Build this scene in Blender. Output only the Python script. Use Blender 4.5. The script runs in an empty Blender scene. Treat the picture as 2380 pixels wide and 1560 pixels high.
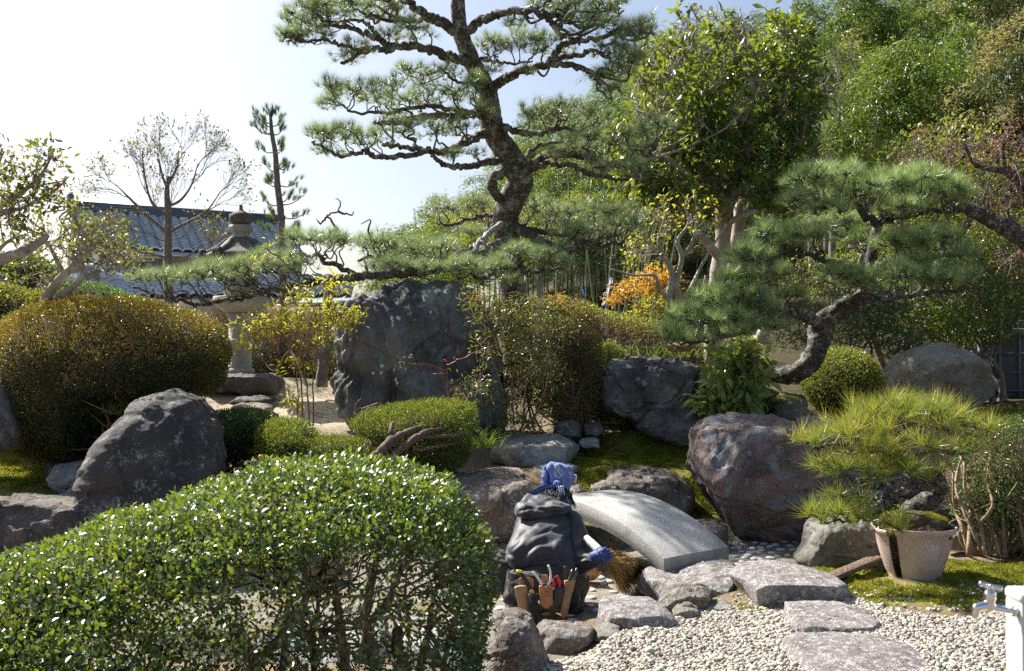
import bpy, bmesh, math, random
import numpy as np
from mathutils import Vector, Matrix
from mathutils.bvhtree import BVHTree

# ---------------------------------------------------------------- camera, sky, sun, exposure
SC = bpy.context.scene
COL = SC.collection
CAM = np.array([0.0, 0.0, 1.6])
FPX = 2314.0
PITCH = math.atan(40 / FPX)
cd = bpy.data.cameras.new('camera')
cam = bpy.data.objects.new('camera', cd)
COL.objects.link(cam)
cam.location = CAM
cam.rotation_euler = (math.pi / 2 + PITCH, 0, 0)
cd.lens = 35.0
cd.sensor_width = 36.0
cd.clip_end = 600
cd.clip_start = 0.05
cd.dof.use_dof = True
cd.dof.focus_distance = 8.5
cd.dof.aperture_fstop = 6.3
SC.camera = cam

SUN_EL = math.radians(45)
SUN_AZ = math.radians(-48)      # measured from +Y towards +X
S = np.array([math.sin(SUN_AZ) * math.cos(SUN_EL), math.cos(SUN_AZ) * math.cos(SUN_EL), math.sin(SUN_EL)])
w = bpy.data.worlds.new('World')
SC.world = w
w.use_nodes = True
wn = w.node_tree.nodes
sky = wn.new('ShaderNodeTexSky')
sky.sky_type = 'NISHITA'
sky.sun_disc = False
sky.sun_elevation = SUN_EL
sky.sun_rotation = SUN_AZ
sky.dust_density = 3.0
sky.air_density = 1.0
sky.ozone_density = 1.0
wn['Background'].inputs['Strength'].default_value = 0.068
w.node_tree.links.new(sky.outputs[0], wn['Background'].inputs[0])
ld = bpy.data.lights.new('sun', 'SUN')
sun = bpy.data.objects.new('sun', ld)
COL.objects.link(sun)
ld.energy = 5.0
ld.angle = math.radians(0.55)
ld.color = (1.0, 0.95, 0.87)
sun.rotation_euler = Vector(S).to_track_quat('Z', 'Y').to_euler()
SC.view_settings.view_transform = 'Standard'
SC.view_settings.look = 'None'
SC.view_settings.exposure = 1.28
SC.view_settings.gamma = 1.0
SC.cycles.max_bounces = 7
SC.cycles.diffuse_bounces = 3
SC.cycles.glossy_bounces = 3
SC.cycles.transmission_bounces = 4
SC.cycles.use_denoising = False

# ---------------------------------------------------------------- helpers
RG = np.random.default_rng(11)
random.seed(5)


def P(u, v, Y):
    """point at depth Y behind pixel (u,v) of the 2380x1560 view"""
    u = np.asarray(u, float); v = np.asarray(v, float); Y = np.asarray(Y, float)
    xc = (u - 1190) / FPX
    yc = (780 - v) / FPX
    dy = math.cos(PITCH) - yc * math.sin(PITCH)
    dz = math.sin(PITCH) + yc * math.cos(PITCH)
    t = Y / dy
    return np.stack([xc * t, Y + 0 * xc, CAM[2] + dz * t], -1)


def nrm(a):
    return a / np.maximum(np.linalg.norm(a, axis=-1, keepdims=True), 1e-9)


_perm = np.random.default_rng(3).permutation(512)
_perm = np.concatenate([_perm, _perm])
_grad = nrm(np.random.default_rng(4).normal(size=(512, 3)))


def perlin(p):
    p = np.asarray(p, float) + 97.3
    i = np.floor(p).astype(int)
    f = p - i
    u = f * f * f * (f * (f * 6 - 15) + 10)
    res = 0
    for dx in (0, 1):
        wx = u[..., 0] if dx else 1 - u[..., 0]
        for dy in (0, 1):
            wy = u[..., 1] if dy else 1 - u[..., 1]
            for dz in (0, 1):
                wz = u[..., 2] if dz else 1 - u[..., 2]
                h = _perm[(i[..., 0] + dx) & 511]
                h = _perm[(h + i[..., 1] + dy) & 511]
                h = _perm[(h + i[..., 2] + dz) & 511]
                g = _grad[h]
                d = (g[..., 0] * (f[..., 0] - dx) + g[..., 1] * (f[..., 1] - dy) + g[..., 2] * (f[..., 2] - dz))
                res = res + wx * wy * wz * d
    return res * 1.5


def fbm(p, o=4, lac=2.1, gain=0.5):
    s = 0; a = 1.0
    p = np.asarray(p, float)
    for k in range(o):
        s = s + a * perlin(p + k * 17.1)
        p = p * lac
        a *= gain
    return s


def ridged(p, o=4):
    s = 0; a = 1.0
    p = np.asarray(p, float)
    for k in range(o):
        s = s + a * (1 - 2 * np.abs(perlin(p + k * 9.7)))
        p = p * 2.1
        a *= 0.5
    return s


ORG = {}


def tag(o, label=None, cat=None, group=None, kind=None):
    if label: o['label'] = label
    if cat: o['category'] = cat
    if group: o['group'] = group
    if kind: o['kind'] = kind
    return o


def thing(name, label, cat, loc, group=None):
    o = bpy.data.objects.new(name, None)
    o.empty_display_size = 0.1
    COL.objects.link(o)
    o.location = [float(c) for c in loc]
    ORG[o.name] = np.array(loc, float)
    return tag(o, label, cat, group)


def duptree(o, parent=None):
    c = o.copy()
    COL.objects.link(c)
    if parent is not None:
        c.parent = parent
    for ch in list(o.children):
        duptree(ch, c)
    return c


class MB:
    """mesh buffer"""
    def __init__(s):
        s.v = []; s.f = {}; s.r = []; s.n = 0

    def add(s, v, f, r=0.5):
        v = np.asarray(v, float).reshape(-1, 3)
        if not isinstance(f, (list, tuple)) or (len(f) and not isinstance(f[0], np.ndarray)):
            f = [np.asarray(f, int)]
        for a in f:
            if len(a):
                s.f.setdefault(a.shape[1], []).append(a + s.n)
        s.v.append(v)
        s.r.append(np.full(len(v), r) if np.isscalar(r) else np.asarray(r, float))
        s.n += len(v)
        return s

    def arrays(s):
        return np.concatenate(s.v), {k: np.concatenate(a) for k, a in s.f.items()}, np.concatenate(s.r)

    def build(s, name, mat, parent=None, org=None, smooth=True, extra=None):
        v, F, r = s.arrays()
        if parent is not None:
            root = parent
            org = ORG[root.name]
            o0 = np.array(org)
        else:
            o0 = np.zeros(3) if org is None else np.array(org, float)
        me = bpy.data.meshes.new(name)
        me.vertices.add(len(v))
        me.vertices.foreach_set('co', (v - o0).astype(np.float32).ravel())
        loops = np.concatenate([a.ravel() for a in F.values()])
        tot = np.concatenate([np.full(len(a), k) for k, a in F.items()])
        st = np.concatenate([[0], np.cumsum(tot)[:-1]])
        me.loops.add(len(loops))
        me.loops.foreach_set('vertex_index', loops.astype(np.int32))
        me.polygons.add(len(tot))
        me.polygons.foreach_set('loop_start', st.astype(np.int32))
        me.polygons.foreach_set('loop_total', tot.astype(np.int32))
        if smooth:
            me.polygons.foreach_set('use_smooth', np.ones(len(tot), bool))
        at = me.attributes.new('rnd', 'FLOAT', 'POINT')
        at.data.foreach_set('value', r.astype(np.float32))
        if extra:
            for k, val in extra.items():
                at = me.attributes.new(k, 'FLOAT', 'POINT')
                at.data.foreach_set('value', np.asarray(val, np.float32))
        me.update(calc_edges=True)
        if mat: me.materials.append(mat)
        o = bpy.data.objects.new(name, me)
        COL.objects.link(o)
        if parent is not None:
            o.parent = parent
            ORG[o.name] = o0
        else:
            o.location = [float(c) for c in o0]
            ORG[o.name] = o0
        return o


def frames(d, n):
    y = nrm(d)
    z = nrm(n - (n * y).sum(-1, keepdims=True) * y)
    x = np.cross(y, z)
    return np.stack([x, y, z], -1)      # columns


def inst(mb, tv, tf, pos, R, sc, rnd=None):
    N = len(pos)
    if N == 0: return
    sc = np.asarray(sc, float)
    if sc.ndim == 0: sc = np.full(N, sc)
    if sc.ndim == 1: sc = np.repeat(sc[:, None], 3, 1)
    loc = tv[None] * sc[:, None, :]
    V = np.einsum('nij,nkj->nki', R, loc) + pos[:, None, :]
    F = (tf[None] + (np.arange(N) * len(tv))[:, None, None]).reshape(-1, tf.shape[1])
    if rnd is None: rnd = RG.random(N)
    mb.add(V.reshape(-1, 3), [F], np.repeat(rnd, len(tv)))


LEAF4 = (np.array([[0, 0, 0], [-.5, .45, .12], [0, 1, 0], [.5, .45, .12]], float), np.array([[0, 1, 2], [0, 2, 3]]))
LEAF5 = (np.array([[0, 0, 0], [-.5, .5, .1], [0, .5, 0], [.5, .5, .1], [0, 1, -.12]], float),
         np.array([[0, 1, 2], [0, 2, 3], [1, 4, 2], [2, 4, 3]]))
LEAF8 = (np.array([[0, 0, 0], [-.4, .28, .08], [0, .28, 0], [.4, .28, .08], [-.46, .62, .04], [0, .62, -.04], [.46, .62, .04], [0, 1, -.16]], float),
         np.array([[0, 1, 2], [0, 2, 3], [1, 4, 5], [1, 5, 2], [2, 5, 6], [2, 6, 3], [4, 7, 5], [5, 7, 6]]))
BLADE = (np.array([[-.5, 0, 0], [.5, 0, 0], [.0, 1, 0]], float), np.array([[0, 1, 2]]))


def rdir(n):
    return nrm(RG.normal(size=(n, 3)))


def catmull(pts, per=6):
    p = np.asarray(pts, float)
    if len(p) < 3:
        t = np.linspace(0, 1, per + 1)[:, None]
        return p[0] * (1 - t) + p[-1] * t
    q = np.vstack([2 * p[0] - p[1], p, 2 * p[-1] - p[-2]])
    out = []
    t = np.linspace(0, 1, per, endpoint=False)[:, None]
    for i in range(1, len(q) - 2):
        a, b, c, d = q[i - 1], q[i], q[i + 1], q[i + 2]
        out.append(.5 * ((2 * b) + (c - a) * t + (2 * a - 5 * b + 4 * c - d) * t ** 2 + (3 * b - a - 3 * c + d) * t ** 3))
    out.append(p[-1:])
    return np.vstack(out)


def tube(mb, pts, r, k=6, cap=True, rough=0.0, rnd=0.5, seed=0.0):
    """r: array or (r0,r1)"""
    pts = np.asarray(pts, float)
    n = len(pts)
    if np.isscalar(r): r = (r, r)
    r = np.asarray(r, float)
    if len(r) != n:
        r = np.interp(np.linspace(0, 1, n), np.linspace(0, 1, len(r)), r)
    tg = nrm(np.gradient(pts, axis=0))
    ref = np.array([0.13, 0.27, 1.0]) if abs(tg[0][2]) < .9 else np.array([1.0, .2, 0])
    a = nrm(np.cross(tg[0], ref))
    A = [a]
    for i in range(1, n):
        a = A[-1] - tg[i] * np.dot(A[-1], tg[i])
        A.append(nrm(a))
    A = np.array(A)
    B = np.cross(tg, A)
    th = np.linspace(0, 2 * np.pi, k, endpoint=False)
    rr = np.repeat(r[:, None], k, 1)
    ring = A[:, None] * np.cos(th)[None, :, None] + B[:, None] * np.sin(th)[None, :, None]
    if rough:
        nz = fbm((pts[:, None] + ring * r[:, None, None]) * (1.2 / max(r.mean(), .004)) + seed, 3)
        rr = rr * (1 + rough * nz)
    V = pts[:, None] + ring * rr[..., None]
    i = np.arange(n - 1)[:, None] * k
    j = np.arange(k)[None]
    j2 = (j + 1) % k
    F = np.stack([i + j, i + j2, i + k + j2, i + k + j], -1).reshape(-1, 4)
    fs = [F]
    V = V.reshape(-1, 3)
    if cap:
        m = len(V)
        V = np.vstack([V, pts[:1], pts[-1:]])
        jj = np.arange(k); jj2 = (jj + 1) % k
        T = np.vstack([np.stack([np.full(k, m), jj2, jj], -1), np.stack([np.full(k, m + 1), (n - 1) * k + jj, (n - 1) * k + jj2], -1)])
        fs.append(T)
    mb.add(V, fs, rnd)


def box(mb, c, h, R=None, rnd=.5, bev=0.0):
    c = np.asarray(c, float); h = np.asarray(h, float)
    if bev > 0:
        b = min(bev, h.min() * .9)
        pts = []
        for sx in (-1, 1):
            for sy in (-1, 1):
                for sz in (-1, 1):
                    pts += [(sx * h[0], sy * (h[1] - b), sz * (h[2] - b)), (sx * (h[0] - b), sy * h[1], sz * (h[2] - b)), (sx * (h[0] - b), sy * (h[1] - b), sz * h[2])]
        bm = bmesh.new()
        for q in pts: bm.verts.new(q)
        bmesh.ops.convex_hull(bm, input=bm.verts)
        bm.verts.ensure_lookup_table()
        v = np.array([q.co[:] for q in bm.verts]); bm.verts.index_update()
        f = [[x.index for x in fa.verts] for fa in bm.faces]
        bm.free()
        f = [np.array(f, int)]
    else:
        v = np.array([[x, y, z] for x in (-1, 1) for y in (-1, 1) for z in (-1, 1)], float) * h
        f = [np.array([[0, 1, 3, 2], [4, 6, 7, 5], [0, 4, 5, 1], [2, 3, 7, 6], [0, 2, 6, 4], [1, 5, 7, 3]])]
    if R is not None: v = v @ np.asarray(R).T
    mb.add(v + c, f, rnd)


def rotz(a):
    c, s = math.cos(a), math.sin(a)
    return np.array([[c, -s, 0], [s, c, 0], [0, 0, 1.]])


def rotx(a):
    c, s = math.cos(a), math.sin(a)
    return np.array([[1., 0, 0], [0, c, -s], [0, s, c]])


def roty(a):
    c, s = math.cos(a), math.sin(a)
    return np.array([[c, 0, s], [0, 1., 0], [-s, 0, c]])


def lathe(mb, prof, c, k=32, R=None, sides=None, rnd=.5, mod=None):
    """prof list of (r,z)"""
    prof = np.asarray(prof, float)
    th = np.linspace(0, 2 * np.pi, k, endpoint=False)
    rad = np.ones(k)
    if sides:
        a = np.pi / sides
        rad = np.cos(a) / np.cos((th % (2 * a)) - a)
        rad = rad * .5 + .5 * rad / rad.mean()
    rr = prof[:, :1] * rad[None]
    if mod is not None:
        rr = rr * mod(th[None], prof[:, 1:2])
    V = np.stack([rr * np.cos(th), rr * np.sin(th), np.repeat(prof[:, 1:], k, 1)], -1).reshape(-1, 3)
    n = len(prof)
    i = np.arange(n - 1)[:, None] * k; j = np.arange(k)[None]; j2 = (j + 1) % k
    F = np.stack([i + j, i + j2, i + k + j2, i + k + j], -1).reshape(-1, 4)
    if R is not None: V = V @ np.asarray(R).T
    mb.add(V + np.asarray(c, float), [F], rnd)


_ico = {}


def ico(n):
    if n not in _ico:
        bm = bmesh.new()
        bmesh.ops.create_icosphere(bm, subdivisions=n, radius=1)
        v = np.array([x.co[:] for x in bm.verts]); bm.verts.index_update()
        f = np.array([[x.index for x in fa.verts] for fa in bm.faces])
        bm.free()
        _ico[n] = (v, f)
    return _ico[n]


def inflate(outline, Y, depth, lean=0.0, n=6, p=2.4, Yb=None):
    """closed body whose outline seen from the front is the polygon, with real thickness"""
    o = np.array(outline, float)
    uc = (o[:, 0].min() + o[:, 0].max()) / 2
    vc = (o[:, 1].min() + o[:, 1].max()) / 2
    C = P(uc, vc, Y)
    w = P(o[:, 0], o[:, 1], Y) - C
    x, z = w[:, 0], w[:, 2]
    # densify polygon then radial function
    X = []; Z = []
    for i in range(len(x)):
        j = (i + 1) % len(x)
        for t in np.linspace(0, 1, 12, endpoint=False):
            X.append(x[i] * (1 - t) + x[j] * t); Z.append(z[i] * (1 - t) + z[j] * t)
    X = np.array(X); Z = np.array(Z)
    th = np.arctan2(Z, X); rr = np.hypot(X, Z)
    k = np.argsort(th); th = th[k]; rr = rr[k]
    th = np.concatenate([th - 2 * np.pi, th, th + 2 * np.pi]); rr = np.concatenate([rr, rr, rr])
    d, F = ico(n)
    t = np.arctan2(d[:, 2], d[:, 0])
    r = np.interp(t, th, rr)
    rho = np.hypot(d[:, 0], d[:, 2])
    # superellipse
    m = (np.abs(rho) ** p + np.abs(d[:, 1]) ** p) ** (1 / p)
    rho = rho / m; yy = d[:, 1] / m
    v = np.stack([rho * r * np.cos(t), yy * depth / 2, rho * r * np.sin(t)], -1)
    v[:, 1] += lean * v[:, 2]
    return v + C, F.copy(), C


def vnormals(v, F):
    a, b, c = v[F[:, 0]], v[F[:, 1]], v[F[:, 2]]
    fn = np.cross(b - a, c - a)
    n = np.zeros_like(v)
    for i in range(3): np.add.at(n, F[:, i], fn)
    return nrm(n)


def rockify(v, F, C, size, amp=.06, fr=1.3, seed=0, facets=12, cut=.8, strata=0.0, crack=0.0, vert=0.0, planes=(), frac=.55, pc=.9):
    rg = np.random.default_rng(seed)
    q = (v - C)
    ext = np.abs(q).max(0)
    for i in range(facets):
        nn = nrm(rg.normal(size=3) * np.array([1, 1, .9]))
        if nn[1] > .3: nn[1] *= -1
        h = (np.abs(nn * ext) ** 1).sum() * cut * rg.uniform(.72, .92)
        d = q @ nn
        over = np.maximum(d - h, 0)
        q = q - nn * (over * .93)[:, None]
    for nn, pt in planes:
        nn = nrm(np.array(nn, float)); d = (q - (np.array(pt) - C)) @ nn
        q = q - nn * (np.maximum(d, 0) * pc)[:, None]
    n = vnormals(q, F)
    pn = q / size * fr + seed * 3.7
    wv = pn + .35 * np.stack([perlin(pn * 1.3 + 5), perlin(pn * 1.3 + 11), perlin(pn * 1.3 + 23)], -1)
    dsp = fbm(wv * 1.4, 6, gain=.52) * .55 + (ridged(wv * 1.1 + 3, 3) - .9) * .25
    if strata:
        s = q @ nrm(np.array([.35, .2, 1.0])) / size * 5 + 1.5 * perlin(pn)
        dsp = dsp + strata * (np.abs((s % 1) - .5) * 2 - .5)
    dsp = dsp + .10 * ridged(wv * 4.3 + 9, 3)
    if vert:
        vq = np.stack([pn[:, 0] * 3.4 + pn[:, 2] * .8, pn[:, 1] * 3.4, pn[:, 2] * .55], -1)
        dsp = dsp + vert * (ridged(vq + 2, 3) - .8)
    if crack:
        cr = 1 - np.abs(perlin(wv * .9 + 40)) * 14
        dsp = dsp - crack * np.clip(cr, 0, 1)
    q = q + n * (dsp * amp * size)[:, None]
    if frac:
        for K, ka in ((26, 1.0), (130, .42)):
            cp_ = q[rg.choice(len(q), K)] / size; nd_ = nrm(rg.normal(size=(K, 3)))
            w_ = q / size + .10 * np.stack([perlin(pn * 2.3 + 31), perlin(pn * 2.3 + 47), perlin(pn * 2.3 + 53)], -1)
            best = np.full(len(q), 1e9); sec = np.full(len(q), 1e9); ci = np.zeros(len(q), int)
            for k_ in range(K):
                d_ = ((w_ - cp_[k_]) ** 2 * np.array([1, 1, 1.7])).sum(1)
                nb_ = d_ < best; sec = np.where(nb_, best, np.minimum(sec, d_)); best = np.where(nb_, d_, best); ci[nb_] = k_
            tilt = ((w_ - cp_[ci]) * nd_[ci]).sum(1)
            edge = np.clip(1 - (np.sqrt(sec) - np.sqrt(best)) * 26, 0, 1)
            q = q + n * ((np.clip(tilt, -.25, .25) * .26 - edge * .012) * frac * ka * size)[:, None]
    return q + C


ROCKS = []


def rock(label, outline, Y, depth, mat, lean=.15, n=6, p=2.5, name='rock', cat='rock', group=None, vf=None, fronty=.42, **kw):
    v, F, C = inflate(outline, Y, depth, lean, n, p)
    if vf:
        vt = min(o_[1] for o_ in outline); ut = (min(o_[0] for o_ in outline) + max(o_[0] for o_ in outline)) / 2
        a_ = P(ut, vf, Y - fronty * depth); b_ = P(ut, vt + 2, Y + .36 * depth); d_ = b_ - a_
        kw['planes'] = [((0.02, -d_[2], d_[1]), a_), ((-.06, -1, .12), a_)]
    size = max(np.ptp(v[:, 0]), np.ptp(v[:, 2])) / 2
    kw.setdefault('seed', len(ROCKS) + 1)
    v = rockify(v, F, C, size, **kw)
    base = np.array([C[0], C[1], v[:, 2].min()])
    mb = MB(); mb.add(v, [F], .5)
    o = mb.build(name, mat, org=base)
    tag(o, label, cat, group)
    ROCKS.append((v, F))
    return o


def sample(v, F, n, normals=True):
    a, b, c = v[F[:, 0]], v[F[:, 1]], v[F[:, 2]]
    cr = np.cross(b - a, c - a)
    ar = np.linalg.norm(cr, axis=1)
    i = RG.choice(len(F), n, p=ar / ar.sum())
    r1 = np.sqrt(RG.random(n))[:, None]; r2 = RG.random(n)[:, None]
    p = a[i] * (1 - r1) + b[i] * r1 * (1 - r2) + c[i] * r1 * r2
    return p, nrm(cr[i])


def ell(u, v, Y, hu, hv, hy, n, shell=.5, top=0.0):
    """random points inside an ellipsoid given in view units"""
    c = P(u, v, Y)
    s = Y / FPX
    d = rdir(n)
    if top: d[:, 2] = np.abs(d[:, 2]) * top + d[:, 2] * (1 - top)
    r = (shell + (1 - shell) * RG.random(n)) ** .6
    r = np.where(RG.random(n) < .3, RG.random(n) ** .5, r)
    return c + d * r[:, None] * np.array([hu * s, hy, hv * s])


def crook(a, b, n=5, amp=.12, up=0.0):
    """crooked path from a to b"""
    t = np.linspace(0, 1, n)[:, None]
    L = np.linalg.norm(b - a)
    p = a * (1 - t) + b * t
    j = RG.normal(size=(n, 3)) * amp * L
    j[0] = 0; j[-1] = 0
    p = p + j * np.sin(np.pi * t)
    p[:, 2] += (-up * L * np.sin(np.pi * t))[:, 0]
    return p


def colonize(mb, skel, targets, nh, rh=.012, rt=.004, back=.25, amp=.09, up=.1, k=5, mid=0):
    """hub branches from the skeleton, twigs from the hubs to every target; returns twig directions"""
    skel = np.asarray(skel, float)
    T = np.asarray(targets, float)
    nh = max(1, min(nh, len(T)))
    hubs = T[RG.choice(len(T), nh, replace=False)]
    for _ in range(3):
        d = ((T[:, None] - hubs[None]) ** 2).sum(-1)
        a = d.argmin(1)
        hubs = np.array([T[a == i].mean(0) if (a == i).any() else hubs[i] for i in range(nh)])
    dirs = np.zeros_like(T)
    for i in range(nh):
        h = hubs[i]
        d = np.linalg.norm(skel - h, axis=1)
        j = d.argmin()
        j = max(0, int(j - back * len(skel) * min(1, d[j] * 1.2)))
        st = skel[j]
        h2 = h - np.array([0, 0, 1]) * np.linalg.norm(h - st) * .12
        ph = catmull(crook(st, h2, 5, amp, up), 3)
        tube(mb, ph, (rh, rh * .55), k, cap=False, rough=.25)
        sel = np.where(a == i)[0]
        sub = ph[int(len(ph) * .45):]
        if mid:
            m = max(1, len(sel) // mid)
            cs = T[sel][RG.choice(len(sel), m, replace=False)]
            am = ((T[sel][:, None] - cs[None]) ** 2).sum(-1).argmin(1)
            for q in range(m):
                ss = sel[am == q]
                if len(ss) == 0: continue
                cm = T[ss].mean(0)
                s0 = sub[np.linalg.norm(sub - cm, axis=1).argmin()]
                e = s0 * .3 + cm * .7
                pm = catmull(crook(s0, e, 4, amp * 1.2, up * .6), 2)
                tube(mb, pm, (rh * .5, rt * 1.2), 4, cap=False)
                for t in ss:
                    s1 = pm[RG.integers(len(pm) // 2, len(pm))]
                    pt = crook(s1, T[t], 4, amp * 1.1, up)
                    tube(mb, pt, (rt, rt * .6), 3, cap=False)
                    dirs[t] = T[t] - pt[-2]
        else:
            for t in sel:
                s0 = sub[RG.integers(len(sub))]
                pt = crook(s0, T[t], 4, amp, up * 1.3)
                tube(mb, pt, (rt, rt * .6), 3, cap=False)
                dirs[t] = T[t] - pt[-2]
    return nrm(dirs + 1e-6)


def needles(mb, pos, dirs, per=45, L=.085, wd=.0022, upbias=.5, cone=(.15, 1.15), rbase=.03, tip=.2):
    N = len(pos)
    ax = nrm(dirs * .6 + np.array([0, 0, upbias]) + RG.normal(size=(N, 3)) * .15)
    ax = np.repeat(ax, per, 0)
    p = np.repeat(pos, per, 0) - ax * (RG.random(N * per)[:, None] * rbase)
    pr = nrm(np.cross(ax, rdir(N * per)))
    al = RG.uniform(cone[0], cone[1], N * per)[:, None]
    d = ax * np.cos(al) + pr * np.sin(al)
    ln = L * RG.uniform(.7, 1.15, N * per)
    R = frames(d, rdir(N * per))
    sc = np.stack([np.full(N * per, wd), ln, ln], -1)
    rn = np.clip(np.repeat(RG.random(N), per) * .45 + RG.random(N * per) * .35, 0, 1)
    k0 = len(mb.r)
    inst(mb, BLADE[0], BLADE[1], p, R, sc, rn)
    a = mb.r[k0].reshape(-1, 3); a[:, 2] = np.clip(a[:, 2] + tip, 0, 1); mb.r[k0] = a.ravel()


def leaves(mb, pos, dirs, per=6, size=.03, wd=.5, spread=.7, out=.03, T=LEAF4, up=.5, droop=0.0, jit=.3, bias=None):
    N = len(pos)
    M = N * per
    d = np.repeat(dirs, per, 0) + RG.normal(size=(M, 3)) * spread
    d[:, 2] -= droop
    d = nrm(d)
    p = np.repeat(pos, per, 0) + RG.normal(size=(M, 3)) * out
    nn = RG.normal(size=(M, 3)) * .55 + np.array([0, 0, up])
    R = frames(d, nn + 1e-4)
    s = size * RG.uniform(1 - jit, 1 + jit, M)
    rn = np.clip(np.repeat(RG.random(N), per) * .5 + RG.random(M) * .5, 0, 1)
    if bias is not None: rn = np.clip(rn + np.repeat(bias, per), 0, 1)
    inst(mb, T[0], T[1], p, R, np.stack([s * wd, s, s], -1), rn)


def blob(prims, voxel=.012, smooth=8, factor=.5):
    """prims: ('s',c,(rx,ry,rz),R) ellipsoid, ('c',p0,r0,p1,r1) tapered limb -> one continuous surface"""
    mb = MB()
    for q in prims:
        if q[0] == 's':
            v, f = ico(3)
            v = v * np.asarray(q[2], float)
            if len(q) > 3: v = v @ np.asarray(q[3]).T
            mb.add(v + np.asarray(q[1]), [f])
        else:
            _, p0, r0, p1, r1 = q
            p0 = np.asarray(p0, float); p1 = np.asarray(p1, float)
            t = np.linspace(0, 1, 9)
            tube(mb, p0 + (p1 - p0) * t[:, None], r0 + (r1 - r0) * t, 14)
            v, f = ico(3)
            mb.add(v * r0 + p0, [f]); mb.add(v * r1 + p1, [f])
    o = mb.build('tmp', None, org=(0, 0, 0))
    m = o.modifiers.new('r', 'REMESH'); m.mode = 'VOXEL'; m.voxel_size = voxel
    if smooth:
        m = o.modifiers.new('s', 'SMOOTH'); m.iterations = smooth; m.factor = factor
    dg = bpy.context.evaluated_depsgraph_get()
    dg.update()
    ev = o.evaluated_get(dg)
    me = ev.to_mesh()
    v = np.zeros(len(me.vertices) * 3); me.vertices.foreach_get('co', v); v = v.reshape(-1, 3)
    me.calc_loop_triangles()
    f = np.zeros(len(me.loop_triangles) * 3, int); me.loop_triangles.foreach_get('vertices', f)
    f = f.reshape(-1, 3)
    ev.to_mesh_clear()
    dat = o.data
    bpy.data.objects.remove(o); bpy.data.meshes.remove(dat)
    return v, f


def decal(mb, strokes, v, F, Y0, wpx=1.2, off=.0015):
    """strokes of view positions laid on the surface they meet, as thin raised ribbons"""
    bv = BVHTree.FromPolygons([tuple(x) for x in v], [tuple(int(i) for i in x) for x in F])
    for st in strokes:
        q = []
        st = catmull(np.array([(a, b, 0) for a, b in st], float), 5)
        for a, b, _ in st:
            d = nrm(P(a, b, Y0) - CAM)
            h = bv.ray_cast(Vector(CAM), Vector(d), 50)
            if h[0] is not None:
                q.append(np.array(h[0]) + np.array(h[1]) * off)
        if len(q) > 2:
            tube(mb, np.array(q), wpx * Y0 / FPX * .5, 5)


# ---------------------------------------------------------------- materials
def newmat(name):
    m = bpy.data.materials.new(name)
    m.use_nodes = True
    nt = m.node_tree
    return m, nt, nt.nodes, nt.links, nt.nodes['Principled BSDF']


def nd(nt, t, **kw):
    n = nt.nodes.new(t)
    for k, val in kw.items():
        if isinstance(val, (int, float, tuple)) and k in n.inputs:
            n.inputs[k].default_value = val
        else:
            setattr(n, k, val)
    return n


def ramp(nt, stops, fac=None):
    r = nt.nodes.new('ShaderNodeValToRGB')
    el = r.color_ramp.elements
    while len(el) < len(stops): el.new(.5)
    for e, (p, c) in zip(el, stops):
        e.position = p
        e.color = (*c, 1) if len(c) == 3 else c
    if fac is not None: nt.links.new(fac, r.inputs[0])
    return r


def noise(nt, scale, detail=6, rough=.6, vec=None, dist=0.0):
    n = nt.nodes.new('ShaderNodeTexNoise')
    n.inputs['Scale'].default_value = scale
    n.inputs['Detail'].default_value = detail
    n.inputs['Roughness'].default_value = rough
    n.inputs['Distortion'].default_value = dist
    if vec is not None: nt.links.new(vec, n.inputs['Vector'])
    return n


def mixc(nt, fac, a, b):
    m = nt.nodes.new('ShaderNodeMix'); m.data_type = 'RGBA'
    if isinstance(fac, (int, float)): m.inputs[0].default_value = fac
    else: nt.links.new(fac, m.inputs[0])
    for s, x in ((6, a), (7, b)):
        if isinstance(x, tuple): m.inputs[s].default_value = (*x, 1)
        else: nt.links.new(x, m.inputs[s])
    return m.outputs[2]


def math_(nt, op, a, b=0.0, clamp=False):
    m = nt.nodes.new('ShaderNodeMath'); m.operation = op; m.use_clamp = clamp
    for s, x in ((0, a), (1, b)):
        if isinstance(x, (int, float)): m.inputs[s].default_value = x
        else: nt.links.new(x, m.inputs[s])
    return m.outputs[0]


def leafmat(name, stops, rough=.38, trans=.4, tcol=(.30, .42, .04), spec=.5):
    m, nt, N, L, b = newmat(name)
    a = nd(nt, 'ShaderNodeAttribute', attribute_name='rnd')
    r = ramp(nt, stops, a.outputs['Fac'])
    L.new(r.outputs[0], b.inputs['Base Color'])
    b.inputs['Roughness'].default_value = rough
    b.inputs['Specular IOR Level'].default_value = spec
    t = nd(nt, 'ShaderNodeBsdfTranslucent')
    tc = mixc(nt, .55, r.outputs[0], tcol)
    L.new(tc, t.inputs['Color'])
    mx = nd(nt, 'ShaderNodeMixShader')
    mx.inputs[0].default_value = trans
    L.new(b.outputs[0], mx.inputs[1]); L.new(t.outputs[0], mx.inputs[2])
    L.new(mx.outputs[0], N['Material Output'].inputs['Surface'])
    return m


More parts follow.
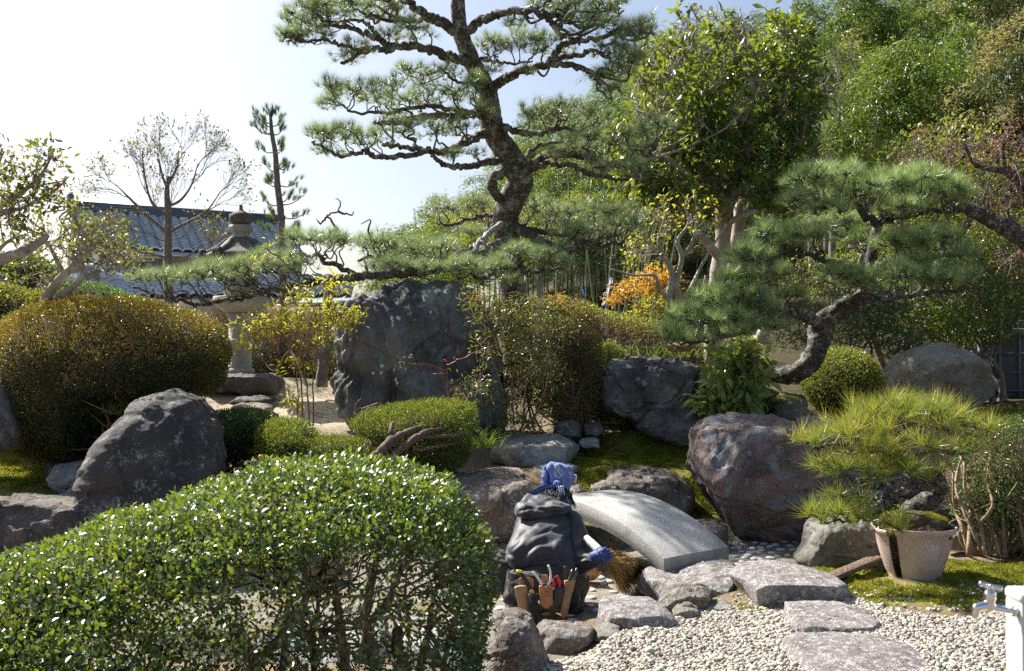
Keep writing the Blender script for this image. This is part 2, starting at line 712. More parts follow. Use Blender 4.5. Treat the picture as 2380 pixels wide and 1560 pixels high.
def barkmat(name, c1, c2, c3=None, scale=18, bump=.5, lich=.35, vor=1.0):
    m, nt, N, L, b = newmat(name)
    tc = nd(nt, 'ShaderNodeTexCoord').outputs['Object']
    n1 = noise(nt, scale, 8, .7, tc)
    vo = nd(nt, 'ShaderNodeTexVoronoi', Scale=scale * 1.6); vo.feature = 'DISTANCE_TO_EDGE'
    wv = noise(nt, scale * .6, 3, .5, tc)
    ad = nd(nt, 'ShaderNodeVectorMath', operation='ADD'); L.new(tc, ad.inputs[0])
    sc_ = nd(nt, 'ShaderNodeVectorMath', operation='SCALE'); L.new(wv.outputs['Color'], sc_.inputs[0]); sc_.inputs['Scale'].default_value = .06
    L.new(sc_.outputs[0], ad.inputs[1]); L.new(ad.outputs[0], vo.inputs['Vector'])
    r = ramp(nt, [(.3, c1), (.68, c2)], n1.outputs['Fac'])
    col = r.outputs[0]
    vr = ramp(nt, [(0, (0, 0, 0)), (.12, (1, 1, 1))], vo.outputs['Distance'])
    col = mixc(nt, math_(nt, 'MAXIMUM', vr.outputs[0], 1 - vor), tuple(x * .35 for x in c1), col)
    if c3:
        n2 = noise(nt, scale * .45, 7, .75, tc)
        lr = ramp(nt, [(1 - lich - .06, (0, 0, 0)), (1 - lich + .02, (1, 1, 1))], n2.outputs['Fac'])
        col = mixc(nt, lr.outputs[0], col, c3)
    L.new(col, b.inputs['Base Color'])
    b.inputs['Roughness'].default_value = .9
    h = math_(nt, 'ADD', n1.outputs['Fac'], math_(nt, 'MULTIPLY', vr.outputs[0], .7 * vor))
    bp = nd(nt, 'ShaderNodeBump', Strength=bump, Distance=.02)
    L.new(h, bp.inputs['Height']); L.new(bp.outputs[0], b.inputs['Normal'])
    return m


def rockmat(name, c1, c2, c3=(.45, .45, .42), spots=.35, sc=3.0, fine=60, patch=(.5, .5, .5), patchamt=.0, moss=0.0, bump=.5, rust=None, speck=.5, fspeck=.5):
    m, nt, N, L, b = newmat(name)
    g = nd(nt, 'ShaderNodeTexCoord').outputs['Object']
    n1 = noise(nt, sc, 8, .65, g)
    n2 = noise(nt, sc * 4.5, 8, .7, g)
    n3 = noise(nt, fine, 4, .7, g)
    col = ramp(nt, [(.35, c1), (.62, c2)], n1.outputs['Fac']).outputs[0]
    if rust:
        nr = noise(nt, sc * .8, 4, .6, g, .4)
        rr = ramp(nt, [(.5, (0, 0, 0)), (.65, (.8, .8, .8))], nr.outputs['Fac'])
        col = mixc(nt, rr.outputs[0], col, rust)
    # grainy tone variation
    gr = ramp(nt, [(.3, (.55, .55, .55)), (.7, (1.45, 1.45, 1.45))], n3.outputs['Fac'])
    mm = nd(nt, 'ShaderNodeMix'); mm.data_type = 'RGBA'; mm.blend_type = 'MULTIPLY'; mm.inputs[0].default_value = fspeck
    L.new(col, mm.inputs[6]); L.new(gr.outputs[0], mm.inputs[7]); col = mm.outputs[2]
    # lichen flecks
    a = math_(nt, 'MULTIPLY', n2.outputs['Fac'], .55)
    bb = math_(nt, 'MULTIPLY', n3.outputs['Fac'], .45)
    s = math_(nt, 'ADD', a, bb)
    lr = ramp(nt, [(.62 - spots * .25, (0, 0, 0)), (.66 - spots * .2, (1, 1, 1))], s)
    col = mixc(nt, math_(nt, 'MULTIPLY', lr.outputs[0], speck + .3), col, c3)
    if patchamt:
        n4 = noise(nt, sc * 1.2, 9, .72, g, .3)
        off = 1 - patchamt
        pr = ramp(nt, [(off * .6 + .12, (0, 0, 0)), (off * .6 + .17, (1, 1, 1))], n4.outputs['Fac'])
        col = mixc(nt, math_(nt, 'MULTIPLY', pr.outputs[0], .8), col, patch)
    if moss:
        ge = nd(nt, 'ShaderNodeNewGeometry')
        sx = nd(nt, 'ShaderNodeSeparateXYZ'); L.new(ge.outputs['Normal'], sx.inputs[0])
        mn = noise(nt, sc * 2.2, 6, .7, g)
        k = math_(nt, 'MULTIPLY', math_(nt, 'SUBTRACT', sx.outputs['Z'], .25, True), mn.outputs['Fac'])
        mr = ramp(nt, [(.42 - moss * .3, (0, 0, 0)), (.5 - moss * .3, (1, 1, 1))], k)
        col = mixc(nt, mr.outputs[0], col, (.12, .13, .025))
    L.new(col, b.inputs['Base Color'])
    b.inputs['Roughness'].default_value = .82
    b.inputs['Specular IOR Level'].default_value = .35
    h = math_(nt, 'ADD', math_(nt, 'MULTIPLY', n2.outputs['Fac'], 1.0), math_(nt, 'MULTIPLY', n3.outputs['Fac'], .35))
    bp = nd(nt, 'ShaderNodeBump', Strength=bump, Distance=.03)
    L.new(h, bp.inputs['Height']); L.new(bp.outputs[0], b.inputs['Normal'])
    return m


def plain(name, col, rough=.6, metal=0.0, var=.15, sc=20, bump=0.0, spec=.5):
    m, nt, N, L, b = newmat(name)
    g = nd(nt, 'ShaderNodeTexCoord').outputs['Object']
    n = noise(nt, sc, 6, .65, g)
    r = ramp(nt, [(.3, tuple(c * (1 - var) for c in col)), (.7, tuple(min(1, c * (1 + var)) for c in col))], n.outputs['Fac'])
    L.new(r.outputs[0], b.inputs['Base Color'])
    b.inputs['Roughness'].default_value = rough
    b.inputs['Metallic'].default_value = metal
    b.inputs['Specular IOR Level'].default_value = spec
    if bump:
        bp = nd(nt, 'ShaderNodeBump', Strength=bump, Distance=.01)
        L.new(n.outputs['Fac'], bp.inputs['Height']); L.new(bp.outputs[0], b.inputs['Normal'])
    return m


M = {}
M['needle'] = leafmat('pine_needles', [(0, (.07, .12, .05)), (.45, (.19, .28, .12)), (1, (.50, .56, .30))], .33, .32, (.42, .52, .16), .8)
M['needle_near'] = leafmat('bright_pine_needles', [(0, (.07, .14, .05)), (.45, (.22, .34, .12)), (.86, (.50, .58, .26)), (1, (.56, .48, .2))], .33, .35, (.40, .50, .12), .8)
M['needle_pot'] = leafmat('potted_pine_needles', [(0, (.03, .085, .02)), (.40, (.12, .22, .04)), (.65, (.34, .38, .06)), (1, (.75, .36, .03))], .35, .35, (.5, .5, .05), .5)
M['needle_back'] = leafmat('young_pine_needles', [(0, (.04, .085, .03)), (1, (.11, .17, .045))], .45, .3, (.25, .35, .05))
M['bamboo'] = leafmat('bamboo_leaves', [(0, (.018, .045, .010)), (.45, (.06, .12, .018)), (.8, (.15, .21, .03)), (1, (.28, .32, .05))], .36, .34, (.34, .46, .04))
M['bamboo_yellow'] = leafmat('yellowish_bamboo_leaves', [(0, (.07, .11, .015)), (.5, (.19, .22, .025)), (1, (.36, .34, .04))], .42, .42, (.55, .56, .05))
M['bamboo_shade'] = leafmat('shade_toned_bamboo_leaves', [(0, (.012, .025, .008)), (1, (.05, .08, .018))], .45, .25, (.12, .2, .03))  # bamboo leaves darkened to stand for the shade in the grove
M['bamboo_tan'] = leafmat('tan_bamboo_leaves', [(0, (.14, .12, .04)), (1, (.30, .25, .09))], .5, .45, (.4, .36, .1))
M['broad'] = leafmat('glossy_broad_leaves', [(0, (.012, .038, .018)), (.5, (.036, .085, .028)), (.75, (.12, .18, .03)), (1, (.28, .31, .05))], .30, .34, (.55, .64, .04), .5)
M['hedge_front'] = leafmat('small_glossy_hedge_leaves', [(0, (.010, .036, .010)), (.55, (.030, .085, .016)), (.88, (.11, .20, .025)), (1, (.28, .26, .04))], .30, .26, (.50, .62, .04), 1.0)
M['azalea'] = leafmat('bronze_azalea_leaves', [(0, (.025, .045, .010)), (.4, (.07, .09, .015)), (.75, (.24, .20, .03)), (1, (.40, .26, .05))], .36, .22, (.5, .40, .05), .5)
M['azalea_green'] = leafmat('green_azalea_leaves', [(0, (.05, .09, .015)), (.5, (.13, .19, .02)), (.85, (.22, .25, .03)), (1, (.27, .16, .04))], .38, .35, (.5, .55, .05))
M['boxgreen'] = leafmat('dark_small_leaves', [(0, (.02, .055, .02)), (.6, (.05, .11, .03)), (1, (.12, .17, .04))], .3, .3, (.28, .4, .06), .6)
M['yew'] = leafmat('yew_needles', [(0, (.035, .075, .012)), (.5, (.09, .15, .02)), (1, (.22, .25, .04))], .4, .35, (.4, .45, .04))
M['nandina_y'] = leafmat('yellow_green_nandina_leaves', [(0, (.10, .14, .02)), (.5, (.25, .27, .03)), (.88, (.42, .33, .04)), (1, (.45, .12, .03))], .33, .5, (.75, .7, .05))
M['nandina_g'] = leafmat('dull_green_nandina_leaves', [(0, (.03, .06, .025)), (.6, (.08, .11, .035)), (.85, (.16, .13, .03)), (1, (.25, .07, .03))], .3, .35, (.4, .4, .06), .65)
M['nandina_o'] = leafmat('orange_nandina_leaves', [(0, (.34, .30, .04)), (.45, (.5, .30, .04)), (.85, (.5, .20, .03)), (1, (.42, .08, .03))], .4, .45, (.85, .5, .05))
M['brownhedge'] = leafmat('winter_brown_hedge_leaves', [(0, (.08, .05, .03)), (.5, (.16, .11, .04)), (.8, (.22, .18, .04)), (1, (.24, .10, .05))], .5, .3, (.35, .25, .06))
M['camellia'] = leafmat('camellia_leaves', [(0, (.03, .06, .02)), (.6, (.07, .10, .025)), (1, (.17, .17, .03))], .3, .35, (.45, .45, .04), .6)
M['winterleaf'] = leafmat('sparse_winter_leaves', [(0, (.07, .07, .03)), (.7, (.14, .13, .03)), (1, (.35, .10, .05))], .4, .35, (.4, .35, .06))
M['bigleaf'] = leafmat('large_soft_leaves', [(0, (.10, .18, .06)), (.6, (.26, .36, .12)), (1, (.48, .46, .12))], .3, .42, (.5, .55, .06))
M['bud'] = leafmat('pink_buds', [(0, (.28, .06, .06)), (1, (.42, .14, .12))], .5, .3, (.6, .2, .2))
M['grass'] = leafmat('green_grass_blades', [(0, (.05, .10, .02)), (1, (.15, .22, .04))], .4, .4, (.4, .5, .05))
M['moss'] = leafmat('moss_tufts', [(0, (.08, .10, .015)), (.5, (.21, .22, .025)), (1, (.36, .34, .04))], .7, .3, (.4, .4, .03), .2)

M['bark_pine'] = barkmat('pine_bark', (.07, .05, .04), (.20, .15, .115), (.30, .33, .27), 16, .9, .44)
M['bark_twig'] = barkmat('pine_twig_bark', (.10, .07, .05), (.20, .14, .10), None, 40, .5)
M['bark_old'] = barkmat('rugged_pine_bark', (.05, .042, .036), (.18, .155, .13), (.36, .36, .33), 20, 1.0, .42)
M['bark_pale'] = barkmat('pale_smooth_bark', (.22, .18, .14), (.36, .31, .25), (.45, .45, .41), 9, .3, .43, 0.0)
M['bark_grey'] = barkmat('grey_branch_bark', (.12, .10, .085), (.25, .21, .18), (.33, .33, .3), 22, .5, .4, .3)
M['bark_dkbrown'] = barkmat('dark_brown_branch_bark', (.09, .06, .045), (.24, .165, .12), None, 26, .7, vor=.6)
M['bark_brown'] = barkmat('hedge_stem_bark', (.20, .14, .09), (.42, .31, .20), None, 30, .5, vor=.3)
M['dead'] = barkmat('bleached_dead_wood', (.35, .33, .30), (.5, .48, .44), None, 25, .5)
M['culm'] = plain('bamboo_culm', (.17, .21, .10), .4, var=.3, sc=3)
M['reds'] = plain('red_stem', (.22, .05, .03), .5)
M['berry'] = plain('red_berry', (.6, .03, .01), .3)
# ---------------------------------------------------------------- rock materials
R_ = rockmat
M['r_dark'] = R_('dark_speckled_rock', (.032, .029, .03), (.085, .074, .072), (.36, .36, .37), .30, 2.2, 75, (.24, .225, .235), .20, .12, .7)
M['r_black'] = R_('smooth_black_rock', (.045, .043, .044), (.19, .185, .18), (.33, .33, .31), .12, 1.6, 30, (.22, .24, .22), .30, .12, .55)
M['r_brown'] = R_('brown_black_rock', (.055, .045, .04), (.16, .135, .115), (.36, .36, .34), .28, 2.4, 45, (.3, .3, .28), .12, .05, .8)
M['r_purple'] = R_('purple_rock_with_blue_lichen', (.09, .07, .065), (.27, .20, .18), (.34, .36, .38), .34, 3.2, 60, (.22, .27, .31), .30, .0, 1.0, (.22, .15, .12))
M['r_tan'] = R_('warm_brown_rock', (.10, .085, .07), (.24, .20, .165), (.48, .47, .42), .36, 2.6, 50, (.42, .41, .37), .16, .1, .8, (.20, .13, .08))
M['r_grey'] = R_('grey_olive_rock', (.11, .105, .09), (.23, .22, .19), (.42, .42, .38), .18, 2.6, 40, (.32, .32, .29), .12, .0, .7)
M['r_pale'] = R_('pale_blue_grey_rock', (.16, .165, .16), (.33, .34, .33), (.52, .53, .50), .25, 2.4, 40, (.40, .42, .41), .3, .1, .6)
M['r_white'] = R_('white_flecked_rock', (.115, .10, .098), (.24, .215, .21), (.52, .51, .50), .46, 6.0, 120, (.42, .39, .38), .22, .0, .8, None, .6)
M['r_front'] = R_('lichen_blotched_grey_stone', (.10, .085, .075), (.23, .20, .175), (.42, .42, .41), .34, 9, 120, (.33, .32, .31), .30, .0, .9, (.20, .14, .09))
M['r_mossy'] = R_('mossy_low_stone', (.08, .07, .05), (.2, .18, .13), (.35, .35, .3), .2, 3, 50, (.3, .3, .25), .1, .75, .7)

# ---------------------------------------------------------------- ground sheet
CT = []
for (u, v, Y, z) in [
    (1300, 1560, 4.7, .08), (1800, 1560, 4.7, .08), (2380, 1560, 4.75, .09), (1500, 1480, 5.4, .07), (2000, 1440, 5.7, .08), (2350, 1420, 5.9, .08),
    (300, 1560, 4.0, .0), (700, 1560, 4.3, 0), (1000, 1560, 4.7, -.04), (2200, 1380, 6.4, .07), (2000, 1400, 6.2, .07), (2380, 1340, 6.9, .09),
    (1750, 1400, 6.25, .04), (1520, 1450, 5.85, .02), (1300, 1500, 5.5, -.04), (1180, 1520, 5.4, -.04)]:
    p = P(u, v, Y); CT.append((p[0], p[1], z))
POND = [(1200, 1440, 6.35), (1450, 1400, 6.7), (1000, 1450, 6.2), (700, 1440, 6.4), (1300, 1340, 7.5), (1780, 1290, 8.35), (1700, 1300, 8.2), (1850, 1275, 8.6), (1550, 1270, 8.6), (1400, 1290, 8.3), (1150, 1300, 8.0), (900, 1350, 7.2), (500, 1400, 6.7), (1900, 1290, 8.3), (2000, 1290, 8.2), (1600, 1350, 7.5), (1250, 1400, 6.8), (300, 1420, 6.5), (1740, 1252, 8.9)]
for (u, v, Y) in POND:
    p = P(u, v, Y); CT.append((p[0], p[1], -.1))
for (u, v, Y) in [(1500, 1080, 10.5), (1380, 1075, 10.4), (1500, 1000, 11.5), (1560, 1075, 10.4), (1250, 1085, 10.3), (1050, 1100, 10.0), (600, 985, 12), (700, 940, 13), (560, 900, 14),
                  (760, 985, 11.8), (650, 880, 14.5), (1950, 960, 11.5), (2180, 950, 12.6), (2340, 960, 12.5), (1800, 905, 11.6), (1760, 900, 11.4), (1860, 930, 11.5), (1620, 1020, 11.3),
                  (1500, 1150, 9.7), (1180, 1010, 11.5), (1000, 1000, 11.4), (2300, 1300, 7.6), (2200, 1240, 8.6), (2330, 1220, 9.0), (2100, 1240, 8.6), (2050, 1180, 9.6), (2330, 1330, 6.95),
                  (2120, 1345, 6.85), (1960, 1345, 6.8), (50, 1110, 9), (100, 1060, 10), (250, 1060, 10), (50, 1290, 7.3), (200, 1250, 7.8), (1650, 1210, 9.2), (850, 1150, 9.4), (600, 1150, 9.2), (1440, 940, 12.4), (1300, 900, 13), (1900, 1050, 10.4), (2150, 1050, 10.8),
                  (1980, 1170, 9.4)]:
    p = P(u, v, Y); CT.append(tuple(p))
for x in (-8, -5, -2, 1, 4, 7, 10):
    CT.append((x, 17.0, 1.1)); CT.append((x, 20.5, 1.1))
for y in (5, 7.5): CT += [(-4.5, y, 0), (-7, y, 0), (5.5, y, .1), (8, y, .1)]
for y in (10, 12, 14): CT += [(-6.5, y, .8), (-9, y, .9), (8, y, .95), (10, y, 1.0)]
for x in (-5, -1, 3, 7): CT += [(x, 3.0, .05), (x, 1.0, .05)]
CT = np.array(CT)


def ground_z(x, y):
    x = np.asarray(x, float); y = np.asarray(y, float)
    d2 = (x[..., None] - CT[:, 0]) ** 2 + (y[..., None] - CT[:, 1]) ** 2
    w_ = 1 / (d2 + .02) ** 1.9
    near = (w_ * CT[:, 2]).sum(-1) / w_.sum(-1)
    # far field: falls to the left, rises into the hill on the right
    hill = np.clip(y - 20, 0, 24) * np.clip((x + 4) * .030 + .02, 0, .42)
    far = 1.1 + hill - np.clip(y - 20, 0, 8) * .14 * np.clip((-x - 1) / 5, 0, 1)
    t = np.clip((y - 16) / 4, 0, 1); t = t * t * (3 - 2 * t)
    e = np.clip((np.abs(x) - 8) / 4, 0, 1)
    near = near * (1 - e) + e * np.clip(.05 + (y - 7) * .12, .05, 1.05)
    return near * (1 - t) + far * t


def inpoly(x, y, poly):
    c = np.zeros(x.shape, bool)
    n = len(poly)
    for i in range(n):
        x1, y1 = poly[i]; x2, y2 = poly[(i + 1) % n]
        if y1 == y2: continue
        k = ((y1 > y) != (y2 > y)) & (x < (x2 - x1) * (y - y1) / (y2 - y1) + x1)
        c ^= k
    return c


def onground(u, v, z=0.05):
    """ground point seen at pixel (u,v) assuming height z"""
    d = P(u, v, 1.0) - CAM
    t = (z - CAM[2]) / d[2]
    p = CAM + d * t
    return p[:2]


GRAVEL = [onground(*q) for q in [(1250, 1700), (1265, 1530), (1300, 1502), (1385, 1488), (1480, 1465), (1560, 1425), (1640, 1408), (1760, 1398), (1960, 1385), (2060, 1425), (2130, 1440), (2260, 1450), (2400, 1420), (3100, 1400), (3100, 1700)]]
GRAVEL = [tuple(q) for q in GRAVEL]

xs = np.concatenate([-np.geomspace(200, 8.2, 22), np.arange(-8, 9.6, .075), np.geomspace(9.8, 200, 22)])
ys = np.concatenate([[-30, -10, -3, 0], np.arange(1.5, 17, .075), np.geomspace(17.2, 260, 60)])
GX, GY = np.meshgrid(xs, ys)
GZ = ground_z(GX, GY)
nearm = (np.abs(GX) < 10) & (GY < 18)
pp = np.stack([GX, GY, 0 * GX], -1)
bumpy = .035 * fbm(pp * 1.6, 4) + .012 * fbm(pp * 7, 3)
ispond = np.zeros(GX.shape)
pw = np.array([[p[0], p[1]] for p in CT if abs(p[2] + .1) < .001])
d2 = ((GX[..., None] - pw[:, 0]) ** 2 + (GY[..., None] - pw[:, 1]) ** 2).min(-1)
ispond = np.clip(1 - (GZ + .06) / .05, 0, 1) * (d2 < 1.6)
grav = inpoly(GX, GY, GRAVEL).astype(float)
GZ = GZ + bumpy * np.where(nearm, 1 - np.maximum(ispond, grav) * .9, 1)
GZ = np.where(grav > 0, GZ - .006, GZ)
# cover masks (moss, sand)
def mosszone(x, y):
    m = np.zeros(x.shape)
    for (u, v, Y, rx, ry, k) in [(1480, 1060, 10.6, .9, .8, 1.1), (1560, 1030, 11, .8, .7, 1.1), (1400, 1100, 10.0, .5, .45, 1), (60, 1100, 9.2, 1.2, .9, 1.2), (100, 1060, 10, 1.2, .8, 1), (2150, 1390, 6.3, 1.0, .38, 1.15), (2330, 1320, 7.0, .8, .5, 1.2), (2000, 1345, 6.8, .4, .2, .9),
                               (1850, 915, 11.6, .7, .6, .8), (2350, 960, 12.6, 1.1, 1.0, 1.1), (1800, 1200, 9.1, .3, .3, .8), (1640, 1180, 9.7, .35, .5, 1.1), (650, 900, 14.2, 1.0, .8, .55), (520, 880, 14.5, 1.0, .8, .7), (1000, 1130, 9.6, .6, .35, .8), (760, 860, 15, 2, 1, .6), (1250, 1110, 10, .3, .2, .6)]:
        p = P(u, v, Y)
        m = np.maximum(m, k * np.exp(-((x - p[0]) / rx) ** 2 - ((y - p[1]) / ry) ** 2))
    return m
moss = mosszone(GX, GY)
ny, nx = GX.shape
idx = np.arange(ny * nx).reshape(ny, nx)
F = np.stack([idx[:-1, :-1], idx[:-1, 1:], idx[1:, 1:], idx[1:, :-1]], -1).reshape(-1, 4)
mb = MB(); mb.add(np.stack([GX, GY, GZ], -1).reshape(-1, 3), [F])

m, nt, N, L, b = newmat('garden_soil_moss_and_sand')
g = nd(nt, 'ShaderNodeTexCoord').outputs['Object']
n1 = noise(nt, 2.2, 8, .65, g); n2 = noise(nt, 14, 8, .7, g); n3 = noise(nt, 90, 4, .7, g)
soil = ramp(nt, [(.3, (.10, .075, .05)), (.55, (.22, .17, .115)), (.8, (.34, .275, .195))], n1.outputs['Fac']).outputs[0]
gr = ramp(nt, [(.3, (.6, .6, .6)), (.7, (1.4, 1.4, 1.4))], n3.outputs['Fac'])
mm = nd(nt, 'ShaderNodeMix'); mm.data_type = 'RGBA'; mm.blend_type = 'MULTIPLY'; mm.inputs[0].default_value = .8
L.new(soil, mm.inputs[6]); L.new(gr.outputs[0], mm.inputs[7]); soil = mm.outputs[2]
mossc = ramp(nt, [(.3, (.08, .09, .015)), (.55, (.22, .22, .03)), (.8, (.36, .33, .05))], n2.outputs['Fac']).outputs[0]
a1 = nd(nt, 'ShaderNodeAttribute', attribute_name='moss')
mk = math_(nt, 'ADD', a1.outputs['Fac'], math_(nt, 'MULTIPLY', math_(nt, 'SUBTRACT', n2.outputs['Fac'], .5), 2.2))
mr = ramp(nt, [(.45, (0, 0, 0)), (.62, (1, 1, 1))], mk)
col = mixc(nt, mr.outputs[0], soil, mossc)
a2 = nd(nt, 'ShaderNodeAttribute', attribute_name='pond')
cem = ramp(nt, [(.3, (.16, .15, .12)), (.6, (.30, .28, .23)), (.8, (.42, .39, .33))], n2.outputs['Fac']).outputs[0]
mm2 = nd(nt, 'ShaderNodeMix'); mm2.data_type = 'RGBA'; mm2.blend_type = 'MULTIPLY'; mm2.inputs[0].default_value = .8
L.new(cem, mm2.inputs[6]); L.new(gr.outputs[0], mm2.inputs[7])
mossn = ramp(nt, [(.5, (0, 0, 0)), (.6, (.85, .85, .85))], n1.outputs['Fac'])
cem = mixc(nt, mossn.outputs[0], mm2.outputs[2], (.17, .14, .035))
col = mixc(nt, a2.outputs['Fac'], col, cem)
a3 = nd(nt, 'ShaderNodeAttribute', attribute_name='gravel')
col = mixc(nt, a3.outputs['Fac'], col, (.26, .23, .18))
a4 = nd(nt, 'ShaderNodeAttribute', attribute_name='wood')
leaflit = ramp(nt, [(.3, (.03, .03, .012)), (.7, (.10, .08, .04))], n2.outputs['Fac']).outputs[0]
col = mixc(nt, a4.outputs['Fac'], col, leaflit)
a5 = nd(nt, 'ShaderNodeAttribute', attribute_name='sand')
sandc = ramp(nt, [(.3, (.42, .36, .24)), (.7, (.58, .51, .38))], n2.outputs['Fac']).outputs[0]
smk = math_(nt, 'MULTIPLY', a5.outputs['Fac'], ramp(nt, [(.35, (0, 0, 0)), (.5, (1, 1, 1))], n2.outputs['Fac']).outputs[0])
col = mixc(nt, smk, col, sandc)
L.new(col, b.inputs['Base Color']); b.inputs['Roughness'].default_value = .95; b.inputs['Specular IOR Level'].default_value = .2
h = math_(nt, 'ADD', n2.outputs['Fac'], math_(nt, 'MULTIPLY', n3.outputs['Fac'], .6))
bp = nd(nt, 'ShaderNodeBump', Strength=.8, Distance=.03); L.new(h, bp.inputs['Height']); L.new(bp.outputs[0], b.inputs['Normal'])
woodm = np.clip(np.maximum((GY - 19) / 3, np.minimum((GY - 12.6) / .8, (GX - .6) / .8)), 0, 1)  # litter tone also darkens the sand behind the leaning pine
sand = np.exp(-((GX + 2.6) / 1.6) ** 2 - ((GY - 12.8) / 1.6) ** 2) * 1.2
o = mb.build('ground', m, org=(0, 0, 0), extra=dict(moss=moss.ravel(), pond=ispond.ravel(), gravel=grav.ravel(), wood=woodm.ravel(), sand=np.clip(sand, 0, 1).ravel()))
tag(o, 'sloping garden ground of sand, soil and moss', kind='structure')

# ---------------------------------------------------------------- gravel
n = 44000
x = RG.uniform(-.1, 4.4, n * 2); y = RG.uniform(3.9, 6.9, n * 2)
k = inpoly(x, y, GRAVEL)
x, y = x[k], y[k]
x2 = RG.uniform(1.4, 3.8, 4200); y2 = RG.uniform(5.9, 7.0, 4200)      # thin scatter over the moss and soil beside the gravel
k2 = (RG.random(4200) < np.clip(1.0 - (y2 - 5.9) * 1.0, 0, 1) ** 1.6)
x = np.concatenate([x, x2[k2]]); y = np.concatenate([y, y2[k2]])
print('pebbles', len(x))
tv = np.array([[a, b_, c] for a in (-1, 0, 1) for b_ in (-1, 0, 1) for c in (-1, 0, 1) if (a, b_, c) != (0, 0, 0)], float)
bm = bmesh.new(); bmesh.ops.create_cube(bm, size=2); bmesh.ops.subdivide_edges(bm, edges=bm.edges, cuts=1, use_grid_fill=True)
tv = np.array([q.co[:] for q in bm.verts]); bm.verts.index_update(); tf = np.array([[q.index for q in fa.verts] for fa in bm.faces]); bm.free()
tv = nrm(tv) * .5 + tv * .28
tv = tv + .16 * fbm(tv * 1.7, 2)[:, None]
z = ground_z(x, y) + RG.uniform(.0, .014, len(x))
s = np.exp(RG.normal(np.log(.0086), .34, len(x)))
R = frames(rdir(len(x)) * np.array([1, 1, .35]), rdir(len(x)) * .5 + np.array([0, 0, 1.]))
mb = MB()
inst(mb, tv, tf, np.stack([x, y, z], -1), R, s[:, None] * np.stack([RG.uniform(.75, 1.2, len(x)), RG.uniform(.9, 1.5, len(x)), RG.uniform(.5, .9, len(x))], -1))
m, nt, N, L, b = newmat('pale_gravel_chips')
a = nd(nt, 'ShaderNodeAttribute', attribute_name='rnd')
r = ramp(nt, [(0, (.14, .135, .125)), (.14, (.25, .235, .205)), (.35, (.38, .355, .30)), (.6, (.48, .45, .385)), (.86, (.40, .33, .23)), (.93, (.56, .55, .51)), (.99, (.22, .16, .13))], a.outputs['Fac'])
g = nd(nt, 'ShaderNodeTexCoord').outputs['Object']; n3 = noise(nt, 150, 3, .6, g)
gr = ramp(nt, [(.3, (.75, .75, .75)), (.7, (1.15, 1.15, 1.15))], n3.outputs['Fac'])
mm = nd(nt, 'ShaderNodeMix'); mm.data_type = 'RGBA'; mm.blend_type = 'MULTIPLY'; mm.inputs[0].default_value = 1
L.new(r.outputs[0], mm.inputs[6]); L.new(gr.outputs[0], mm.inputs[7]); L.new(mm.outputs[2], b.inputs['Base Color'])
b.inputs['Roughness'].default_value = .7
o = mb.build('gravel', m, org=(0, 0, 0)); tag(o, 'pale cream gravel chips spread in front of the edging stones', kind='stuff')

# ---------------------------------------------------------------- pebbles set in the pond floor
M['pebble'] = plain('flat_blue_grey_pebble', (.42, .44, .46), .45, var=.2, sc=30, bump=.2)
M['pebble2'] = plain('flat_pale_pebble', (.55, .55, .53), .5, var=.15, sc=30, bump=.2)
vv, ff = ico(3)
mbp = MB(); mbp.add(vv * np.array([1, .72, .34]) * (1 + .12 * fbm(vv * 1.1, 2))[:, None], [ff]); 
pb0 = mbp.build('pebble', M['pebble'], org=(0, 0, 0))
mbp = MB(); mbp.add(vv * np.array([1, .8, .34]) * (1 + .14 * fbm(vv * 1.1 + 4, 2))[:, None], [ff])
pb1 = mbp.build('pebble', M['pebble2'], org=(0, 0, 0))
spots = []
peb_seen = [(1395, 1340), (1402, 1357), (1374, 1388), (1352, 1370), (1447, 1384), (1402, 1410), (1383, 1420), (1176, 1392), (1186, 1360), (1330, 1452), (1490, 1392), (1380, 1372), (1412, 1352), (1425, 1375), (1370, 1405), (1160, 1415), (1142, 1440), (1190, 1425), (1325, 1430), (1270, 1425),
            (1708, 1262), (1730, 1268), (1752, 1262), (1775, 1264), (1800, 1268), (1822, 1263), (1700, 1278), (1722, 1280), (1748, 1276), (1772, 1280), (1795, 1283), (1818, 1278), (1840, 1276), (1712, 1292), (1738, 1290), (1762, 1293), (1788, 1296), (1702, 1302), (1726, 1305), (1752, 1306), (1780, 1308),
            (1745, 1284), (1806, 1290), (1830, 1290), (1765, 1272), (1690, 1270), (1716, 1274), (1846, 1262), (1786, 1272), (1715, 1310), (1770, 1300), (1836, 1270), (1755, 1299), (1733, 1297), (1682, 1285),
            (900, 1430), (930, 1455), (960, 1440), (985, 1465), (1010, 1450), (1040, 1438), (1065, 1460), (1020, 1480), (880, 1470), (950, 1480), (990, 1495), (1060, 1490), (1100, 1470), (1090, 1440), (920, 1490), (860, 1450), (820, 1470), (1045, 1510), (1095, 1500), (1000, 1425), (780, 1450)]
for i, (u, v) in enumerate(peb_seen):
    q = onground(u + RG.uniform(-3, 3), v + RG.uniform(-2, 2), -.09)
    src = pb0 if i % 2 else pb1
    o = src if i < 2 else src.copy()
    if i >= 2: COL.objects.link(o)
    s = RG.uniform(.028, .046)
    o.location = (q[0], q[1], float(ground_z(q[0], q[1])) + s * .12)
    o.scale = (s, s, s); o.rotation_euler = (RG.uniform(-.1, .1), RG.uniform(-.1, .1), RG.uniform(0, 6.28))
    tag(o, 'smooth flat grey pebble set in the mossy cement floor of the dry pond', 'pebble', 'flat pebbles set in the dry pond floor')

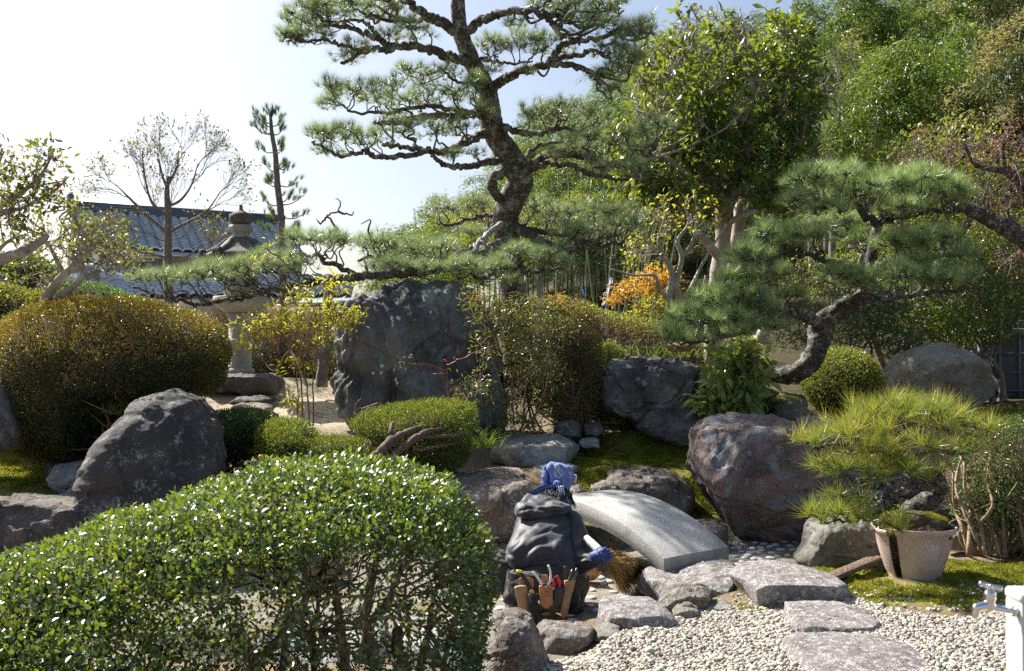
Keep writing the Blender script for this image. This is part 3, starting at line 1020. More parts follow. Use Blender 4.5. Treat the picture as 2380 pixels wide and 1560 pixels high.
# ---------------------------------------------------------------- moss tufts
def mosspatch(name, label, n, xr, yr, thr=.5, size=.012, mat='moss', edge=1.6):
    x = RG.uniform(*xr, n); y = RG.uniform(*yr, n)
    m = mosszone(x, y) + .9 * fbm(np.stack([x, y, 0 * x], -1) * 3.2, 4)
    k = (m > thr)
    x, y = x[k], y[k]
    pp = np.stack([x, y, 0 * x], -1)
    z = ground_z(x, y) + .035 * fbm(pp * 1.6, 4) + .012 * fbm(pp * 7, 3)
    p = np.stack([x, y, z], -1)
    mb = MB()
    d = np.repeat(np.tile([0, 0, 1.], (len(p), 1)), 3, 0) + RG.normal(size=(len(p) * 3, 3)) * .6
    d[:, 2] = np.abs(d[:, 2])
    s = size * RG.uniform(.6, 1.5, len(p) * 3)
    cl = np.clip(.5 + .8 * fbm(pp * 9, 3), 0, 1)
    inst(mb, BLADE[0], BLADE[1], np.repeat(p, 3, 0) + RG.normal(size=(len(p) * 3, 3)) * .006, frames(d, rdir(len(d))), np.stack([s * .5, s, s], -1), np.repeat(cl, 3))
    o = mb.build(name, M[mat], org=(0, 0, 0)); tag(o, label, kind='stuff')
mosspatch('moss', 'yellow green moss between the potted pine and the gravel', 60000, (1.3, 3.9), (5.6, 7.6), .62, .014)
mosspatch('moss', 'sunlit moss on the bank between the boulders', 45000, (-.4, 2.4), (9.3, 12), .5, .018)
mosspatch('moss', 'shaded moss below the big azalea at the left', 26000, (-5.5, -2.6), (8.0, 10.6), .5, .02)
mosspatch('moss', 'moss on the lawn beside the far right boulder', 26000, (4.2, 7.8), (10.8, 13.5), .5, .02)
# ---------------------------------------------------------------- house
def facade(mb, a, b, z0, z1, t=.12):
    """wall slab between ground points a and b"""
    a = np.array(a); b = np.array(b)
    d = nrm(b - a); n_ = np.array([-d[1], d[0]]) * t / 2
    v = [(*(p + s * n_), z) for z in (z0, z1) for p in (a, b) for s in (1, -1)]
    mb.add(v, [np.array([[0, 1, 3, 2], [4, 6, 7, 5], [0, 2, 6, 4], [1, 5, 7, 3], [0, 4, 5, 1], [2, 3, 7, 6]])])


def tiled(mb, A, B, down, rows=14, pitch=.27, th=.05, rnd=.5):
    """pan-tile slope: A-B along the ridge, 'down' to the eave"""
    A = np.array(A, float); B = np.array(B, float); down = np.array(down, float)
    L_ = np.linalg.norm(B - A); ex = (B - A) / L_
    Ld = np.linalg.norm(down); ed = down / Ld
    n_ = nrm(np.cross(ex, ed))
    if n_[2] < 0: n_ = -n_
    nc = int(L_ / pitch)
    xs_ = np.linspace(0, nc, nc * 8 + 1)
    us = xs_ / nc * L_
    prof = .055 * (np.abs(np.sin(np.pi * xs_)) ** .6) - .02 * (np.cos(np.pi * xs_) ** 8)
    V = []; 
    seg = Ld / rows
    for r in range(rows):
        for (t, hh) in ((0, .0), (.98, .055), (1.0, .0)):
            dd = (r + t) * seg
            V.append(A + ex * us[:, None] + ed * dd + n_ * (prof + hh)[:, None])
    V = np.array(V); m_, k_ = V.shape[:2]
    i = np.arange(m_ - 1)[:, None] * k_; j = np.arange(k_ - 1)[None]
    F_ = np.stack([i + j, i + j + 1, i + k_ + j + 1, i + k_ + j], -1).reshape(-1, 4)
    mb.add(V.reshape(-1, 3), [F_], rnd)
    # underside
    mb.add([A - n_ * .06, B - n_ * .06, B + down - n_ * .06, A + down - n_ * .06], [np.array([[0, 1, 2, 3]])], rnd)


M['tile'] = plain('blue_grey_roof_tile', (.55, .60, .65), .22, var=.2, sc=4, spec=.9)  # base colour raised to carry the sky glare on the tiles
M['ridge'] = plain('dark_blue_ridge_tile', (.11, .14, .18), .5, var=.25, sc=4)
M['plaster'] = plain('beige_siding', (.50, .44, .36), .8, var=.08)
M['wwall'] = plain('pale_wall', (.6, .6, .6), .8, var=.06)
M['glass'] = plain('blue_window_glass', (.32, .42, .52), .12, var=.1, sc=1)
M['frame'] = plain('aluminium_frame', (.4, .42, .44), .4, .6)
M['acw'] = plain('off_white_metal', (.62, .62, .6), .5)
M['dark'] = plain('dark_grille', (.04, .04, .045), .6)

A = P(183, 492, 28.0); B = P(655, 524, 30.6)
H = thing('house', 'long house with blue grey tiled roof and beige wall beyond the garden', 'house', (A[0], A[1], .3))
ex = nrm((B - A) * np.array([1, 1, 0])); dn = np.array([ex[1], -ex[0], 0]) * 2.9 + np.array([0, 0, -1.25])
up_ = np.array([-ex[1], ex[0], 0]) * 2.9 + np.array([0, 0, -1.25])
A2 = A - ex * .15
mb = MB(); tiled(mb, A2, B, dn); tiled(mb, A2, B, up_)
roof = mb.build('roof', M['tile'], H, smooth=False)
mb = MB()
for k, (hh, ww) in enumerate(((.04, .20), (.11, .17), (.18, .14))):
    box(mb, (A2 + B) / 2 + np.array([0, 0, .0 + hh]), (np.linalg.norm(B - A2) / 2 + .05, ww, .034), R=rotz(math.atan2(ex[1], ex[0])) @ roty(-math.atan2(B[2] - A2[2], np.linalg.norm((B - A2)[:2]))))
t = np.linspace(0, 1, 2)[:, None]
tube(mb, (A2 - ex * .1) * (1 - t) + (B + ex * .1) * t + np.array([0, 0, .25]), .07, 10)
box(mb, A2 + np.array([-.08, 0, .22]), (.09, .28, .30), R=rotz(math.atan2(ex[1], ex[0])), bev=.08)
mb.build('ridge', M['ridge'], roof)
e0 = A2 + dn * .80; e1 = B + dn * .80
mb = MB(); facade(mb, e0[:2] + ex[:2] * .5, e1[:2], 0, e0[2] - .05)
w_ = mb.build('wall', M['plaster'], H, smooth=False)
mb = MB(); g0 = A2 + up_ * .8 + ex * .5
facade(mb, e0[:2] + ex[:2] * .56, g0[:2] + ex[:2] * .06, 0, 4.0); q = A2 + ex * .56
mb.add([(*(e0[:2] + ex[:2] * .5), 4.0), (*(g0[:2]), 4.0), (*q[:2], A2[2] - .1)], [np.array([[0, 1, 2]])])
mb.build('gable_wall', M['wwall'], H, smooth=False)
fn = np.array([ex[1], -ex[0], 0])
def on_wall(u, v0):
    # intersect the view ray with the front wall plane
    d = P(u, v0, 1.0) - CAM; p0 = np.array([e0[0], e0[1], 0]); 
    t_ = np.dot(p0 + fn * .07 - CAM, fn) / np.dot(d, fn)
    return CAM + d * t_
def rect_on_wall(u0, v0, u1, v1, th=.04):
    c = on_wall((u0 + u1) / 2, (v0 + v1) / 2); a_ = on_wall(u0, v1); b_ = on_wall(u1, v1); t_ = on_wall(u0, v0)
    return c, np.array([np.linalg.norm((b_ - a_)[:2]) / 2, th, abs(t_[2] - a_[2]) / 2]), rotz(math.atan2(ex[1], ex[0]))
for (u0, v0, u1, v1) in ((240, 612, 282, 648), (286, 612, 330, 648), (332, 606, 380, 650), (600, 596, 640, 640)):
    c, h_, Rr = rect_on_wall(u0, v0, u1, v1)
    mb = MB()
    for sx, sz, hx, hz in ((-1, 0, .04, h_[2]), (1, 0, .04, h_[2]), (0, -1, h_[0], .04), (0, 1, h_[0], .04), (0, 0, .03, h_[2])):
        box(mb, c + Rr @ np.array([sx * h_[0], -.03 - .004 * abs(sx), sz * h_[2]]), (hx + (.04 if sx == 0 and sz else 0), .05 + .003 * abs(sz), hz + (.04 if sz == 0 and sx else 0)), R=Rr)
    wf = mb.build('window', M['frame'], H, smooth=False)
    mb = MB(); box(mb, c, (h_[0] - .01, .02, h_[2] - .01), R=Rr); mb.build('pane', M['glass'], wf, smooth=False)
mb = MB(); c = (e0 + e1) / 2 + np.array([0, 0, -.18]) - dn * 0 + fn * .02
box(mb, (A2 + dn + B + dn) / 2 + np.array([0, 0, -.10]), (np.linalg.norm(B - A2) / 2, .07, .06), R=rotz(math.atan2(ex[1], ex[0]))); mb.build('gutter', M['frame'], H, smooth=False)
# siding seams
mb = MB()
for uu in np.arange(385, 600, 7.0):
    c, h_, Rr = rect_on_wall(uu, 598, uu + 1, 655, .01); box(mb, c, (.012, .012, h_[2]), R=Rr)
mb.build('siding_batten', M['plaster'], H, smooth=False)['kind'] = 'stuff'
# air conditioner unit
c = P(224, 643, 22.5)
T_ = thing('air_conditioner', 'white outdoor air conditioner unit standing before the house wall', 'air conditioner', (c[0], c[1], c[2] - .3))
mb = MB(); box(mb, c, (.40, .16, .28), bev=.02); mb.build('casing', M['acw'], T_, smooth=False)
mb = MB()
for k in range(9): 
    th = np.linspace(0, 2 * np.pi, 25); rr_ = .03 + k * .024
    tube(mb, np.stack([c[0] - .08 + rr_ * np.cos(th), np.full(25, c[1] - .17), c[2] + rr_ * np.sin(th)], -1), .004, 4)
mb.build('fan_grille', M['dark'], T_)
# lower lean-to roof
A = P(150, 655, 22.5); B = P(820, 655, 24.5)
T_ = thing('outbuilding', 'low outbuilding with dark blue tiled roof behind the stone lantern', 'outbuilding', (A[0], A[1], .9))
mb = MB(); tiled(mb, A + np.array([0, .5, .18]), B + np.array([0, .5, .18]), (.25, -2.3, -.62), 8); mb.build('roof', M['tile'], T_, smooth=False)
mb = MB(); facade(mb, (A + np.array([.5, -1.6, 0]))[:2], (B + np.array([0, -1.6, 0]))[:2], .4, A[2] - .45); mb.build('wall', M['plaster'], T_, smooth=False)
mb = MB(); facade(mb, (A + np.array([0, .6, 0]))[:2], (A + np.array([2.6, .7, 0]))[:2], .4, A[2] + .05); mb.build('rear_wall', M['wwall'], T_, smooth=False)
# small hut with red wall seen by the rock
c = P(775, 690, 19)
T_ = thing('shed', 'small red brown shed glimpsed between the lantern and the big rock', 'shed', (c[0], c[1], 1.0))
mb = MB(); box(mb, (c[0], c[1], 1.7), (1.1, .6, .75)); mb.build('wall', plain('red_brown_board', (.22, .07, .055)), T_, smooth=False)
mb = MB(); box(mb, (c[0], c[1], 2.56), (.6, .5, .04), R=rotx(.12)); mb.build('roof', plain('turquoise_sheet', (.12, .22, .25), .5), T_, smooth=False)

# ---------------------------------------------------------------- bamboo on the hill
def bamboo_tmpl(label, mat, seed, H_=9.0, W=1.7, nb=46, nl=90, size=.16, group=None, culms=3):
    rg = np.random.default_rng(seed)
    T_ = thing('bamboo', label, 'bamboo', (0, 0, 0), group)
    mbc = MB(); mbl = MB()
    for c_ in range(culms):
        a = rg.uniform(0, 6.28); lean = rg.uniform(.05, .13); off = rg.normal(size=2) * .35
        t = np.linspace(0, 1, 10)[:, None]
        d = np.array([math.cos(a), math.sin(a), 0])
        pts = np.array([off[0], off[1], -.5]) + t * np.array([0, 0, H_ * .93]) + d * (t ** 2.2) * H_ * lean
        tube(mbc, pts, (.045, .012), 6, cap=False)
        for kk in range(nb // culms):
            tt = rg.uniform(.45, 1.0) ** .8
            s0 = np.array([np.interp(tt, t[:, 0], pts[:, i]) for i in range(3)])
            aa = rg.uniform(0, 6.28); ln = W * rg.uniform(.45, 1.0) * (1.1 - .55 * abs(tt - .75))
            q = np.linspace(0, 1, 6)[:, None]
            bd = np.array([math.cos(aa), math.sin(aa), 0])
            br = s0 + bd * q * ln + np.array([0, 0, 1]) * (q * ln * .55 - q ** 2 * ln * 1.0)
            tube(mbc, br, (.010, .003), 3, cap=False)
            m_ = nl
            tq = rg.random(m_) ** .7
            pos = np.stack([np.interp(tq, q[:, 0], br[:, i]) for i in range(3)], -1) + rg.normal(size=(m_, 3)) * np.array([.15, .15, .11]) * W / 1.7
            dd = bd + rg.normal(size=(m_, 3)) * .6; dd[:, 2] -= .55
            nn = rg.normal(size=(m_, 3)) * .6 + np.array([0, 0, .8])
            s = size * rg.uniform(.6, 1.3, m_)
            rr_ = np.clip(rg.random() * .6 + rg.random(m_) * .4, 0, 1)
            inst(mbl, LEAF4[0], LEAF4[1], pos, frames(dd, nn), np.stack([s * .24, s, s], -1), rr_)
    mbc.build('culm', M['culm'], T_); mbl.build('foliage', mat, T_, smooth=False)
    return T_


GB = 'bamboo plumes on the hillside'
TM = {
 'n1': bamboo_tmpl('tall green bamboo plume with drooping leafy top on the hillside', M['bamboo'], 1, 9, 1.9, 54, 110, .17, GB),
 'n2': bamboo_tmpl('tall green bamboo plume with drooping leafy top on the hillside', M['bamboo'], 2, 9, 2.1, 54, 110, .17, GB),
 'n3': bamboo_tmpl('tall green bamboo plume with drooping leafy top on the hillside', M['bamboo'], 3, 9, 1.7, 54, 110, .17, GB),
 'y1': bamboo_tmpl('yellowish bamboo plume among the greener ones on the hillside', M['bamboo_yellow'], 4, 8, 1.7, 45, 100, .17, 'yellowish bamboo plumes'),
 'd1': bamboo_tmpl('shade toned bamboo in the grove behind the front plumes', M['bamboo_shade'], 5, 9, 1.8, 50, 100, .18, 'shade toned bamboo in the grove'),
 't1': bamboo_tmpl('tan dry leaved bamboo plume at the top right corner', M['bamboo_tan'], 6, 8.5, 1.7, 48, 100, .16, 'tan bamboo plumes'),
}
HT = {'n1': 9, 'n2': 9, 'n3': 9, 'y1': 8, 'd1': 9, 't1': 8.5}
_used = set()


def bamboo(kind, u, vtop, Y, ws=1.0):
    p = P(u, vtop, Y)
    gz = float(ground_z(p[0], p[1]))
    h = max(p[2] - gz, 2.5)
    s = h / (HT[kind] * .98)
    src = TM[kind]
    if kind in _used:
        o = duptree(src)
    else:
        o = src; _used.add(kind)
    if kind[0] == 'n':
        zone = ('far plume on the low skyline left of the pine trunk' if u < 1180 else 'feathery plume showing between the pine trunk and the evergreen tree' if u < 1460 else 'plume behind the crown of the broadleaf tree' if u < 1880 else 'large drooping plume on the near right slope' if Y < 27 else 'plume on the upper right hillside')
        o['label'] = 'green bamboo, ' + zone; o['group'] = 'green bamboo: ' + zone
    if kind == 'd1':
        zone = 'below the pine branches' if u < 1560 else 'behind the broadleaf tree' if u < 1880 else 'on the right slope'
        o['label'] = 'shade toned bamboo in the grove ' + zone; o['group'] = 'shade toned bamboo ' + zone
    if kind == 'y1':
        zone = 'behind the pine trunk' if u < 1460 else 'right of the broadleaf tree'
        o['label'] = 'yellowish bamboo plume among greener ones ' + zone; o['group'] = 'yellowish bamboo ' + zone
    o.location = (p[0], p[1], gz)
    w2 = .84 * ws * (0.6 + .4 * s)
    o.scale = (w2, w2, s); o.rotation_euler = (0, 0, RG.uniform(0, 6.28))


rb = np.random.default_rng(21)
sil = [(870, 545), (905, 505), (950, 478), (1000, 440), (1040, 418), (1090, 400), (1130, 370), (1180, 320), (1225, 275), (1262, 222), (1305, 215), (1345, 195), (1390, 175), (1440, 130), (1480, 90), (1530, 45), (1570, 22), (1620, 18), (1680, 10), (1740, 2), (1800, -20), (1850, -30), (1900, -60), (1960, -90), (2030, -120), (2110, -150), (2200, -160), (2290, -180), (2380, -180), (2470, -180)]
U_ = np.array([s_[0] for s_ in sil]); V_ = np.array([s_[1] for s_ in sil])
for (u, v) in sil:                                     # skyline row
    bamboo(rb.choice(['n1', 'n2', 'n3']), u, v, 44 - (u > 1500) * 6 + rb.uniform(-2, 2), 1.0)
for row, (dv, Y) in enumerate([(60, 40), (125, 36), (190, 33), (260, 30)]):
    for u in np.arange(880 + row * 40, 2480, 62):
        v = np.interp(u, U_, V_) + dv + rb.uniform(-25, 25)
        if u < 1960 and u > 1860 and 60 < v < 420: continue
        kind = rb.choice(['n1', 'n2', 'n3', 'd1', 'n2', 'y1', 'd1', 'n1'])
        if u > 2280 and v < 400: kind = rb.choice(['t1', 'n1', 'd1'])
        if v > 540: continue
        bamboo(kind, u + rb.uniform(-20, 20), v, Y + rb.uniform(-1.2, 1.2), 1.0)
for (u, v, k) in [(1080, 470, 'y1'), (1250, 430, 'y1'), (1340, 470, 'y1'), (1285, 480, 'y1'), (1180, 440, 'y1'), (1420, 420, 'y1'), (1200, 500, 'n1'), (1120, 520, 'n2'), (1020, 520, 'n3'), (950, 560, 'n1'), (1900, 100, 'y1'), (1960, 20, 'n1'), (1980, 190, 'y1')]:
    bamboo(k, u, v, 28 + rb.uniform(0, 3), .9)
for (u, v) in [(1960, 230), (2010, 130), (2060, 60), (2100, 180), (2000, 330), (2060, 260), (2140, 20), (2140, 320), (2200, 120), (2210, 270), (2230, -40), (2090, 400), (1990, 430), (2180, 420)]:
    bamboo(rb.choice(['n1', 'n2', 'n3']), u, v, 23 + rb.uniform(-1, 2), .95)
for (u, v, k) in [(2290, 60, 'd1'), (2350, -40, 't1'), (2370, 120, 't1'), (2340, 210, 't1'), (2280, 200, 'd1'), (2380, 260, 'd1'), (2300, 310, 'd1'), (2250, 360, 'd1'), (2360, 380, 'd1'), (2420, 100, 't1')]:
    bamboo(k, u, v, 22 + rb.uniform(-1, 1), .95)
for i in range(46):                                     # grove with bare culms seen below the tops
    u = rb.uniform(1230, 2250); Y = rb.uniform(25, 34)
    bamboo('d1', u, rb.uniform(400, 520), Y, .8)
# tall bare culms seen in the dark grove
GC = 'pale culms in the dark grove'
mb = MB(); t = np.linspace(0, 1, 14)[:, None]
tube(mb, np.array([0, 0, -.3]) + t * np.array([.25, 0, 7.0]) + (t ** 2) * np.array([.5, .1, 0]), (.045, .02), 6)
for kk in range(14):
    z_ = kk * .5; 
cul = mb.build('bamboo_culm', plain('pale_green_culm', (.20, .23, .13), .45, var=.2, sc=5), org=(0, 0, 0)); tag(cul, 'bare pale bamboo culm in the dark grove under the pine', 'bamboo', GC)
for i in range(30):
    o = cul if i == 0 else cul.copy()
    if i: COL.objects.link(o)
    u = rb.uniform(1290, 1560) if i < 22 else rb.uniform(1740, 2060); Y = rb.uniform(21, 26)
    p = P(u, 720, Y)
    o.location = (p[0], p[1], float(ground_z(p[0], p[1])))
    o.rotation_euler = (rb.uniform(-.12, .12), rb.uniform(-.22, .12), rb.uniform(-.6, .6)); s = rb.uniform(.55, 1.0); o.scale = (.55, .55, s * .8)

# hill body far behind so that no gap shows under the plumes
# bare brown trees on the hill
def baretree(name, label, cat, trunkpts, r, targets, nh, mat, rt=.006, mid=6, leafmat_=None, lsize=.04, per=3, frac=.4, group=None, rh=None, k=6, up=-.05, wd=.5):
    base = np.array(trunkpts[0]); T_ = thing(name, label, cat, base, group)
    mbt = MB(); sk = catmull(trunkpts, 6); tube(mbt, sk, r, 10, rough=.2)
    mbt.build('trunk', mat, T_)
    mbb = MB()
    d = colonize(mbb, sk[len(sk) // 3:], targets, nh, rh or r[-1] * .8, rt, .2, .09, up, k, mid)
    mbb.build('branches', mat, T_)
    if leafmat_ is not None:
        ml = MB(); kk = RG.random(len(targets)) < frac
        leaves(ml, targets[kk], d[kk], per, lsize, wd, .8, lsize * .5, LEAF5)
        ml.build('foliage', leafmat_, T_, smooth=False)
    return T_


for (u, vb, vt, Y, hu) in [(1925, 470, 160, 24, 60), (1960, 420, 60, 26, 60), (1890, 520, 300, 21, 55), (1940, 560, 380, 20, 60)]:
    tr = [P(u, vb + 120, Y), P(u - 5, vb, Y), P(u + 6, (vb + vt) / 2, Y)]
    tg = ell(u, (vb + vt) / 2 - 10, Y, hu, (vb - vt) / 2, 1.0, 380, .3)
    baretree('bare_tree', 'leafless brown tree with hazy twigs on the slope between the evergreen and the bamboo', 'tree', tr, (.10, .04), tg, 16, M['bark_grey'], .006, 7, group='leafless trees on the slope')
# ---------------------------------------------------------------- rocks (outlines are silhouettes, each body has its own depth)
rock('tall black standing rock with white lichen spots and a pale fin at its left', [(790, 985), (778, 920), (800, 860), (796, 800), (788, 740), (762, 690), (785, 662), (812, 650), (835, 656), (858, 646), (880, 648), (900, 664), (935, 658), (985, 672), (1010, 664), (1060, 668), (1110, 700), (1145, 760), (1160, 840), (1165, 960), (1150, 1040), (960, 1020), (800, 1000)],
     11.8, 1.3, M['r_black'], lean=.10, n=7, p=3.2, name='standing_rock', amp=.085, fr=1.2, facets=6, cut=.9, crack=.4, vert=.8, seed=4)
# white lichen spots on it are small flat growths of their own
bigv, bigF = ROCKS[-1]
bv = BVHTree.FromPolygons([tuple(x) for x in bigv], [tuple(int(i) for i in x) for x in bigF])
M['lichen'] = plain('white_lichen', (.62, .62, .58), .9, bump=.5, sc=60)
mbp = MB()
for (u, v, r) in [(926, 741, 7), (924, 706, 7), (880, 706, 5), (946, 675, 6), (872, 716, 4), (1000, 726, 4), (888, 851, 5), (886, 866, 5), (917, 860, 4), (921, 883, 5), (924, 891, 4), (930, 978, 5), (960, 978, 4), (1035, 768, 3), (900, 800, 3), (868, 868, 4)]:
    d = nrm(P(u, v, 1.0) - CAM); h = bv.ray_cast(Vector(CAM), Vector(d), 40)
    if h[0] is None: continue
    n_ = np.array(h[1]); c = np.array(h[0]); Rr = frames(np.array([[0, .1, 1.]]), n_[None])[0]
    th = np.linspace(0, 2 * np.pi, 14, endpoint=False); rr = r * 11.5 / FPX * (1 + .22 * np.sin(th * 2 + u) + .12 * np.sin(th * 5 + v))
    ring = np.stack([rr * np.cos(th) * .8, rr * np.sin(th), np.full(14, .006)], -1)
    V = np.vstack([ring @ Rr.T + c, ring * np.array([.8, .8, 1]) @ Rr.T + c + n_ * .006, [c + n_ * .012]])
    j = np.arange(14); j2 = (j + 1) % 14
    mbp.add(V, [np.stack([j, j2, j2 + 14, j + 14], -1), np.stack([j + 14, j2 + 14, np.full(14, 28)], -1)])
mbp.v = [x - (ORG['standing_rock']) for x in mbp.v]
lo = mbp.build('lichen_spots', M['lichen'], org=(0, 0, 0)); lo.parent = bpy.data.objects['standing_rock']; lo['kind'] = 'stuff'

rock('dark hump backed boulder flecked with lichen beside the clipped azalea', [(60, 1300), (170, 1215), (215, 1160), (240, 1060), (270, 990), (330, 930), (390, 912), (450, 930), (485, 985), (510, 1070), (515, 1150), (480, 1260), (300, 1330)], 8.2, 1.3, M['r_dark'], .22, 7, amp=.07, fr=1.1, facets=5, seed=9, crack=.25, frac=.35, name='boulder', cat='boulder')
rock('low dark brown edging rock with sunlit flat top at the left edge', [(-80, 1300), (-80, 1165), (40, 1155), (120, 1155), (200, 1170), (225, 1215), (200, 1290), (60, 1320)], 7.7, .9, M['r_brown'], .3, 6, amp=.07, seed=12, p=3.4, vf=1178)
rock('pale green grey rock standing in the shade below the azalea', [(118, 1110), (135, 1080), (200, 1072), (235, 1085), (250, 1120), (225, 1150), (150, 1155)], 8.8, .5, M['r_pale'], .2, 6, amp=.08, seed=13)
rock('small striped grey rock wedged beside the dark boulder', [(140, 1150), (175, 1132), (215, 1130), (232, 1150), (215, 1190), (160, 1195)], 8.2, .35, M['r_grey'], .2, 6, amp=.1, seed=14, strata=.6)
rock('tiny dark rock left of the pale one', [(108, 1095), (116, 1072), (135, 1076), (138, 1100), (120, 1108)], 8.9, .2, M['r_dark'], .2, 5, seed=15)
rock('tall lichen mottled rock at the left edge behind the azalea', [(-70, 1070), (-60, 900), (10, 880), (40, 930), (60, 990), (55, 1060), (10, 1075)], 8.8, .7, M['r_front'], .1, 6, seed=16, amp=.07)
rock('long flat slab under the stone lantern', [(470, 905), (500, 878), (560, 868), (640, 876), (672, 890), (668, 910), (600, 918), (500, 918)], 13.6, 1.2, M['r_brown'], .5, 6, seed=17, amp=.05, p=3)
rock('flat stepping stone just in front of the lantern slab', [(535, 938), (555, 924), (600, 920), (640, 926), (645, 935), (590, 944)], 12.9, .6, M['r_dark'], 1.0, 5, seed=18, amp=.05)
rock('pale flat stepping stone nearest the small conifer shrub', [(525, 950), (560, 938), (610, 940), (640, 950), (610, 960), (550, 960)], 12.4, .6, M['r_tan'], 1.0, 5, seed=19, amp=.05)
rock('black boulder with folded top left of the leafy plant', [(1388, 935), (1385, 880), (1398, 845), (1450, 832), (1500, 826), (1545, 828), (1590, 838), (1625, 850), (1640, 880), (1640, 960), (1625, 1005), (1580, 1022), (1520, 1005), (1470, 975), (1440, 965), (1410, 960)], 11.4, 1.2, M['r_black'], .25, 7, name='boulder', cat='boulder', seed=23, amp=.10, fr=1.4, crack=.6, facets=10, vf=862)
rock('shadowed black foot rock below the folded boulder', [(1470, 985), (1520, 950), (1600, 945), (1640, 980), (1640, 1030), (1580, 1038), (1510, 1015)], 11.0, .6, M['r_black'], .2, 6, seed=24, amp=.07)
rock('black upright rock behind the leafy plant carrying the leaning pine root', [(1600, 960), (1640, 870), (1665, 850), (1720, 830), (1765, 850), (1780, 930), (1785, 965), (1740, 1000), (1640, 1000)], 11.35, .9, M['r_black'], .1, 6, seed=25, amp=.1)
rock('mossy brown rock between the clipped ball and the pink boulder', [(1780, 955), (1790, 925), (1820, 915), (1870, 918), (1885, 940), (1880, 975), (1800, 975)], 10.9, .5, M['r_mossy'], .3, 6, seed=26, amp=.08)
rock('small white pale stone by the pine tips', [(1845, 990), (1858, 972), (1890, 966), (1912, 975), (1915, 990), (1880, 1000)], 10.2, .3, M['r_pale'], .4, 5, seed=27)
rock('large square topped pinkish boulder with blue grey lichen', [(1592, 1055), (1588, 985), (1605, 975), (1700, 962), (1750, 960), (1810, 972), (1870, 985), (1890, 1010), (1898, 1130), (1890, 1210), (1850, 1248), (1730, 1252), (1690, 1235), (1665, 1180), (1625, 1110)], 9.3, 1.4, M['r_purple'], .12, 7, name='boulder', cat='boulder', seed=31, amp=.045, fr=1.7, p=4.5, facets=9, strata=.5, crack=.4, vf=1008)
rock('dark rock beside the foot of the pinkish boulder', [(1610, 1225), (1618, 1212), (1660, 1210), (1692, 1225), (1695, 1262), (1640, 1270)], 8.7, .4, M['r_brown'], .3, 5, seed=32)
rock('wide purple grey rock behind the arched bridge', [(1385, 1150), (1400, 1105), (1440, 1090), (1500, 1086), (1560, 1098), (1600, 1130), (1628, 1165), (1620, 1190), (1560, 1205), (1450, 1200)], 9.5, .9, M['r_brown'], .5, 6, seed=33, amp=.07, facets=12, vf=1125)
rock('knobbly small brown rock in front of the wide purple one', [(1368, 1160), (1375, 1130), (1405, 1118), (1435, 1125), (1442, 1150), (1430, 1172), (1385, 1178)], 9.1, .3, M['r_tan'], .2, 6, seed=34, amp=.12)
rock('small rounded rock peeping out right of the headscarf', [(1310, 1160), (1318, 1135), (1345, 1128), (1362, 1142), (1362, 1170), (1325, 1175)], 9.1, .3, M['r_tan'], .2, 5, seed=35, amp=.1)
rock('wide brown boulder with sunlit sloping top left of the gardener', [(960, 1170), (985, 1125), (1060, 1112), (1120, 1105), (1180, 1092), (1215, 1090), (1240, 1108), (1250, 1150), (1245, 1210), (1215, 1262), (1120, 1285), (1020, 1270), (960, 1230)], 8.6, 1.1, M['r_tan'], .35, 7, name='boulder', cat='boulder', seed=36, amp=.06, fr=1.2, p=3.4, vf=1128)
rock('dark rock low behind the bridge arch', [(1230, 1270), (1240, 1215), (1340, 1200), (1440, 1205), (1470, 1250), (1455, 1300), (1340, 1310)], 8.9, .7, M['r_mossy'], .1, 6, seed=37, amp=.08)
rock('dark low rock behind the gardener at the pond edge', [(1130, 1310), (1140, 1270), (1200, 1262), (1250, 1280), (1240, 1320)], 8.0, .4, M['r_brown'], .2, 5, seed=38, amp=.08)
rock('flat blue grey rock on the bank above the gardener', [(1130, 1062), (1135, 1035), (1180, 1012), (1240, 1008), (1300, 1015), (1352, 1040), (1350, 1065), (1290, 1078), (1180, 1080)], 10.5, 1.0, M['r_pale'], .7, 6, seed=39, amp=.06, vf=1040)
rock('low worn rock sunk in the bank below the flat blue grey one', [(1225, 1120), (1240, 1085), (1300, 1075), (1345, 1085), (1350, 1110), (1290, 1125)], 10.0, .4, M['r_pale'], .6, 5, seed=40, amp=.05)
rock('small white topped rock on the moss bank', [(1340, 1032), (1352, 1020), (1385, 1018), (1402, 1028), (1392, 1040), (1355, 1040)], 10.9, .3, M['r_pale'], .4, 5, seed=41, amp=.1)
rock('dark small rock under the dense shrub', [(1285, 1010), (1290, 985), (1330, 975), (1352, 990), (1350, 1015), (1310, 1022)], 11.0, .3, M['r_brown'], .2, 5, seed=42)
rock('dark small rock beside the white topped one', [(1345, 1010), (1352, 985), (1395, 980), (1408, 1000), (1390, 1015)], 11.1, .25, M['r_brown'], .2, 5, seed=43)
rock('pale flat rock under the yew branch', [(975, 1110), (985, 1090), (1030, 1082), (1068, 1090), (1062, 1108), (1010, 1118)], 9.9, .5, M['r_pale'], .7, 5, seed=44, amp=.06)
rock('big grey boulder with branch shadows at the right rear', [(2065, 905), (2070, 860), (2095, 825), (2140, 805), (2185, 800), (2240, 808), (2280, 840), (2295, 890), (2298, 950), (2270, 965), (2130, 960), (2075, 950)], 12.6, 1.3, M['r_grey'], .22, 7, name='boulder', cat='boulder', seed=45, amp=.07, fr=1.2, facets=7)
rock('grey olive rock left of the flower pot', [(1850, 1300), (1870, 1275), (1890, 1220), (1930, 1200), (2010, 1205), (2045, 1225), (2048, 1290), (2040, 1320), (1960, 1330), (1880, 1325)], 7.3, .55, M['r_grey'], .2, 6, seed=46, amp=.09, facets=7)
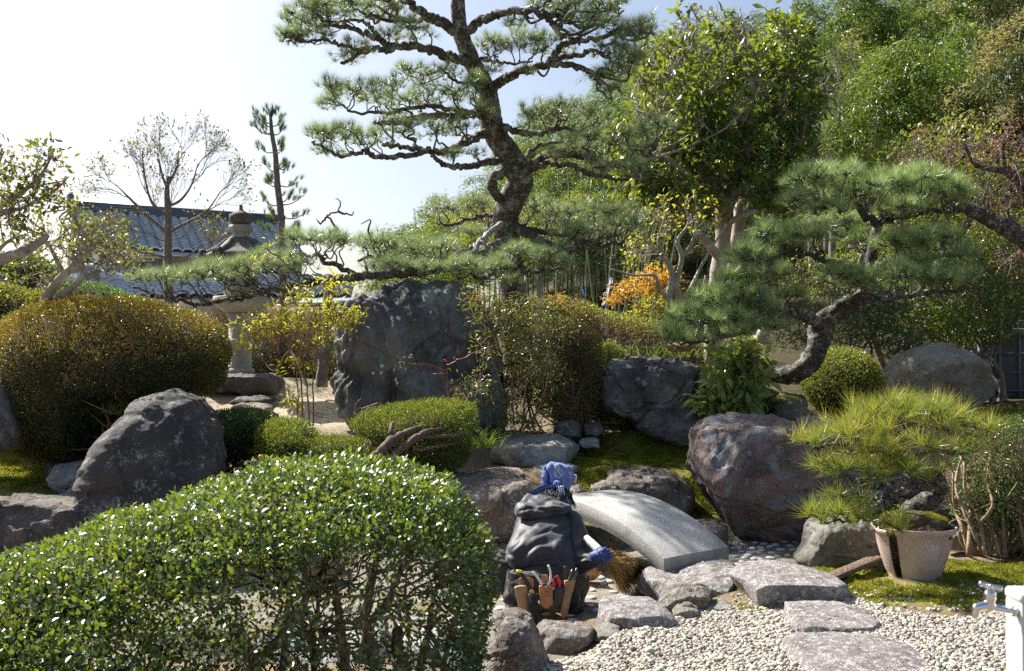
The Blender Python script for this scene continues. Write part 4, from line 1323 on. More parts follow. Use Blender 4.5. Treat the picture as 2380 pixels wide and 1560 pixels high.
rock('low dark rock under the near end of the bridge', [(1484, 1372), (1490, 1345), (1515, 1330), (1580, 1334), (1650, 1320), (1710, 1318), (1745, 1340), (1735, 1375), (1640, 1395), (1560, 1398), (1500, 1392)], 6.9, .8, M['r_white'], .5, 6, seed=47, amp=.05, frac=.2)
rock('white flecked flat rock touching the gravel right of the bridge', [(1698, 1385), (1702, 1350), (1735, 1325), (1800, 1312), (1860, 1312), (1915, 1330), (1955, 1350), (1955, 1375), (1900, 1392), (1830, 1405), (1760, 1408), (1712, 1405)], 6.35, .85, M['r_white'], .75, 6, seed=48, amp=.04, p=2.6, vf=1372, fronty=.46, frac=.15, pc=.72)
rock('small cracked grey rock between the two white flecked ones', [(1530, 1400), (1545, 1380), (1590, 1366), (1635, 1366), (1668, 1385), (1665, 1405), (1610, 1418), (1555, 1418)], 6.25, .4, M['r_front'], .4, 6, seed=49, amp=.09)
rock('low grainy stone in the gravel edge', [(1562, 1425), (1575, 1410), (1610, 1408), (1628, 1418), (1600, 1432)], 6.0, .2, M['r_grey'], .6, 5, seed=50)
rock('second low grainy stone in the gravel edge toward the bridge', [(1625, 1412), (1640, 1402), (1690, 1400), (1712, 1408), (1680, 1420)], 6.15, .25, M['r_grey'], .6, 5, seed=51)
rock('white speckled purple rock at the right foot of the gardener', [(1372, 1445), (1385, 1412), (1430, 1393), (1480, 1390), (1530, 1400), (1565, 1430), (1555, 1455), (1500, 1475), (1440, 1480), (1390, 1470)], 5.85, .6, M['r_white'], .55, 6, seed=52, amp=.045, vf=1436, frac=.15, pc=.6)
rock('pale flat topped edging stone below the tool holsters', [(1243, 1500), (1245, 1460), (1270, 1448), (1330, 1446), (1380, 1455), (1382, 1480), (1340, 1500), (1280, 1514)], 5.6, .4, M['r_front'], .5, 6, seed=53, amp=.05, p=3.4, vf=1466)
rock('small sandy coloured stone in the edge row', [(1376, 1482), (1385, 1462), (1420, 1452), (1450, 1460), (1455, 1480), (1420, 1496), (1388, 1494)], 5.6, .25, M['r_grey'], .5, 5, seed=54, amp=.05)
rock('upright pinnacle stone in the near foreground beside the hedge', [(1118, 1640), (1118, 1560), (1135, 1490), (1150, 1445), (1175, 1420), (1205, 1418), (1235, 1435), (1255, 1490), (1275, 1550), (1290, 1640)], 4.9, .38, M['r_front'], .12, 7, seed=55, amp=.07, fr=1.5, p=2.4, facets=5, cut=1.0)
rock('dark flecked oval stepping stone in the gravel', [(1815, 1445), (1828, 1418), (1880, 1405), (1940, 1405), (2000, 1412), (2040, 1432), (2048, 1455), (2020, 1475), (1960, 1482), (1890, 1480), (1835, 1468)], 5.65, .55, M['r_white'], .9, 6, name='stepping_stone', cat='stepping stone', seed=56, amp=.03, p=2.8, vf=1460, fronty=.46, frac=.12, pc=.75)
rock('big flecked stepping stone cut by the bottom of the frame', [(1810, 1590), (1830, 1530), (1890, 1500), (1980, 1492), (2070, 1498), (2150, 1520), (2205, 1560), (2220, 1620), (2000, 1660), (1850, 1640)], 4.85, .7, M['r_white'], .9, 6, name='stepping_stone', cat='stepping stone', seed=57, amp=.03, p=2.8, vf=1600, fronty=.46, frac=.12, pc=.75)
for i, (u, v, r, lab) in enumerate([(1597, 1410, 13, 'reddish cobble beside the bridge foot stone'), (1720, 1395, 9, 'small rust red cobble between the flecked rocks'), (2215, 1255, 26, 'grey rock behind the flower pot at its right'), (1105, 1400, 14, 'grey cobble at the right end of the hedge')]):
    Y = [6.0, 6.4, 7.9, 6.2][i]
    th = np.linspace(0, 2 * np.pi, 10, endpoint=False)
    rock(lab, [(u + r * math.cos(a) * 1.3, v + r * math.sin(a) * .8) for a in th], Y, r * Y / FPX * 2, [M['r_tan'], plain('rust_red_stone', (.25, .09, .06)), M['r_grey'], M['r_grey']][i], .3, 5, name='cobble', cat='cobble', seed=60 + i)
# low foundation of the far bank, left shade
rock('grey rock in the shade under the far left of the front hedge', [(540, 1640), (560, 1500), (700, 1470), (900, 1480), (960, 1540), (940, 1640)], 5.6, .7, M['r_pale'], .4, 6, seed=70, amp=.06)
rock('pale rock seen through the hedge stems beside the pinnacle stone', [(900, 1560), (930, 1500), (1010, 1480), (1100, 1500), (1125, 1560), (1080, 1620), (930, 1620)], 5.4, .5, M['r_pale'], .4, 6, seed=71, amp=.06)

# ---------------------------------------------------------------- arched stone bridge
nf = onground(1540, 1335, .05); 
A0 = P(1543, 1337, 6.98); B0 = P(1694, 1303, 7.42)
wv = (B0 - A0) * np.array([1, 1, 0]); W = np.linalg.norm(wv); wv /= W
lv = np.array([-wv[1], wv[0], 0])
LB = 2.05; z0 = A0[2]; thk = .115; rise = .30
mb = MB(); nL, nW = 60, 14
def prof(t): return rise * (1 - (2 * t - 1) ** 2) 
rowsv = []
for i in range(nL + 1):
    t = i / nL; c = A0 + lv * LB * t; zt = z0 + thk + prof(t); zb = z0 + prof(t) * .93 if 0 < i < nL else z0
    th = thk
    ring = []
    b_ = .006
    for (a_, z_) in [(b_, zt), (W * .25, zt), (W * .5, zt), (W * .75, zt), (W - b_, zt), (W, zt - b_), (W, zb + b_), (W - b_, zb), (W * .5, zb), (b_, zb), (0, zb + b_), (0, zt - b_)]:
        ring.append(c + wv * a_ * 1.0 + np.array([0, 0, z_ - c[2]]))
    rowsv.append(ring)
V = np.array(rowsv); k_ = 12
V[0] -= 0; 
i = np.arange(nL)[:, None] * k_; j = np.arange(k_)[None]; j2 = (j + 1) % k_
F_ = np.stack([i + j, i + j2, i + k_ + j2, i + k_ + j], -1).reshape(-1, 4)
mb.add(V.reshape(-1, 3), [F_[:, ::-1]])
mb.add(V[0], [np.arange(k_)[None]]); mb.add(V[-1], [np.arange(k_)[::-1][None]])
m, nt, N, L, b = newmat('speckled_granite')
g = nd(nt, 'ShaderNodeTexCoord').outputs['Object']
n1 = noise(nt, 180, 3, .7, g); n2 = noise(nt, 3, 6, .6, g); n3 = noise(nt, 60, 4, .7, g)
r = ramp(nt, [(.32, (.22, .22, .22)), (.48, (.42, .42, .41)), (.66, (.62, .61, .59))], n1.outputs['Fac'])
r2 = ramp(nt, [(.32, (.55, .54, .50)), (.5, (.88, .88, .86)), (.68, (1.12, 1.12, 1.12))], n2.outputs['Fac'])
mm = nd(nt, 'ShaderNodeMix'); mm.data_type = 'RGBA'; mm.blend_type = 'MULTIPLY'; mm.inputs[0].default_value = 1
L.new(r.outputs[0], mm.inputs[6]); L.new(r2.outputs[0], mm.inputs[7]); L.new(mm.outputs[2], b.inputs['Base Color']); b.inputs['Roughness'].default_value = .75
bp = nd(nt, 'ShaderNodeBump', Strength=.5, Distance=.008); L.new(math_(nt, 'ADD', n1.outputs['Fac'], n3.outputs['Fac']), bp.inputs['Height']); L.new(bp.outputs[0], b.inputs['Normal'])
M['granite'] = m
o = mb.build('stone_bridge', m, org=A0, smooth=False)
tag(o, 'arched slab bridge of grey granite over the dry pond', 'bridge')

rock('long dark rock lying behind the branches of the potted pine', [(1880, 1130), (1900, 1075), (1980, 1055), (2080, 1060), (2160, 1080), (2190, 1130), (2170, 1180), (2040, 1200), (1900, 1190)], 9.4, .8, M['r_brown'], .2, 6, seed=90, amp=.08, facets=12)
rock('dark low rock behind the trunk of the potted pine', [(2090, 1230), (2100, 1170), (2180, 1150), (2240, 1170), (2260, 1220), (2200, 1245)], 8.4, .5, M['r_brown'], .2, 5, seed=91, amp=.08)
rock('shaded brown rock left of the black upright rock foot', [(1790, 985), (1800, 960), (1850, 952), (1880, 975), (1860, 1000)], 10.6, .4, M['r_brown'], .2, 5, seed=92)
# ---------------------------------------------------------------- pine builder
def limbpts(ctrl, per=6, wob=.012):
    """ctrl (u,v,Y) list"""
    p = np.array([P(*c) for c in ctrl])
    q = catmull(p, per)
    n_ = RG.normal(size=q.shape) * wob; n_[0] = 0
    return q + n_


def pad_targets(pads):
    out = []
    for (u, v, Y, hu, hv, hy, n) in pads:
        c = P(u, v, Y); s = Y / FPX
        d = rdir(n)
        d[:, 2] = np.where(RG.random(n) < .8, np.abs(d[:, 2]), d[:, 2] * .5)
        r = RG.random(n) ** .38
        q = c + d * r[:, None] * np.array([hu * s, hy, hv * s])
        out.append(q)
    return np.vstack(out)


def limb(T_, ctrl, r0, r1, pads, per=40, L=.125, wd=.0025, mat='needle', bark='bark_pine', nh=None, rt=.0042, name='branch', upb=.55, k=8, mid=6, rh=None, cone=(.1, 1.2)):
    if T_ is PT:      # upper left limbs moved forward so their shadows dapple the bridge
        fw = lambda u, v, Y: Y - .8 * min(1, max(0, (1060 - u) / 330)) * (v < 380)
        ctrl = [(u, v, fw(u, v, Y)) for u, v, Y in ctrl]; pads = [(u, v, fw(u, v, Y), *r_) for u, v, Y, *r_ in pads]
    q = limbpts(ctrl)
    mb = MB(); tube(mb, q, (r0, r1), k, rough=.3, seed=r0 * 100)
    if pads:
        tg = pad_targets(pads)
        n_h = nh or max(2, len(tg) // 16)
        d = colonize(mb, q[max(1, len(q) // 8):], tg, n_h, rh or max(r1 * .8, .009), rt, .15, .13, .12, 5, mid)
    o = mb.build(name, M[bark], T_)
    if pads:
        nb = MB(); needles(nb, tg, d, per, L, wd, upb, cone)
        p_ = nb.build('needles', M[mat], o, smooth=False)
    return q


# ---------------------------------------------------------------- the large black pine
tr = [(1205, 850, 13.0), (1200, 760, 12.9), (1192, 680, 12.9), (1183, 600, 12.85), (1177, 540, 12.8), (1176, 501, 12.75), (1190, 463, 12.7), (1206, 430, 12.65), (1206, 405, 12.6), (1194, 377, 12.6), (1158, 326, 12.6), (1140, 278, 12.55), (1136, 240, 12.55), (1128, 205, 12.5), (1105, 160, 12.45), (1078, 99, 12.4), (1066, 45, 12.35), (1064, 0, 12.3), (1075, -50, 12.3), (1090, -110, 12.3)]
base = P(1205, 850, 13.0)
PT = thing('black_pine_tree', 'large trained black pine with crooked dark trunk rising behind the standing rock', 'pine tree', base)
q = catmull(np.array([P(*c) for c in tr]), 7)
mb = MB()
tube(mb, q, np.interp(np.linspace(0, 1, len(q)), [0, .2, .3, .42, .5, .62, .72, .85, 1], [.17, .165, .17, .165, .155, .135, .115, .095, .06]), 26, rough=.14)
# the small loop beside the trunk and knots
tube(mb, limbpts([(1190, 396, 12.6), (1168, 402, 12.5), (1148, 414, 12.45), (1143, 436, 12.5), (1160, 458, 12.6), (1178, 478, 12.7)], 6, .004), (.055, .065, .06, .065), 12, rough=.3)
for (u, v, Y, r) in [(1178, 297, 12.45, .05), (1216, 410, 12.5, .06), (1205, 383, 12.5, .05), (1137, 215, 12.4, .05)]:
    vv, ff = ico(3); mb.add(vv * (1 + .2 * fbm(vv * 1.5, 3))[:, None] * r + P(u, v, Y), [ff])
mb.build('trunk', M['bark_pine'], PT)
mb = MB()
tube(mb, limbpts([(1165, 522, 12.5), (1140, 540, 12.3), (1116, 562, 12.1), (1100, 585, 12.0), (1087, 600, 11.95)]), (.045, .035, .03, .012), 8, rough=.3)
tube(mb, limbpts([(1116, 562, 12.1), (1135, 570, 12.0), (1148, 582, 11.9)]), (.02, .008), 6, rough=.3)
tube(mb, limbpts([(1110, 570, 12.1), (1080, 580, 12.0), (1050, 598, 11.95)]), (.022, .006), 6, rough=.3)
mb.build('dead_branch', M['dead'], PT)
U = 1
# upper left
limb(PT, [(1060, 78, 12.4), (1040, 60, 12.3), (1012, 48, 12.2), (985, 34, 12.1), (962, 14, 12.0), (940, -14, 11.9), (915, -45, 11.8)], .075, .03, [(870, 22, 11.9, 60, 30, .5, 60), (930, -20, 11.8, 60, 30, .5, 30)])
limb(PT, [(1010, 47, 12.2), (985, 46, 12.2), (945, 46, 12.1), (905, 46, 12.0), (870, 38, 11.9), (835, 26, 11.8)], .04, .014, [(820, 22, 11.9, 45, 26, .45, 40), (900, 32, 12, 50, 26, .4, 36), (950, 60, 12, 40, 22, .4, 22)])
limb(PT, [(1092, 150, 12.45), (1060, 137, 12.3), (1035, 128, 12.2), (1000, 117, 12.1), (965, 108, 12.0), (925, 108, 11.9), (898, 118, 11.85), (870, 112, 11.8), (840, 125, 11.7), (812, 140, 11.6), (795, 146, 11.6)], .065, .018, [(830, 118, 11.6, 45, 26, .4, 34), (800, 140, 11.6, 36, 14, .3, 16), (960, 84, 12.0, 56, 28, .5, 50), (905, 92, 12, 40, 18, .4, 22)])
limb(PT, [(905, 110, 11.9), (885, 92, 11.9), (862, 84, 11.9), (838, 72, 11.9), (805, 64, 11.8), (775, 60, 11.7), (738, 62, 11.7), (712, 72, 11.6), (690, 92, 11.6)], .04, .012, [(690, 52, 11.6, 36, 32, .4, 60), (745, 44, 11.7, 46, 26, .4, 50), (668, 88, 11.5, 26, 14, .3, 26), (712, 10, 11.6, 46, 26, .4, 46), (790, 8, 11.8, 40, 26, .4, 34)])
limb(PT, [(880, 90, 11.9), (868, 72, 11.9), (858, 60, 11.9), (838, 50, 11.9), (810, 48, 11.8), (785, 52, 11.8), (752, 46, 11.7), (735, 34, 11.6)], .026, .01, [(765, 28, 11.6, 46, 22, .4, 40)])
limb(PT, [(870, 113, 11.8), (845, 112, 11.7), (822, 112, 11.6), (790, 102, 11.6), (760, 94, 11.5), (730, 92, 11.5), (690, 96, 11.4), (665, 98, 11.4)], .026, .009, [(680, 88, 11.4, 30, 14, .3, 26), (745, 90, 11.5, 40, 14, .3, 26)])
# middle left
limb(PT, [(1130, 262, 12.5), (1110, 268, 12.4), (1080, 270, 12.3), (1040, 272, 12.2), (1000, 270, 12.1), (960, 274, 12.0), (925, 282, 11.9), (890, 286, 11.8), (870, 288, 11.8)], .055, .022, [(1010, 232, 12.1, 75, 34, .5, 80), (1080, 222, 12.2, 46, 34, .45, 46), (930, 246, 12.0, 60, 26, .5, 46)])
limb(PT, [(1090, 262, 12.4), (1050, 255, 12.1), (1000, 244, 11.9), (950, 252, 11.8), (910, 262, 11.7), (870, 262, 11.6), (830, 262, 11.5), (795, 246, 11.5), (762, 226, 11.4)], .032, .01, [(775, 212, 11.4, 36, 24, .4, 46), (840, 222, 11.5, 50, 30, .45, 60), (905, 212, 11.6, 50, 34, .5, 60), (765, 246, 11.4, 30, 14, .3, 22)])
limb(PT, [(1128, 200, 12.5), (1100, 196, 12.3), (1060, 188, 12.2), (1040, 172, 12.1), (1020, 158, 12.0)], .028, .012, [(975, 178, 12.1, 75, 30, .45, 76), (1050, 168, 12.2, 40, 22, .4, 26), (1110, 182, 12.2, 22, 20, .3, 14)])
limb(PT, [(1132, 306, 12.5), (1110, 318, 12.4), (1082, 332, 12.3), (1055, 345, 12.2), (1025, 352, 12.1), (990, 350, 12.0), (960, 345, 11.9), (925, 342, 11.8), (890, 334, 11.7)], .055, .022, [(1060, 300, 12.2, 60, 26, .5, 50), (980, 308, 12.0, 60, 28, .5, 52), (910, 300, 11.9, 50, 28, .5, 46)])
limb(PT, [(990, 352, 12.0), (950, 362, 11.8), (905, 366, 11.7), (870, 364, 11.6), (848, 354, 11.5), (815, 360, 11.5), (790, 362, 11.4), (765, 350, 11.4), (740, 336, 11.3), (725, 328, 11.3)], .036, .012, [(742, 316, 11.3, 34, 22, .35, 46), (800, 318, 11.4, 50, 30, .45, 60), (860, 328, 11.6, 50, 26, .45, 46), (760, 352, 11.3, 40, 12, .3, 18)])
limb(PT, [(1160, 372, 12.5), (1130, 376, 12.3), (1100, 386, 12.2), (1070, 390, 12.1), (1040, 386, 12.0), (1018, 374, 11.9), (1006, 360, 11.9)], .05, .022, [(1050, 360, 12, 34, 14, .3, 22), (1110, 362, 12.2, 30, 14, .3, 14)])
# upper right
limb(PT, [(1085, 72, 12.4), (1105, 58, 12.3), (1130, 42, 12.2), (1160, 33, 12.1), (1195, 26, 12.0), (1232, 24, 11.9), (1262, 36, 11.8), (1282, 55, 11.8), (1296, 75, 11.7), (1308, 92, 11.7)], .062, .025, [(1285, 12, 11.8, 60, 30, .5, 70), (1345, 20, 11.7, 60, 32, .5, 76), (1400, 30, 11.6, 50, 34, .5, 66), (1210, 60, 12, 46, 16, .3, 26)])
limb(PT, [(1250, 30, 11.9), (1290, 30, 11.8), (1325, 50, 11.7), (1355, 62, 11.6), (1390, 58, 11.6), (1420, 44, 11.5), (1450, 26, 11.5)], .03, .01, [(1430, 6, 11.5, 34, 26, .4, 50), (1372, 50, 11.6, 50, 20, .4, 40), (1330, -10, 11.7, 60, 20, .4, 30)])
limb(PT, [(1138, 212, 12.5), (1158, 195, 12.3), (1182, 180, 12.2), (1212, 168, 12.1), (1245, 158, 12.0), (1280, 150, 11.9), (1320, 152, 11.8), (1350, 158, 11.7), (1378, 172, 11.6), (1400, 190, 11.6)], .065, .022, [(1415, 180, 11.6, 50, 30, .45, 56), (1460, 150, 11.5, 46, 44, .45, 80), (1425, 218, 11.6, 46, 16, .4, 30), (1300, 120, 11.9, 60, 26, .5, 40)])
limb(PT, [(1275, 150, 11.9), (1292, 124, 11.8), (1308, 104, 11.8), (1330, 96, 11.7), (1360, 92, 11.6), (1395, 90, 11.6), (1425, 78, 11.5), (1432, 84, 11.5)], .042, .02, [(1480, 82, 11.4, 40, 36, .4, 70), (1430, 70, 11.5, 44, 22, .4, 36), (1505, 66, 11.4, 22, 26, .35, 26), (1350, 78, 11.7, 40, 14, .4, 22)])
limb(PT, [(1285, 140, 11.9), (1320, 130, 11.8), (1355, 126, 11.7), (1376, 116, 11.6), (1398, 126, 11.6), (1420, 142, 11.5), (1436, 145, 11.5)], .034, .014, [(1395, 112, 11.6, 34, 16, .4, 22), (1445, 118, 11.5, 36, 26, .4, 40)])
limb(PT, [(1100, 140, 12.3), (1130, 138, 12.0), (1160, 145, 11.8), (1200, 148, 11.7), (1240, 140, 11.6)], .026, .01, [(1140, 112, 11.8, 40, 26, .4, 46), (1200, 108, 11.7, 55, 32, .45, 70), (1262, 108, 11.7, 40, 26, .4, 40), (1150, 165, 11.8, 36, 12, .3, 14), (1225, 168, 11.7, 20, 10, .2, 12)])
limb(PT, [(1120, 200, 12.3), (1112, 206, 12.1), (1108, 214, 12.0)], .02, .008, [(1108, 196, 12.1, 26, 22, .25, 30), (1128, 256, 12.0, 30, 16, .25, 24), (1060, 262, 12.1, 26, 12, .25, 12)])
# middle right
limb(PT, [(1168, 296, 12.5), (1190, 304, 12.3), (1225, 312, 12.2), (1260, 310, 12.1), (1300, 300, 12.0), (1340, 302, 11.9), (1380, 310, 11.8)], .045, .014, [(1250, 282, 12.1, 50, 26, .5, 50), (1310, 262, 12.0, 60, 34, .5, 76), (1380, 278, 11.9, 50, 34, .5, 66), (1240, 256, 12.2, 36, 20, .4, 24)])
limb(PT, [(1215, 398, 12.5), (1235, 385, 12.4), (1262, 366, 12.3), (1295, 358, 12.2), (1330, 358, 12.1), (1358, 362, 12.0), (1382, 376, 11.9), (1412, 382, 11.8), (1452, 376, 11.7), (1490, 368, 11.6), (1510, 355, 11.5), (1528, 336, 11.5)], .07, .018, [(1450, 330, 11.7, 55, 30, .5, 70), (1520, 306, 11.5, 50, 34, .45, 76), (1370, 334, 12.0, 60, 28, .5, 66), (1490, 352, 11.6, 50, 14, .4, 30)])
limb(PT, [(1218, 400, 12.5), (1255, 384, 12.2), (1300, 380, 12.0), (1340, 390, 11.8), (1370, 405, 11.7), (1410, 412, 11.6), (1445, 418, 11.5), (1480, 408, 11.4)], .045, .014, [(1300, 362, 12, 44, 16, .5, 26), (1400, 392, 11.6, 60, 16, .45, 40), (1470, 392, 11.4, 40, 16, .4, 30)])
limb(PT, [(1200, 390, 12.6), (1232, 352, 12.9), (1270, 334, 13.1), (1320, 330, 13.2), (1370, 320, 13.3)], .035, .012, [(1260, 310, 13.1, 60, 26, .5, 50), (1350, 300, 13.3, 60, 30, .5, 56)])
# lower right
limb(PT, [(1192, 533, 12.7), (1218, 540, 12.5), (1250, 556, 12.3), (1285, 574, 12.2), (1320, 583, 12.1), (1350, 578, 12.0), (1380, 571, 11.9), (1415, 570, 11.8), (1448, 565, 11.8)], .06, .02, [(1390, 540, 11.9, 70, 26, .5, 60), (1455, 530, 11.8, 46, 26, .5, 50), (1330, 548, 12, 50, 22, .45, 36)])
limb(PT, [(1190, 520, 12.9), (1230, 532, 12.9), (1275, 540, 12.9), (1320, 548, 12.8), (1365, 560, 12.7), (1400, 550, 12.6), (1440, 545, 12.5)], .05, .015, [(1280, 505, 12.9, 70, 30, .6, 80), (1360, 500, 12.8, 75, 30, .6, 90), (1440, 500, 12.6, 60, 32, .6, 76), (1240, 480, 13.0, 50, 24, .5, 40)])
limb(PT, [(1180, 500, 13.0), (1130, 500, 13.3), (1090, 510, 13.4), (1050, 524, 13.4), (1015, 520, 13.3)], .04, .014, [(1040, 490, 13.2, 60, 30, .5, 66), (1110, 478, 13.2, 50, 26, .5, 46), (1100, 545, 12.8, 36, 20, .4, 26)])
# low branches in front of the trunk foot
limb(PT, [(1175, 575, 12.6), (1190, 600, 12.2), (1215, 625, 12.0), (1250, 632, 11.8), (1290, 626, 11.7), (1315, 622, 11.6)], .04, .012, [(1210, 590, 12.0, 55, 26, .4, 66), (1270, 602, 11.8, 46, 26, .4, 60), (1165, 610, 12.1, 36, 22, .4, 36), (1310, 612, 11.7, 24, 16, .3, 22)])
limb(PT, [(1170, 585, 12.5), (1150, 620, 12.1), (1130, 645, 11.7), (1100, 640, 11.5), (1060, 645, 11.4)], .035, .012, [(1150, 628, 11.8, 46, 26, .4, 46), (1080, 622, 11.5, 50, 26, .4, 56), (1180, 655, 11.6, 36, 14, .3, 20)])
# very long lower left limb lying over the rock and past the lantern
limb(PT, [(1172, 560, 12.7), (1140, 578, 12.5), (1100, 596, 12.3), (1060, 612, 12.1), (1020, 622, 11.9), (980, 628, 11.7), (930, 636, 11.5), (880, 638, 11.35), (830, 642, 11.25), (780, 652, 11.2), (740, 656, 11.1), (700, 664, 11.05), (640, 674, 11.0), (590, 688, 11.0), (530, 699, 10.95), (470, 706, 10.9), (410, 698, 10.8), (360, 684, 10.8), (310, 672, 10.7)], .075, .012,
     [(500, 640, 10.9, 80, 36, .5, 110), (600, 626, 11.0, 75, 40, .5, 110), (410, 648, 10.8, 70, 26, .4, 66), (335, 650, 10.7, 44, 18, .3, 30), (690, 620, 11.1, 50, 30, .45, 46)], nh=40, mid=8)
limb(PT, [(1060, 612, 12.1), (1000, 600, 12.2), (950, 606, 12.2), (900, 612, 12.1), (860, 600, 12.0), (830, 608, 11.9)], .04, .016, [(870, 575, 12.0, 60, 40, .5, 90), (960, 590, 12.2, 70, 40, .5, 100), (1030, 585, 12.3, 50, 36, .5, 60), (900, 620, 11.6, 60, 20, .4, 50), (990, 628, 11.6, 60, 22, .4, 60)], nh=22)
limb(PT, [(830, 642, 11.3), (790, 620, 11.3), (755, 610, 11.4), (740, 590, 11.4), (720, 596, 11.4), (690, 590, 11.4)], .035, .014, [(700, 562, 11.4, 60, 28, .45, 66), (770, 566, 11.4, 50, 36, .45, 76), (640, 600, 11.3, 46, 24, .4, 40)], nh=14)
mb = MB()
for pth in ([(800, 560, 11.6), (775, 520, 11.6), (762, 500, 11.5), (785, 492, 11.5), (790, 470, 11.5), (780, 462, 11.5)], [(787, 492, 11.5), (815, 500, 11.5), (822, 492, 11.5)], [(762, 503, 11.5), (745, 520, 11.5), (735, 508, 11.5)], [(860, 560, 11.7), (855, 530, 11.7), (862, 512, 11.7), (840, 520, 11.7)]):
    tube(mb, limbpts(pth, 5, .006), (.016, .005), 5, rough=.3)
mb.build('bare_twigs', M['bark_pine'], PT)

# ---------------------------------------------------------------- leaning pine on the right
tr = [(1740, 905, 11.5), (1752, 880, 11.35), (1775, 866, 11.2), (1810, 871, 11.0), (1850, 866, 10.85), (1885, 838, 10.75), (1904, 795, 10.7), (1905, 762, 10.7), (1925, 738, 10.7), (1962, 720, 10.7), (1995, 700, 10.7), (2015, 665, 10.7), (2024, 620, 10.7), (2028, 575, 10.7), (2038, 530, 10.7), (2046, 505, 10.7)]
LP = thing('leaning_pine_tree', 'low leaning pine with scaly U shaped trunk and wide pads behind the pinkish boulder', 'pine tree', P(*tr[0]))
q = catmull(np.array([P(*c) for c in tr]), 8)
mb = MB(); tube(mb, q, np.interp(np.linspace(0, 1, len(q)), [0, .15, .45, .6, .8, 1], [.13, .10, .115, .09, .065, .045]), 24, rough=.22)
mb.build('trunk', M['bark_old'], LP)
kw = dict(bark='bark_old', mat='needle_near', L=.145, wd=.0026, per=44, rt=.0055)
def ll(c, r0, r1, pads, **k): limb(LP, c, r0, r1, pads, **{**kw, **k})
ll([(1905, 755, 10.7), (1880, 738, 10.4), (1850, 728, 10.2), (1820, 730, 10.1), (1790, 715, 10.0), (1745, 712, 9.9), (1700, 700, 9.9)], .07, .016, [(1650, 700, 9.9, 60, 40, .5, 76), (1720, 690, 9.9, 60, 36, .5, 76), (1600, 740, 9.9, 60, 36, .45, 66), (1680, 745, 9.8, 80, 34, .45, 90), (1770, 720, 9.9, 60, 34, .4, 60), (1560, 775, 9.9, 40, 24, .4, 36), (1830, 690, 10.1, 40, 26, .4, 30)], nh=34)
ll([(1800, 725, 10.1), (1760, 760, 9.9), (1700, 780, 9.8), (1640, 795, 9.8), (1580, 798, 9.8)], .03, .01, [(1600, 790, 9.8, 60, 22, .4, 50), (1690, 776, 9.7, 60, 26, .4, 50), (1780, 762, 9.8, 50, 20, .4, 36)])
ll([(1930, 735, 10.7), (1960, 700, 10.3), (2000, 690, 10.1), (2060, 695, 10.0), (2120, 688, 10.0), (2180, 680, 10.0), (2240, 678, 9.9)], .05, .014, [(2080, 650, 10.0, 70, 34, .5, 76), (2160, 650, 10.0, 60, 30, .5, 60), (2000, 660, 10.0, 50, 30, .4, 50), (2220, 650, 9.9, 40, 26, .4, 36)])
ll([(2020, 640, 10.7), (1985, 625, 10.4), (1940, 612, 10.2), (1890, 598, 10.1), (1850, 592, 10.0), (1800, 596, 9.9)], .045, .014, [(1800, 556, 9.9, 70, 40, .5, 100), (1740, 600, 9.9, 60, 36, .45, 76), (1880, 556, 10.1, 60, 34, .5, 76), (1700, 650, 9.9, 50, 26, .4, 46), (1790, 640, 9.8, 60, 24, .4, 56), (1950, 640, 10, 50, 26, .4, 46)], nh=26)
ll([(2024, 620, 10.7), (2060, 610, 10.5), (2100, 605, 10.4), (2150, 600, 10.3), (2200, 590, 10.2)], .035, .012, [(2090, 570, 10.3, 60, 34, .5, 76), (2160, 560, 10.2, 60, 34, .5, 80), (2220, 600, 10.2, 40, 34, .4, 50), (2130, 610, 10.2, 60, 20, .4, 40)])
ll([(2042, 520, 10.7), (2010, 500, 10.5), (1985, 470, 10.4), (1960, 478, 10.3), (1925, 470, 10.2), (1890, 462, 10.2)], .045, .014, [(1880, 424, 10.2, 60, 36, .5, 90), (1950, 420, 10.3, 60, 36, .5, 90), (1990, 450, 10.3, 50, 30, .5, 60), (1850, 466, 10.2, 36, 20, .4, 30), (1920, 490, 10.1, 60, 20, .4, 40)])
ll([(2044, 515, 10.7), (2080, 505, 10.6), (2120, 500, 10.5), (2160, 490, 10.4), (2200, 492, 10.3), (2240, 490, 10.3)], .045, .014, [(2060, 440, 10.5, 60, 44, .5, 110), (2130, 430, 10.5, 60, 44, .5, 110), (2190, 450, 10.4, 50, 34, .5, 80), (2100, 490, 10.3, 70, 26, .4, 66), (2230, 470, 10.3, 36, 30, .4, 40)], nh=30)
# upper back fill behind the pads
ll([(2026, 600, 10.8), (1980, 570, 11.1), (1940, 540, 11.3), (1900, 520, 11.4)], .03, .012, [(1930, 520, 11.3, 70, 30, .4, 60), (2010, 560, 11.1, 50, 40, .4, 50)])

